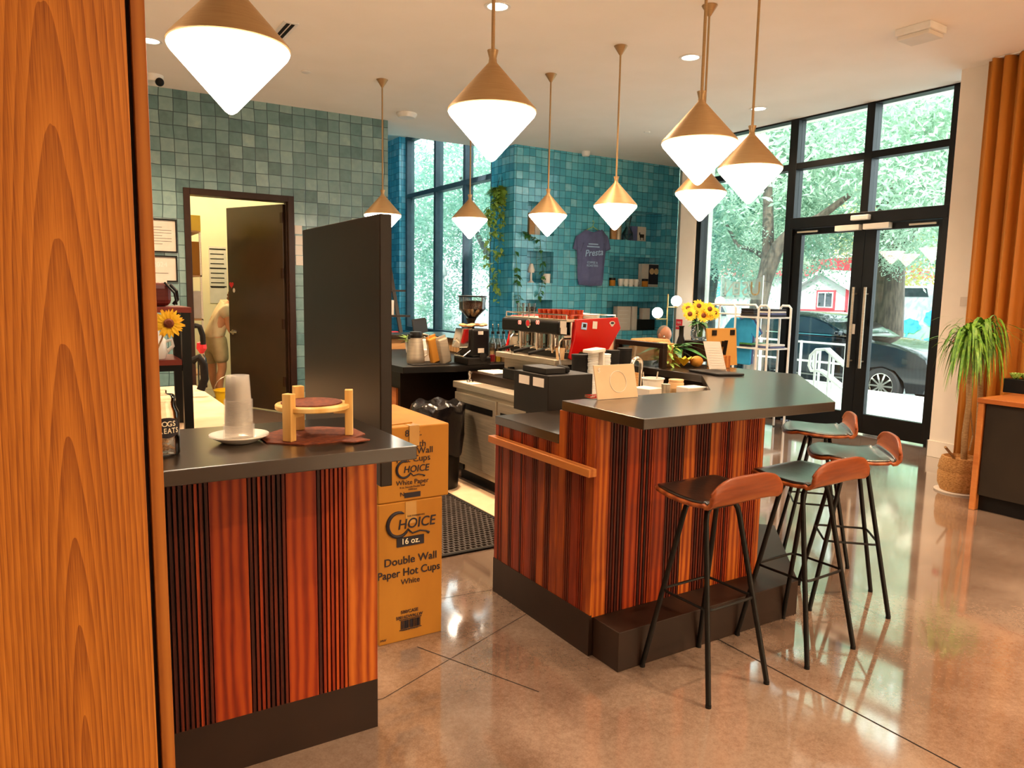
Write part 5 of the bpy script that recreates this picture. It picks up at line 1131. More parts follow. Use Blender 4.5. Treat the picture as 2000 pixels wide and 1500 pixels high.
nbox(1033, 1043, 2.54, .35, 'bag_of_coffee', 'tanwood', 'tan coffee bag in the top left niche', 'bag'); nbox(1044, 1054, 2.54, .2, 'bag_of_coffee', 'paper', 'white coffee bag in the top left niche', 'bag')
q = Vector((nz(1036), WY+.1, 1.786)); t = thing('toy_lamp', q, 'small white lamp like ornament in the middle left niche', 'ornament')
MB().lathe(q, [(0, 0), (.06, 0), (.02, .04), (.015, .16), (.0, .16)], 16).build('base', 'ceramic', t, smooth=True); MB().lathe(q, [(.05, .16), (.06, .2), (.03, .3), (0, .31)], 16).build('head', 'ceramic', t, smooth=True)
q = Vector((nz(1067), WY+.1, 1.786)); t = thing('mug', q, 'pale mug in the middle left niche', 'mug')
MB().lathe(q, [(0, 0), (.055, 0), (.062, .15), (.056, .15), (.05, .01), (0, .01)], 20).build('bowl', 'ceramic', t, smooth=True); MB().tube(arc(q+Vector((-.055, 0, .08)), .04, PI/2, 1.5*PI, 8), .008).build('handle', 'ceramic', t, smooth=True)
nbox(1032, 1050, 1.0, .4, 'dark_machine', 'slatebox', 'dark appliance in the lowest left niche', 'appliance')
# hanging pothos on the return and the two wall trailers
hp = Vector((6.02, 10.35, P(980, 385, 'y', 10.35).z))
hp.x = P(980, 385, 'y', 10.35).x
def vine(mb, st, p, path, n, rr, size=.09):
    st.tube(path, .004, 5)
    for i in range(n):
        t_ = rr.random()*(len(path)-1); k = min(int(t_), len(path)-2); c = Vector(path[k]).lerp(Vector(path[k+1]), t_-k)
        a_ = rr.random()*2*PI; mb.leaf(c, (math.cos(a_), math.sin(a_)-.4, rr.uniform(-.6, .3)), size*rr.uniform(.7, 1.25), size*.75, (0, 0, 1), .5, 3)
t = thing('hanging_plant', hp, 'trailing pothos in a dark hanging pot by the tall windows', 'plant')
MB().lathe(hp, [(0, -.12), (.085, -.12), (.125, .06), (.115, .06), (0, .03)], 24).build('pot', 'flowereye', t, smooth=True)
mb = MB(); st = MB(); rr = random.Random(31)
for k in range(120): a_ = rr.random()*2*PI; mb.leaf(hp+Vector((.08*math.cos(a_), .08*math.sin(a_), .06+.05*rr.random())), (math.cos(a_), math.sin(a_), rr.uniform(.1, 1.2)), rr.uniform(.1, .17), .09, (0, 0, 1), .8, 3)
for px, py in ((950, 430), (948, 520), (960, 560), (968, 590), (980, 500), (990, 470), (1003, 430), (985, 545), (957, 470), (1006, 445), (996, 500)):
    e = P(px, py, 'y', 10.33); s0 = hp+Vector(((e.x-hp.x)*.4, -.1, .08)); vine(mb, st, hp, [s0, Vector((s0.x*.5+e.x*.5, 10.24, hp.z-.1)), Vector((e.x, 10.26, (e.z+hp.z)/2)), Vector((e.x, 10.3, e.z))], int(10+28*(hp.z-e.z)), rr, .105)
mb.build('leaves', 'leafvar', t, smooth=True); st.build('vines', 'leafdark', t)
hk = P(977, 320, 'y', 10.35)
mb = MB()
for k in range(3): a_ = k*2.1; mb.tube([hp+Vector((.12*math.cos(a_), .12*math.sin(a_), .05)), (hp.x, hp.y, hk.z-.05)], .004, 5)
mb.tube([(hp.x, hp.y, hk.z-.05), (hp.x, hp.y, hk.z+.02), (hp.x+.05, hp.y, hk.z+.06), (hp.x+.12, hp.y, hk.z+.03)], .006, 6); mb.build('hanger', 'black', t)
for nm, lb, pth, n in (('wall_vine', 'thin vine hanging down the left edge of the blue wall', [(1007, 490), (1010, 530), (1012, 575), (1016, 620)], 26), ('wall_vine', 'vine trailing from the top left niche over the blue wall', [(1020, 452), (1038, 462), (1055, 470), (1057, 500), (1062, 530), (1058, 560), (1050, 585)], 40)):
    pts = [P(x, y, 'y', WY-.05) for x, y in pth]; t = thing('wall_vine', pts[-1], lb, 'plant'); mb = MB(); st = MB(); vine(mb, st, None, pts, n, rr, .09); mb.build('leaves', 'leafdark', t, smooth=True); st.build('stem', 'leafdark', t)
# globe lamps on a brass stand
t = thing('globe_lamp', (7.62, 8.0, 0), 'brass floor lamp with two glowing white globes in the corner', 'lamp')
MB().cyl((7.62, 8.0, .03), (7.62, 8.0, 1.64), .010).build('pole', 'brass', t); MB().lathe((7.62, 8.0, 0), [(0, .001), (.14, .001), (.14, .02), (.02, .03), (0, .03)], 28).build('base', 'brass', t, smooth=True)
for px, py, d in ((1321, 588, 1), (1284, 611, -1)):
    c = P(px, py, 'y', 8.0); MB().tube([(7.62, 8.0, c.z-.09), (c.x+d*.02, 8.0, c.z-.09)], .007).cyl((c.x, 8.0, c.z-.09), (c.x, 8.0, c.z-.066), .027).build('arm', 'brass', t); MB().sphere(c, .078, 22, 14).build('globe', 'globe', t, smooth=True)
a, b = P(1320, 643, 'x', 8.149), P(1333, 624, 'x', 8.149)
o = MB().box(8.143, 8.149, min(a.y, b.y), max(a.y, b.y), a.z, b.z).build('fire_sign', 'redsign'); tag(o, 'small red fire sign on the cream column', 'sign'); text('FIRE', .035, (8.142, (a.y+b.y)/2, (a.z+b.z)/2+.025), o, 'paper', 'lettering', '-x'); text('ALARM', .028, (8.142, (a.y+b.y)/2, (a.z+b.z)/2-.03), o, 'paper', 'lettering', '-x')

# ================================================================== RIGHT SIDE: CURTAIN, CABINET, PALM
M['curtain'] = pm('ochre_curtain', 'c8852e', 'b56c20', 2, .6, 0, .1, (1, 1, .05))
mb = MB(); n = 330; y0, y1 = 3.86, .4; rr = random.Random(14); vs = []; ph = 0
for i in range(n+1):
    y = y0+(y1-y0)*i/n; ph += .42*(1+.45*math.sin(i*.071)+.25*math.sin(i*.19)); d = .055*math.sin(ph)+.012*math.sin(ph*2.3+1)
    for z in (.03, 1.2, 2.5, 3.868): vs.append((7.62+d*(1-.12*(z/3.8)), y, z))
mb.add(vs, [(i*4+k, (i+1)*4+k, (i+1)*4+k+1, i*4+k+1) for i in range(n) for k in range(3)])
t = thing('curtain', (7.62, 2.1, 0), 'floor length ochre curtain hanging along the right wall', 'curtain')
o = mb.build('fabric', 'curtain', t, smooth=True); s_ = o.modifiers.new('thick', 'SOLIDIFY'); s_.thickness = .006
MB().box(7.60, 7.64, .3, 3.8, 3.868, 3.879).build('track', 'white', t)
o = MB().box(7.742, 7.749, P(1908, 590, 'x', 7.745).y, P(1875, 590, 'x', 7.745).y, 1.57, 1.66).build('wall_notice', 'paper'); tag(o, 'small white notice on the wall left of the curtain', 'notice')
a, b = P(1861, 680, 'x', 7.749), P(1876, 657, 'x', 7.749)
t = thing('door_button', (7.745, (a.y+b.y)/2, a.z), 'grey wall plate with a glowing red push button', 'button')
MB().box(7.738, 7.749, min(a.y, b.y), max(a.y, b.y), a.z, b.z).build('plate', 'steel', t, bevel=.003); MB().lathe((7.738, (a.y+b.y)/2, (a.z+b.z)/2), [(.036, 0), (.036, .006), (.028, .006), (0, .004)], 22, None, (-1, 0, 0)).build('button', 'redsign', t); MB().lathe((7.7335, (a.y+b.y)/2, (a.z+b.z)/2), [(.018, 0), (.024, 0), (.024, .002), (.018, .002)], 22, None, (-1, 0, 0)).build('ring_mark', 'paper', t)
t = thing('side_cabinet', (6.6, 1.2, 0), 'charcoal cabinet with a wooden top and end panel at the right edge', 'cabinet')
MB().box(6.03, 7.2, -.6, 2.90, .845, .882).build('top', 'cabwood', t, bevel=.003); MB().box(6.04, 7.18, 2.855, 2.895, .001, .844).build('end_panel', 'cabwood', t, bevel=.003)
MB().box(6.10, 7.18, -.6, 2.854, .001, .12).build('plinth', 'black', t)
for k in range(3): MB().box(6.06, 6.10, 2.85-(k+1)*1.1, 2.845-k*1.1, .125, .84).build('door', 'cabgrey', t, bevel=.002)
MB().box(6.101, 7.17, -.6, 2.85, .121, .84).build('carcass', 'cabgrey', t)
q = P(1990, 768, 'z', .8825)
t = thing('succulent_pot', q, 'square black pot of pale green succulents on the cabinet', 'plant')
MB().box(q.x-.075, q.x+.075, q.y-.09, q.y+.09, .886, 1.0).build('pot', 'black', t, bevel=.004); MB().box(q.x-.08, q.x+.08, q.y-.095, q.y+.095, .8825, .8855).build('tray', 'cabwood', t)
mb = MB(); rr = random.Random(6)
for k in range(9):
    c = Vector((q.x+rr.uniform(-.05, .05), q.y+rr.uniform(-.07, .07), 1.0))
    for j in range(9): a_ = j*.7+k; mb.leaf(c, (math.cos(a_), math.sin(a_), .9), .055, .03, (0, 0, 1), -.2, 3)
mb.build('rosettes', 'leafvar', t, smooth=True)
bp = Vector((6.53, 3.22, .0))
t = thing('potted_palm', bp, 'tall two stemmed dracaena in a woven basket beside the cabinet', 'plant')
MB().lathe(bp, [(0, .001), (.185, .001), (.19, .012), (0, .015)], 30).build('saucer', 'paper', t, smooth=True)
MB().lathe(bp, [(0, .016), (.145, .016), (.168, .07), (.172, .16), (.165, .185), (.172, .20), (.165, .25), (.15, .30), (.135, .305), (.13, .27), (0, .26)], 40).build('basket', 'basket', t, smooth=True)
def stemline(pts): return [P(x, y, 'y', bp.y) for x, y in pts]
for pts, seed, r in (([(1882, 905), (1884, 850), (1892, 790), (1893, 690), (1893, 655)], 1, .026), ([(1908, 905), (1911, 850), (1914, 790), (1916, 700), (1921, 640)], 2, .028)):
    sl_ = stemline(pts); sl_[0].z = .25; MB().tube(sl_, r, 10, rad=[r, r*.95, r*.85, r*.75, r*.6]).build('trunk', 'stalk', t, smooth=True)
    mb = MB(); rr = random.Random(seed); top = sl_[-1]
    for k in range(120):
        a_ = rr.random()*2*PI; o3 = Vector((math.cos(a_), math.sin(a_), 0)); sd = Vector((-o3.y, o3.x, 0)); R_ = rr.uniform(.07, .24); up_ = rr.uniform(.05, .34); g_ = rr.uniform(.45, .95); z_ = rr.uniform(-.14, .05); wd_ = rr.uniform(.009, .014); vs = []
        if k % 8 == 0: R_ *= 1.9; g_ *= .55
        for i in range(9): tt = i/8; c = top+Vector((0, 0, z_))+o3*(.02+R_*tt**.8)+Vector((0, 0, up_*tt-g_*up_*tt*tt*1.2-.42*g_*tt**2.6)); w_ = wd_*(1-tt**3)+.0006; vs += [c-sd*w_, c+sd*w_]
        mb.add(vs, [(2*i, 2*i+1, 2*i+3, 2*i+2) for i in range(8)])
    mb.build('leaf_head', 'leaf', t, smooth=True)
MB().tube(stemline([(1893, 880), (1900, 850), (1895, 800), (1898, 740)]), .007, 6).build('thin_stem', 'stalk', t)
MB().tube(stemline([(1868, 905), (1860, 890), (1846, 873)]), .011, 6).build('cut_stub', 'stalk', t)

# ================================================================== CLOTHES RACK BY THE WINDOW
RX = 7.3
t = thing('clothes_rack', (RX, 6.5, 0), 'white metal clothes rack with small shelves by the front window', 'clothes rack')
ya, yb_, yc, yd = 7.075, 6.445, 6.09, 5.935
for (u, v) in ((ya, yb_), (yc, yd)):
    for dx_ in ((0,) if u == ya else (0,)):
        MB().tube([(RX+dx_, u, .015), (RX+dx_, u, 1.49), (RX+dx_, u-.03, 1.52), (RX+dx_, v+.03, 1.52), (RX+dx_, v, 1.49), (RX+dx_, v, .015)], .014, 8).build('frame', 'white', t, smooth=True)
        MB().tube([(RX+.4, u, .015), (RX+.4, u, 1.49), (RX+.4, u-.03, 1.52), (RX+.4, v+.03, 1.52), (RX+.4, v, 1.49), (RX+.4, v, .015)], .014, 8).build('frame', 'white', t, smooth=True)
for z in (.30, .985, 1.365): MB().box(RX-.01, RX+.42, yd-.0, yb_, z, z+.018).build('shelf', 'white', t)
MB().tube([(RX+.2, ya, 1.40), (RX+.2, yb_, 1.40)], .012).box(RX, RX+.4, ya-.008, ya+.008, 1.392, 1.408).box(RX, RX+.4, yb_-.008, yb_+.008, 1.392, 1.408).build('hanging_rail', 'white', t)
MB().box(RX-.008, RX+.008, yd, yb_, .58, .596).box(RX+.392, RX+.408, yd, ya, .58, .596).build('brace', 'white', t)
def teeshape(c, wd_, hg, axis):   # a hanging tee whose face looks along -x
    mb = MB(); pr_ = [(-.10, 0), (-.2, -.03), (-.36, -.20), (-.27, -.26), (-.21, -.2), (-.2, -hg), (.2, -hg), (.21, -.2), (.27, -.26), (.36, -.20), (.2, -.03), (.10, 0), (0, -.04)]
    mb.prismx([(c.y+a_*wd_, c.z+b_) for a_, b_ in pr_], c.x-.02, c.x+.02); return mb
for k, (x_, y_, m_, lb, w_) in enumerate(((RX+.1, 6.48, 'shirtcyan', 'bright blue tee hanging nearest on the white rack', .85), (RX+.22, 6.55, 'shirtblue', 'dark tee hanging behind the bright blue one', .85))):
    t2 = thing('hanging_tee', (x_, y_, .7), lb, 'shirt'); teeshape(Vector((x_, y_-.05, 1.375)), w_, .6, 'x').build('fabric', m_, t2, bevel=.012)
    MB().tube([(x_, y_-.23, 1.345), (x_, y_-.05, 1.385), (x_, y_+.13, 1.345)], .006).tube([(x_, y_-.05, 1.385), (x_+.0, y_-.05, 1.41), (RX+.2, y_-.03, 1.425), ], .004).build('hanger', 'tanwood', t2)
rr = random.Random(17)
for si, (yy, zz, n_, mats, lbs) in enumerate(((6.32, 1.384, 4, ['ink', 'cabgrey', 'ink', 'slatebox'], 'dark folded tee in the left stack on the top rack shelf'), (6.05, 1.384, 4, ['ink', 'shirtblue', 'frost', 'ink'], 'folded tee in the right stack on the top rack shelf'), (6.32, 1.004, 2, ['ink', 'leafdark'], 'folded tee in the left stack on the lower rack shelf'), (6.04, 1.004, 2, ['shirtblue', 'frost'], 'folded tee in the right stack on the lower rack shelf'))):
    for k in range(n_):
        o = MB().box(RX+.06, RX+.34, yy-.10, yy+.10, zz+k*.024, zz+k*.024+.0235).build('folded_tee', mats[k], bevel=.009)
        pos = ['bottom', 'second', 'third', 'top'] if n_ == 4 else ['bottom', 'top']; tag(o, pos[k]+' '+lbs, 'shirt', 'folded tees on the white rack')
# translucent banner hung outside the window, read from behind
t = thing('window_banner', (8.62, 7.55, 1.5), 'grey translucent banner outside the window, its letters seen reversed', 'banner')
M['banner'] = glass_mat('banner_vinyl', (.75, .78, .77), .02, .5, .45, (.78, .8, .8))
ys_ = [7.93-.78*k/16 for k in range(17)]; vs = []
for k, y_ in enumerate(ys_): s_ = .08*math.sin(PI*k/16); vs += [(8.62, y_, 1.585), (8.62, y_, 1.92-s_)]
MB().add(vs, [(2*k, 2*k+2, 2*k+3, 2*k+1) for k in range(16)]).build('vinyl', 'banner', t)
for s, y_ in (('U', 7.27), ('S', 7.45), ('E', 7.6), ('N', 7.75)): text(s, .2, (8.612, y_, 1.73), t, 'tanwood' if s == 'U' else 'frost', 'lettering', '-x', mirror=True)
mb = MB()
for y_ in (7.15, 7.93): mb.cyl((8.63, y_, 0), (8.63, y_, 1.93), .008)
mb.build('posts', 'white', t)

# ================================================================== PEOPLE
def skin_body(name, mat, pts, edges, parent=None, root=0, sub=2):
    """one continuous limb-and-trunk surface grown round a skeleton: pts = [(xyz, radius x, radius y)]"""
    me = bpy.data.meshes.new('skeleton'); me.from_pydata([p[0] for p in pts], edges, []); o = bpy.data.objects.new('skeleton', me); COL.objects.link(o)
    md = o.modifiers.new('skin', 'SKIN'); md.use_smooth_shade = True
    if not me.skin_vertices: bpy.context.view_layer.objects.active = o; bm = bmesh.new(); bm.from_mesh(me); bm.verts.layers.skin.verify(); bm.to_mesh(me); bm.free()
    for i, p in enumerate(pts): me.skin_vertices[0].data[i].radius = (p[1], p[2]); me.skin_vertices[0].data[i].use_root = (i == root)
    s = o.modifiers.new('sub', 'SUBSURF'); s.levels = sub; s.render_levels = sub
    m2 = bpy.data.meshes.new_from_object(o.evaluated_get(bpy.context.evaluated_depsgraph_get())); bpy.data.objects.remove(o)
    vs = [v.co.copy() for v in m2.vertices]; org = Vector((sum(v.x for v in vs)/len(vs), sum(v.y for v in vs)/len(vs), min(v.z for v in vs)))
    for v in m2.vertices: v.co -= org
    m2.materials.clear(); m2.materials.append(M[mat]); m2.polygons.foreach_set('use_smooth', [True]*len(m2.polygons))
    r = bpy.data.objects.new(name, m2); COL.objects.link(r); place(r, org, parent); return r
def hand(mb_list, wrist, d, parent, mat, curl=.5, flip=1):
    d = Vector(d).normalized(); up = Vector((0, 0, 1)); sd = d.cross(up); sd = (sd if sd.length > .1 else Vector((1, 0, 0))).normalized()*flip; n = sd.cross(d).normalized()
    pts = [(wrist, .024, .018), (wrist+d*.045, .036, .015), (wrist+d*.085, .038, .013)]; ed = [(0, 1), (1, 2)]
    for k, (off, L) in enumerate(((-.028, .062), (-.010, .072), (.009, .068), (.027, .054))):
        b = len(pts); p = wrist+d*.09+sd*off; pts += [(p, .0095, .009), (p+(d*.75-n*curl).normalized()*L*.5, .0085, .008), (p+(d*.75-n*curl).normalized()*L*.5+(d*.3-n*curl*1.4).normalized()*L*.5, .0065, .006)]; ed += [(2, b), (b, b+1), (b+1, b+2)]
    b = len(pts); p = wrist+d*.03-sd*.03; pts += [(p, .013, .011), (p+(d*.7-sd*.6).normalized()*.04, .011, .010), (p+(d*.9-sd*.35-n*.3).normalized()*.07, .008, .008)]; ed += [(1, b), (b, b+1), (b+1, b+2)]
    return pts, ed
def merge(A, EA, B, EB, ia):
    n = len(A); return A+B, EA+[(a+n, b+n) for a, b in EB]+[(ia, n)]
yB = 11.1
def Q(px, py, y=yB): return P(px, py, 'y', y)
pel, wst, chs, nek = Q(419, 668), Q(419, 650), Q(430, 612), Q(446, 594)
hL, hR = Q(411, 676, 11.2), Q(429, 676, 11.0); kL, kR = Q(415, 722, 11.25), Q(435, 720, 11.0); aL, aR = Q(424, 775, 11.3), Q(430, 780, 11.05)
shL, shR = Q(440, 598, 11.28), Q(441, 604, 10.98); eL, eR = Q(452, 640, 11.3), Q(447, 640, 10.97); wL, wR = Q(466, 652, 11.25), Q(456, 656, 10.95)
aL.z = aR.z = .09
toe = Vector((.16, -.03, -.055))
A = [(pel, .155, .13), (wst, .15, .12), (chs, .165, .13), (nek, .055, .055), (nek+Vector((.06, 0, .03)), .05, .05), (hL, .1, .1), (kL, .062, .062), ((kL+aL)/2+Vector((-.02, 0, .05)), .058, .058), (aL, .035, .035), (aL+toe, .036, .025),
     (hR, .1, .1), (kR, .062, .062), ((kR+aR)/2+Vector((-.02, 0, .05)), .058, .058), (aR, .035, .035), (aR+toe, .036, .025), (shL, .055, .055), (eL, .04, .04), (wL, .026, .026), (shR, .055, .055), (eR, .04, .04), (wR, .026, .026)]
EA = [(0, 1), (1, 2), (2, 3), (3, 4), (0, 5), (5, 6), (6, 7), (7, 8), (8, 9), (0, 10), (10, 11), (11, 12), (12, 13), (13, 14), (2, 15), (15, 16), (16, 17), (2, 18), (18, 19), (19, 20)]
hp_, he_ = hand(None, wR+(wR-eR).normalized()*.03, wR-eR, None, 'skin'); A, EA = merge(A, EA, hp_, he_, 20)
hp_, he_ = hand(None, wL+(wL-eL).normalized()*.03, wL-eL, None, 'skin', .5, -1); A, EA = merge(A, EA, hp_, he_, 17)
t = thing('person', (pel.x, yB, 0), 'person in a cream tee and khaki shorts bending over in the storeroom doorway', 'person')
skin_body('body', 'skin', A, EA, t)
hd = nek+Vector((.13, 0, .075)); fd = Vector((.8, 0, -.6)); 
mb = MB().sphere(hd, .1, 20, 14, None, (1.1, .85, 1.1)); mb.sphere(hd+fd*.105, .018, 8, 6); 
for s in (-1, 1): mb.sphere(hd+Vector((-.01, s*.088, -.01)), .022, 8, 6, None, (1, .4, 1.3))
mb.build('head', 'skin', t, smooth=True)
mb = MB()
for s in (-1, 1): mb.sphere(hd+fd*.09+Vector((.02, s*.035, .035)), .012, 8, 6)
mb.build('eyes', 'white', t, smooth=True)
MB().obox(hd+fd*.098+Vector((-.035, 0, -.04)), (.01, 0, 0), (0, .04, 0), (0, 0, .012)).build('mouth', 'redsign', t)
mb = MB().sphere(hd+Vector((-.022, 0, .022)), .11, 20, 14, None, (1.05, .9, 1.08)); rr = random.Random(44)
for k in range(40): v = Vector((rr.uniform(-1, .4), rr.uniform(-1, 1), rr.uniform(-.3, 1))).normalized(); mb.sphere(hd+Vector((-.022, 0, .022))+Vector((v.x*.105, v.y*.09, v.z*.11)), .024, 7, 5)
mb.build('hair', 'hair', t, smooth=True)
skin_body('tee_shirt', 'tee', [(wst+Vector((-.012, 0, -.10)), .185, .16), (wst, .172, .142), (chs, .2, .175), (nek-Vector((.03, 0, .015)), .1, .1), (shL, .105, .105), ((shL*.45+eL*.55), .08, .08), (shR, .105, .105), ((shR*.45+eR*.55), .08, .08)], [(0, 1), (1, 2), (2, 3), (2, 4), (4, 5), (2, 6), (6, 7)], t)
skin_body('shorts', 'shorts', [(pel+Vector((0, 0, .02)), .178, .155), (wst-Vector((0, 0, .005)), .166, .138), (hL+Vector((0, .01, -.02)), .125, .125), (hL.lerp(kL, .78), .098, .1), (hR+Vector((0, -.01, -.02)), .125, .125), (hR.lerp(kR, .78), .098, .1)], [(0, 1), (0, 2), (2, 3), (0, 4), (4, 5)], t)
mb = MB()
for a_ in (aL, aR): mb.sphere(a_+Vector((.07, -.01, -.05)), .05, 14, 8, None, (2.4, .9, .75))
mb.build('shoes', 'white', t, smooth=True)
# seated man, only the top of his head shows over the bar
hc = P(1298, 653, 'y', 7.6); bx, by = hc.x, hc.y
t = thing('person', (bx, by, 0), 'man with close cropped grey hair seated beyond the bar, only his head showing', 'person')
S = lambda dx, dy, z: Vector((bx+dx, by+dy, z))
zsh = hc.z-.27
A = [(S(0, .12, .52), .16, .14), (S(0, .14, .70), .15, .12), (S(0, .12, zsh-.05), .17, .12), (S(0, .08, zsh+.05), .06, .06), (S(0, .05, zsh+.12), .055, .055),
     (S(-.1, .06, .52), .1, .1), (S(-.12, -.34, .53), .068, .068), (S(-.12, -.36, .1), .04, .04), (S(-.12, -.48, .035), .035, .025), (S(.1, .06, .52), .1, .1), (S(.12, -.34, .53), .068, .068), (S(.12, -.36, .1), .04, .04), (S(.12, -.48, .035), .035, .025),
     (S(-.2, .1, zsh-.02), .055, .055), (S(-.24, .02, zsh-.28), .042, .042), (S(-.14, -.2, .64), .028, .028), (S(.2, .1, zsh-.02), .055, .055), (S(.24, .02, zsh-.28), .042, .042), (S(.14, -.2, .64), .028, .028)]
EA = [(0, 1), (1, 2), (2, 3), (3, 4), (0, 5), (5, 6), (6, 7), (7, 8), (0, 9), (9, 10), (10, 11), (11, 12), (2, 13), (13, 14), (14, 15), (2, 16), (16, 17), (17, 18)]
for i_, f_ in ((15, 1), (18, -1)):
    w_ = A[i_][0]; d_ = Vector((.05*f_, -.9, -.1)); hp_, he_ = hand(None, w_+d_*.03, d_, None, 'skin2', .3, f_); A, EA = merge(A, EA, hp_, he_, i_)
skin_body('body', 'skin2', A, EA, t)
fw_ = Vector((-.35, -.8, -.4)).normalized()
mb = MB().sphere(hc, .1, 24, 16, None, (.88, 1.05, 1.12)); mb.sphere(hc+fw_*.1+Vector((0, 0, -.03)), .02, 10, 8, None, (.8, 1.1, 1.2))
for s in (-1, 1): mb.sphere(hc+Vector((s*.088, .01, -.02)), .026, 10, 8, None, (.4, 1, 1.3))
mb.build('head', 'skin2', t, smooth=True)
sdv = fw_.cross(Vector((0, 0, 1))).normalized(); mb = MB()
for s in (-1, 1): mb.sphere(hc+fw_*.088+sdv*.034*s+Vector((0, 0, .012)), .012, 10, 8)
mb.build('eyes', 'white', t, smooth=True)
mb = MB()
for s in (-1, 1): mb.obox(hc+fw_*.096+sdv*.034*s+Vector((0, 0, .032)), sdv*.035, fw_*.008, Vector((0, 0, .008)))
mb.build('eyebrows', 'hair', t); MB().obox(hc+fw_*.088+Vector((0, 0, -.065)), sdv*.045, fw_*.012, (0, 0, .01)).build('mouth', 'redsign', t)
M['greyhair'] = pm('cropped_grey_hair', '6e6258', '8a7c70', 120, .8)
MB().sphere(hc+Vector((.004, .02, .012)), .1, 24, 16, None, (.9, 1.0, 1.12)).build('hair', 'greyhair', t, smooth=True)
skin_body('sweater', 'slatebox', [(S(0, .12, .5), .18, .16), (S(0, .14, .70), .17, .14), (S(0, .12, zsh-.05), .19, .14), (S(0, .09, zsh+.03), .08, .08), (S(-.2, .1, zsh-.02), .075, .075), (S(-.24, .02, zsh-.28), .056, .056), (S(-.16, -.14, .64), .042, .042), (S(.2, .1, zsh-.02), .075, .075), (S(.24, .02, zsh-.28), .056, .056), (S(.16, -.14, .64), .042, .042)], [(0, 1), (1, 2), (2, 3), (2, 4), (4, 5), (5, 6), (2, 7), (7, 8), (8, 9)], t)
skin_body('trousers', 'ink', [(S(0, .12, .52), .175, .15), (S(-.1, .06, .52), .115, .11), (S(-.12, -.34, .53), .082, .08), (S(-.12, -.36, .14), .055, .055), (S(.1, .06, .52), .115, .11), (S(.12, -.34, .53), .082, .08), (S(.12, -.36, .14), .055, .055)], [(0, 1), (1, 2), (2, 3), (0, 4), (4, 5), (5, 6)], t)
t = thing('cafe_chair', (bx, by+.12, 0), 'dark chair under the seated man beyond the bar', 'chair')
MB().box(bx-.21, bx+.21, by-.12, by+.33, .37, .40).build('seat', 'cabwood', t, bevel=.006); MB().box(bx-.2, bx+.2, by+.34, by+.36, .55, .82).build('backrest', 'cabwood', t, bevel=.006)
for sx in (-1, 1):
    for y_ in (by-.1, by+.35): MB().cyl((bx+sx*.19, y_, .001), (bx+sx*.19, y_, .369 if y_ < by else .8), .013).build('leg', 'black', t)

# ================================================================== OUTSIDE
M['pave'] = pm('pale_pavement', 'd8d6d0', 'c4c2bc', 14, .9)
M['asphalt'] = pm('grey_asphalt', '8c8c8c', '9a9a98', 30, .9)
M['bark'] = pm('grey_bark', '3f362f', '65584b', 14, .9, 0, .8, (1, 1, .2))
M['carpaint'] = pm('black_car_paint', '0e1116', '12161c', 3, .08, .2, 0, (1, 1, 1), 2, .8)
M['carglass'] = pm('dark_car_glass', '1a2228', '202a30', 3, .04)
M['tyre'] = pm('tyre_rubber', '1c1c1e', '242426', 20, .8)
M['whitepaint'] = pm('white_paint_outside', 'b9b8b6', 'b0afad', 6, .6)
M['redtrim'] = pm('red_trim', 'b8303a', 'c43a44', 6, .6)
M['sky'] = pm('mural_sky_blue', '9cc0dc', 'a8cae2', 2, .8); M['mgreen'] = pm('mural_green', '6cc088', '88cc8c', 2, .8); M['mblue'] = pm('mural_blue', '2f8fc8', '3a9ad0', 2, .8); M['morange'] = pm('mural_orange', 'f08a3c', 'f2953f', 2, .8); M['mteal'] = pm('mural_teal', '3f9a8c', '4aa496', 2, .8); M['myellow'] = pm('mural_yellow', 'f2cc4a', 'f4d45a', 2, .8)
def leaf_mat(name, c1, c2, c3):
    m = bpy.data.materials.new(name); m.use_nodes = True; t = m.node_tree; t.nodes.clear(); o = nd(t, 'ShaderNodeOutputMaterial')
    n = nd(t, 'ShaderNodeTexNoise', i_Scale=1.1, i_Detail=5); t.links.new(coords(t), n.inputs['Vector']); c = ramp(t, n.outputs['Fac'], [(.36, c1), (.52, c2), (.68, c3)])
    d = nd(t, 'ShaderNodeBsdfDiffuse'); tr = nd(t, 'ShaderNodeBsdfTranslucent'); mx = nd(t, 'ShaderNodeMixShader'); mx.inputs[0].default_value = .45
    t.links.new(c, d.inputs[0]); t.links.new(c, tr.inputs[0]); t.links.new(d.outputs[0], mx.inputs[1]); t.links.new(tr.outputs[0], mx.inputs[2]); t.links.new(mx.outputs[0], o.inputs[0]); return m
M['canopy'] = leaf_mat('tree_leaves', '88a890', 'b0c8b4', 'd4e0cc'); M['canopyblue'] = leaf_mat('blue_green_tree_leaves', '86b5a2', 'a9cbb8', 'c8dcc8'); M['canopygold'] = leaf_mat('yellow_green_leaves', 'a8bc6a', 'd0ce80', 'e0c090')
GZ = -.41
o = MB().box(8.36, 12.6, -30, 8.4, -.5, -.02).box(-30, 8.36, -30, -4.0, -.5, -.02).box(6.4, 12.6, 8.4, 40, -.5, -.02).build('pavement', 'pave'); struct(o, 'pale pavement outside the entrance', 'pavement')
o = MB().box(12.6, 90, -60, 90, -.6, GZ).box(-30, 12.6, 40, 90, -.6, GZ).box(-30, 6.0, 17.2, 40, -.6, -.13).build('road', 'asphalt'); struct(o, 'grey road outside the cafe', 'road')
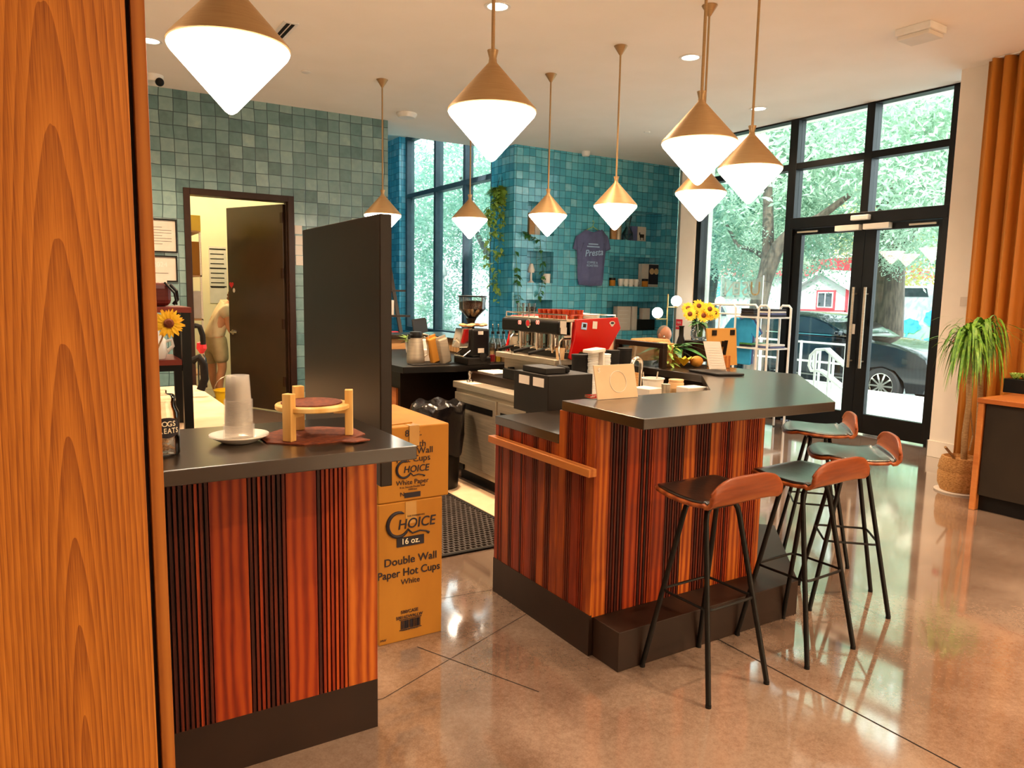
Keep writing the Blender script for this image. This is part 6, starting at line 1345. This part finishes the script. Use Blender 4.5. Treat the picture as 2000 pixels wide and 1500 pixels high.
def crown_mesh(n, rad, seed, L=.19, W=.06, clumps=26):
    rr = random.Random(seed); cs = []
    for k in range(clumps):
        v = Vector((rr.gauss(0, 1), rr.gauss(0, 1), rr.gauss(0, 1))).normalized()*(rr.random()**.45)
        cs.append((Vector((v.x*rad[0], v.y*rad[1], v.z*rad[2])), rr.uniform(.28, .5)*min(rad)))
    mb = MB()
    for i in range(n):
        c, r = cs[rr.randrange(clumps)]; v = Vector((rr.gauss(0, 1), rr.gauss(0, 1), rr.gauss(0, .8))).normalized()*(r*rr.random()**.5); p = c+v
        d = Vector((rr.uniform(-1, 1), rr.uniform(-1, 1), rr.uniform(-1, .5))).normalized(); s = d.cross(Vector((rr.uniform(-1, 1), rr.uniform(-1, 1), rr.uniform(-1, 1)))).normalized()*W*.5
        mb.add([p, p+d*L*.5+s, p+d*L, p+d*L*.5-s], [(0, 1, 2, 3)])
    return mb
crownA = crown_mesh(10500, (3.2, 3.2, 2.9), 1); crownB = crown_mesh(8500, (2.6, 2.6, 2.2), 2, .17, .055)
CM = {}
def tree(loc, label, trunk, crowns, mat='canopy', group='street trees'):
    t = thing('street_tree', loc, label, 'tree', group); L = Vector(loc)
    mb = MB()
    for pts, r0, r1 in trunk:
        n = len(pts); mb.tube([L+Vector(p) for p in pts], r0, 10, rad=[r0+(r1-r0)*i/(n-1) for i in range(n)])
    mb.build('trunk', 'bark', t, smooth=True)
    for k, (kind, off, sc, rot) in enumerate(crowns):
        key = (kind, mat)
        if key not in CM:
            src = crownA if kind == 'A' else crownB
            o = src.build('crown', mat, t, org=Vector((0, 0, 0))); CM[key] = o
        else:
            o = CM[key].copy(); COL.objects.link(o); o.parent = t
        o.location = off; o.scale = (sc, sc, sc); o.rotation_euler = (0, 0, rot)
    return t
b1 = P(1478, 600, 'x', 12.1); L1 = (12.1, b1.y, -.02)
def rel(px, py, x): q = P(px, py, 'x', x); return (q.x-L1[0], q.y-L1[1], q.z-L1[2])
tree(L1, 'forked street tree seen through the left front window', [([(0, 0, 0), rel(1482, 590, 12.1), rel(1495, 540, 12.1), rel(1500, 500, 12.1), rel(1500, 400, 12.0), rel(1497, 300, 12)], .2, .07), ([rel(1494, 545, 12.1), rel(1520, 480, 12.1), rel(1548, 450, 12.2), rel(1600, 425, 12.3), rel(1660, 380, 12.3)], .16, .05), ([rel(1500, 510, 12.1), rel(1475, 490, 12.2), rel(1440, 480, 12.2), rel(1420, 440, 12.3)], .06, .03)],
     [('A', (.8, -.6, 5.2), 1.0, .3), ('B', (1.2, 1.6, 4.2), .75, 2.0), ('B', (.8, -3.2, 4.6), .8, 1.2), ('B', (.6, .4, 3.0), .42, .5)])
b3 = P(1383, 590, 'x', 14.5)
tree((14.5, b3.y, GZ), 'dark street tree at the left edge of the front window', [([(0, 0, 0), (0, 0, 2.0), (.1, -.1, 3.4), (.2, .2, 5)], .24, .1)], [('A', (.2, 0, 5.6), 1.0, 4.0), ('B', (-.2, -1.4, 4.0), .7, 3.3)], 'canopyblue')
b2 = P(1732, 665, 'x', 17.0)
tree((17.0, b2.y, GZ), 'thick trunked tree behind the parked black car', [([(0, 0, 0), (0, 0, .25), (.0, .02, .7), (.02, .05, 2.2), (.05, .1, 3.6), (.1, .6, 5.4)], .5, .22), ([(.03, .1, 3.0), (.0, -.8, 4.2), (0, -1.6, 5.2)], .18, .07)],
     [('A', (-.3, .2, 6.0), 1.05, 1.0), ('A', (-.4, -3.2, 5.6), .95, 2.2), ('B', (-1.2, -.9, 3.65), .42, .4), ('B', (-1.4, 1.6, 4.2), .7, 5.1)])
for k, (x, y, s, m_, lb) in enumerate(((31.5, 16.6, 1.15, 'canopygold', 'yellow green tree far behind the mural wall'), (33, 24, 1.3, 'canopy', 'large tree far beyond the red roofed building'), (28, 14, 1.2, 'canopy', 'tree rising beyond the mural'), (22, 22.5, 1.1, 'canopyblue', 'bluish tree left of the white cabin'))):
    tree((x, y, GZ), lb, [([(0, 0, 0), (0, 0, 3), (.1, .2, 5)], .22, .1)], [('A', (0, 0, 5.2*s-1), s, k*1.3), ('A', (.4, 2.4, 6.2*s-1), s*.9, k+2)], m_)
for k, (x, y, s, m_, lb) in enumerate(((10.6, 17.5, 1.0, 'canopyblue', 'tree seen through the right pane of the alcove windows'), (9.2, 21.5, 1.1, 'canopyblue', 'tree seen through the middle of the alcove windows'), (9.0, 27, 1.1, 'canopy', 'tree seen through the left pane of the alcove windows'), (13.5, 20.5, 1.2, 'canopyblue', 'tree half hidden by the blue tiled return'))):
    tree((x, y, -.02), lb, [([(0, 0, 0), (0, .1, 2), (.2, .2, 4)], .16, .08), ([(0, .1, 1.8), (-.9, .2, 3.4), (-1.4, 0, 4.6)], .09, .04)], [('A', (0, 0, 4.4), s*.85, k*1.7), ('B', (.6, -.9, 2.6), s*.7, k)], m_)
for k, (x, y, lb) in enumerate(((10.0, 14.2, 'low shrub close outside the alcove windows'), (11.2, 16.0, 'low shrub behind the nearer one outside the alcove'), (9.4, 18.6, 'low shrub further along outside the alcove'))):
    t = thing('shrub', (x, y, -.02), lb, 'shrub', 'shrubs outside the alcove'); o = CM[('B', 'canopyblue')].copy() if ('B', 'canopyblue') in CM else None
    o.parent = t; COL.objects.link(o); o.name = 'foliage'; o.location = (0, 0, .55); o.scale = (.32, .32, .24); MB().cyl((x, y, -.02), (x, y, .5), .03).build('stem', 'bark', t)
# street lamp outside the alcove (white post seen in the middle pane)
q = P(866, 540, 'x', 9.2); t = thing('bird_feeder_post', (9.2, q.y, -.02), 'pale post with a pointed top outside the middle alcove window', 'post')
MB().cyl((9.2, q.y, -.02), (9.2, q.y, q.z), .03).build('pole', 'whitepaint', t); MB().lathe((9.2, q.y, q.z), [(0, 0), (.1, .02), (.11, .12), (.04, .3), (0, .34)], 16).build('head', 'whitepaint', t, smooth=True)

# parked black car
CX0, CX1 = 13.5, 15.35
t = thing('car', (14.4, 9.6, GZ), 'black estate car parked across the street outside the glass doors', 'car')
side = [(7.42, -.10), (7.36, .05), (7.36, .38), (7.42, .55), (7.62, .66), (8.0, .76), (8.55, .84), (9.0, .87), (12.0, .93), (12.3, .85), (12.38, .4), (12.35, -.08), (11.9, -.12), (11.72, .16), (11.45, .30), (11.2, .30), (10.95, .16), (10.8, -.14), (8.82, -.16), (8.70, .12), (8.5, .30), (8.24, .35), (7.98, .28), (7.80, .10), (7.74, -.12)]
mb = MB(); ins = [(0, .10), (.06, .03), (.2, 0), (.8, 0), (.94, .03), (1, .10)]
cy_, cz_ = 9.9, .35; n = len(side); vs = []
for f, i_ in ins:
    x = CX0+(CX1-CX0)*f
    for (y, z) in side: k = 1-i_*.12; vs.append((x, cy_+(y-cy_)*(1-i_*.10), cz_+(z-cz_)*(1-i_*1.1 if z > .5 else 1)))
fs = []
for s_ in range(len(ins)-1):
    for i in range(n): a_, b_ = s_*n+i, s_*n+(i+1) % n; fs.append((a_, b_, b_+n, a_+n))
fs += [tuple(range(n))[::-1], tuple((len(ins)-1)*n+i for i in range(n))]
mb.add(vs, fs).build('body', 'carpaint', t, smooth=True)
gh = [(9.0, .85), (9.45, 1.12), (9.85, 1.28), (10.3, 1.33), (11.6, 1.30), (12.1, 1.0), (12.2, .9)]
mb = MB(); vs = []
for x_, k in ((CX0+.07, 0), (CX0+.24, 1), (CX1-.24, 1), (CX1-.07, 0)):
    for (y, z) in gh: vs.append((x_ if k or True else x_, y, z if k else .87+(z-.87)*.86))
n = len(gh); fs = [(s_*n+i, s_*n+i+1, (s_+1)*n+i+1, (s_+1)*n+i) for s_ in range(3) for i in range(n-1)]+[tuple(range(n))[::-1], tuple(3*n+i for i in range(n))]
mb.add(vs, fs).build('roof', 'carpaint', t, smooth=True)
for poly in ([(9.22, .90), (9.55, 1.10), (9.9, 1.205), (10.28, 1.235), (10.28, .91)], [(10.34, .91), (10.34, 1.235), (11.2, 1.225), (11.3, .92)], [(11.36, .92), (11.28, 1.21), (11.58, 1.19), (11.9, .97)]): MB().prismx(poly, CX0+.045, CX0+.066).build('side_window', 'carglass', t)
MB().add([(CX0+.25, 9.12, .93), (CX1-.25, 9.12, .93), (CX1-.32, 9.78, 1.262), (CX0+.32, 9.78, 1.262)], [(0, 1, 2, 3)]).build('windscreen', 'carglass', t)
for o_ in (bpy.data.objects[-1],) if 0 else (): pass
for y_ in (8.28, 11.32):
    for x_, d in ((CX0+.02, 1), (CX1-.02, -1)):
        MB().lathe((x_, y_, -.04), [(.25, 0), (.34, 0), (.37, .03), (.37, .19), (.34, .22), (0, .22)], 32, None, (d, 0, 0)).build('tyre', 'tyre', t, smooth=True)
        mb = MB().lathe((x_+.01*d, y_, -.04), [(.235, 0), (.255, 0), (.255, .05), (.23, .05)], 28, None, (d, 0, 0)).lathe((x_, y_, -.04), [(0, 0), (.05, 0), (.05, .04), (0, .04)], 14, None, (d, 0, 0))
        for k in range(10): a_ = 2*PI*k/10; u_ = Vector((0, math.cos(a_), math.sin(a_))); w_ = Vector((0, -math.sin(a_), math.cos(a_))); mb.obox(Vector((x_+.02*d, y_, -.04))+u_*.14, (.03, 0, 0), u_*.2, w_*.034)
        mb.build('wheel_rim', 'chrome', t, smooth=False); MB().lathe((x_+.06*d, y_, -.04), [(0, 0), (.25, 0), (.25, .01), (0, .01)], 24, None, (d, 0, 0)).build('brake_disc', 'black', t)
MB().obox((CX0+.03, 7.72, .46), (.05, .01, 0), (-.03, .34, .03), (0, 0, .12)).build('headlight', 'bottle', t, bevel=.02); MB().obox((CX0+.5, 7.385, .42), (.6, 0, 0), (0, .05, 0), (0, 0, .2)).build('grille', 'black', t); MB().obox((CX0+.55, 7.36, .22), (.45, 0, 0), (0, .02, 0), (0, 0, .11)).build('number_plate', 'whitepaint', t)
MB().box(CX0-.005, CX0+.03, 8.9, 12.2, .865, .885).box(CX0-.004, CX0+.02, 8.95, 10.75, .02, .05).build('chrome_strip', 'chrome', t); MB().obox((CX0-.06, 9.2, .93), (.14, 0, 0), (0, .12, 0), (0, 0, .1)).build('wing_mirror', 'carpaint', t, bevel=.03)
MB().box(CX0+.004, CX0+.02, 10.0, 10.16, .72, .75).box(CX0+.004, CX0+.02, 11.0, 11.14, .74, .77).build('door_handle', 'chrome', t)
# white stair rails
t = thing('handrail', (9.5, 6.55, -.02), 'white looped metal handrail outside the left glass door', 'handrail')
RXo = 9.4
def rp(px, py): return P(px, py, 'x', RXo)
for dx_ in (0, .09):
    pts = [rp(*p) for p in ((1662, 728), (1612, 682), (1594, 683), (1583, 694), (1580, 714), (1584, 724), (1598, 724), (1606, 728), (1652, 765))]
    pts = [p+Vector((dx_, 0, 0)) for p in pts]; MB().tube(pts, .022, 8).build('rail', 'white', t, smooth=True)
    for (px, py) in ((1594, 684), (1621, 690)):
        p = rp(px, py)+Vector((dx_, 0, 0)); MB().cyl((p.x, p.y, -.02), p, .018).build('post', 'white', t)
t = thing('guard_fence', (10.3, 7.8, -.02), 'white tube fence along the pavement behind the handrail', 'fence')
for z in (.3, .62, .92): MB().tube([(10.3, 6.9, z), (10.3, 9.4, z)], .018, 6).build('rail', 'white', t)
for y_ in (6.9, 7.7, 8.5, 9.4): MB().cyl((10.3, y_, -.02), (10.3, y_, .94), .02).build('post', 'white', t)
# white cabin with red trim
HX = 26; a, b = P(1568, 615, 'x', HX), P(1652, 615, 'x', HX); y1_, y0_ = a.y+.25, b.y
ze, zp = P(1652, 562, 'x', HX).z, P(1612, 533, 'x', HX).z
t = thing('cabin', (HX+1.2, (y0_+y1_)/2, GZ), 'small white cabin with red trim and a gable across the street', 'cabin')
ym = (y0_+y1_)/2
MB().prismx([(y0_, GZ), (y1_, GZ), (y1_, ze), (ym, zp), (y0_, ze)], HX, HX+2.5).build('wall', 'whitepaint', t)
MB().obox((HX+1.2, (ym+y1_+.15)/2, (zp+ze-.08)/2+.06), (2.9, 0, 0), (0, y1_-ym+.25, ze-zp-.12), (0, .03, .1)).obox((HX+1.2, (ym+y0_-.15)/2, (zp+ze-.08)/2+.06), (2.9, 0, 0), (0, ym-y0_+.25, zp-ze+.12), (0, -.03, .1)).build('roof', 'whitepaint', t)
for y_ in (y0_, y1_): MB().box(HX-.03, HX, y_-.06, y_+.06, GZ, ze).build('corner_trim', 'redtrim', t)
MB().box(HX-.03, HX, y0_, y1_, P(1610, 606, 'x', HX).z-.04, P(1610, 606, 'x', HX).z+.02).build('sill_trim', 'redtrim', t)
wa, wb = P(1594, 604, 'x', HX), P(1633, 567, 'x', HX)
f = MB().box(HX-.05, HX-.001, wb.y, wa.y, wa.z, wb.z).build('window', 'redtrim', t)
MB().box(HX-.07, HX-.051, wb.y+.07, wa.y-.07, wa.z+.07, wb.z-.07).build('sash', 'whitepaint', f)
for u, v in ((wb.y+.12, (wa.y+wb.y)/2-.03), ((wa.y+wb.y)/2+.03, wa.y-.12)): MB().box(HX-.08, HX-.071, u, v, wa.z+.12, wb.z-.12).build('pane', 'carglass', f)
# red roofed building with lettering
BX = 30; a, b = P(1360, 540, 'x', BX), P(1662, 530, 'x', BX); zr0 = P(1400, 541, 'x', BX).z; zr1 = P(1400, 512, 'x', BX).z
t = thing('shop_building', (BX+3, (a.y+b.y)/2, GZ), 'low white building with a red fascia far across the street', 'building')
MB().box(BX+.3, BX+6, b.y, a.y+4, GZ, zr0).build('wall', 'whitepaint', t); MB().box(BX, BX+6.3, b.y-.3, a.y+4.3, zr0, zr1).build('fascia', 'redtrim', t)
MB().prismx([(27.3, zr1), (24.2, zr1), (25.2, zr1+.9), (26.4, zr1+.9)], BX, BX+.3).build('gable_sign', 'redtrim', t)
text('OVEYC', .5, (BX-.02, P(1450, 526, 'x', BX).y, (zr0+zr1)/2), t, 'whitepaint', 'lettering', '-x')
for px in (1400, 1425, 1450, 1475): q = P(px, 565, 'x', BX+.28); MB().box(BX+.25, BX+.29, q.y-.7, q.y+.5, 1.4, 2.5).build('window', 'mteal', t)
# pale van, far cars
t = thing('white_van', (24, 21.5, GZ), 'white van parked in front of the red roofed building', 'van')
MB().prismx([(19.9, GZ+.3), (23.6, GZ+.3), (23.6, 1.55), (21.0, 1.6), (20.5, .8), (19.9, .7)], 23, 25).build('body', 'whitepaint', t, bevel=.08); MB().prismx([(20.75, .85), (21.15, 1.4), (21.8, 1.4), (21.8, .85)], 22.985, 23.0).build('side_window', 'carglass', t)
for y_ in (20.7, 22.9): MB().cyl((22.97, y_, GZ+.34), (23.2, y_, GZ+.34), .34, seg=20).build('wheel', 'tyre', t)
t = thing('white_car', (30, 15.3, GZ), 'white car parked on the bank above the mural', 'car')
q = P(1795, 585, 'x', 27.5)
MB().prismx([(q.y-1.2, q.z-.55), (q.y+2.6, q.z-.55), (q.y+2.6, q.z), (q.y+2.0, q.z+.1), (q.y+1.5, q.z+.5), (q.y-.4, q.z+.5), (q.y-1.2, q.z+.1)], 27.4, 29).build('body', 'whitepaint', t, bevel=.08); MB().prismx([(q.y-.4, q.z+.1), (q.y+1.7, q.z+.1), (q.y+1.35, q.z+.42), (q.y-.3, q.z+.42)], 27.38, 27.4).build('side_window', 'carglass', t); MB().box(27.3, 29.2, q.y-2, q.y+3.4, GZ, q.z-.56).build('bank', 'pave', t)
# mural wall: plain painted hills, trees and flames
MX = 26; a, b = P(1690, 680, 'x', MX), P(1830, 680, 'x', MX); zt_ = P(1770, 606, 'x', MX).z
t = thing('mural_wall', (MX+.1, (a.y+b.y)/2, GZ), 'long wall painted with blue trees on a green hill behind the car', 'mural')
y1_, y0_ = a.y+.7, b.y-6
MB().box(MX, MX+.2, y0_, y1_, GZ-.1, zt_).build('wall', 'sky', t)
def mp(pts, m_, d, name): MB().prismx([(P(x, y, 'x', MX).y, P(x, y, 'x', MX).z) for x, y in pts], MX-d, MX-d+.01).build(name, m_, t)
mp([(1690, 662), (1730, 655), (1770, 650), (1800, 640), (1830, 630), (1860, 622), (1860, 690), (1690, 690)], 'mgreen', .02, 'painted_hill')
mp([(1690, 672), (1715, 660), (1745, 655), (1765, 655), (1760, 690), (1690, 690)], 'myellow', .03, 'painted_field')
mp([(1750, 676), (1830, 656), (1860, 650), (1860, 690), (1750, 690)], 'mteal', .04, 'painted_fence')
def blob(cx_, cy_, rx, ry): return [(cx_+rx*(1+.12*math.sin(5*a_))*math.cos(a_), cy_+ry*(1+.1*math.sin(7*a_))*math.sin(a_)) for a_ in [2*PI*k/28 for k in range(28)]]
mp(blob(1778, 637, 21, 14), 'mblue', .05, 'painted_tree'); mp(blob(1822, 622, 16, 15), 'mblue', .05, 'painted_tree'); mp([(1769, 657), (1775, 640), (1779, 640), (1772, 657)], 'mblue', .06, 'painted_trunk')
mp(blob(1708, 632, 7, 15), 'morange', .05, 'painted_flame'); mp(blob(1803, 672, 6, 10), 'morange', .06, 'painted_flame')
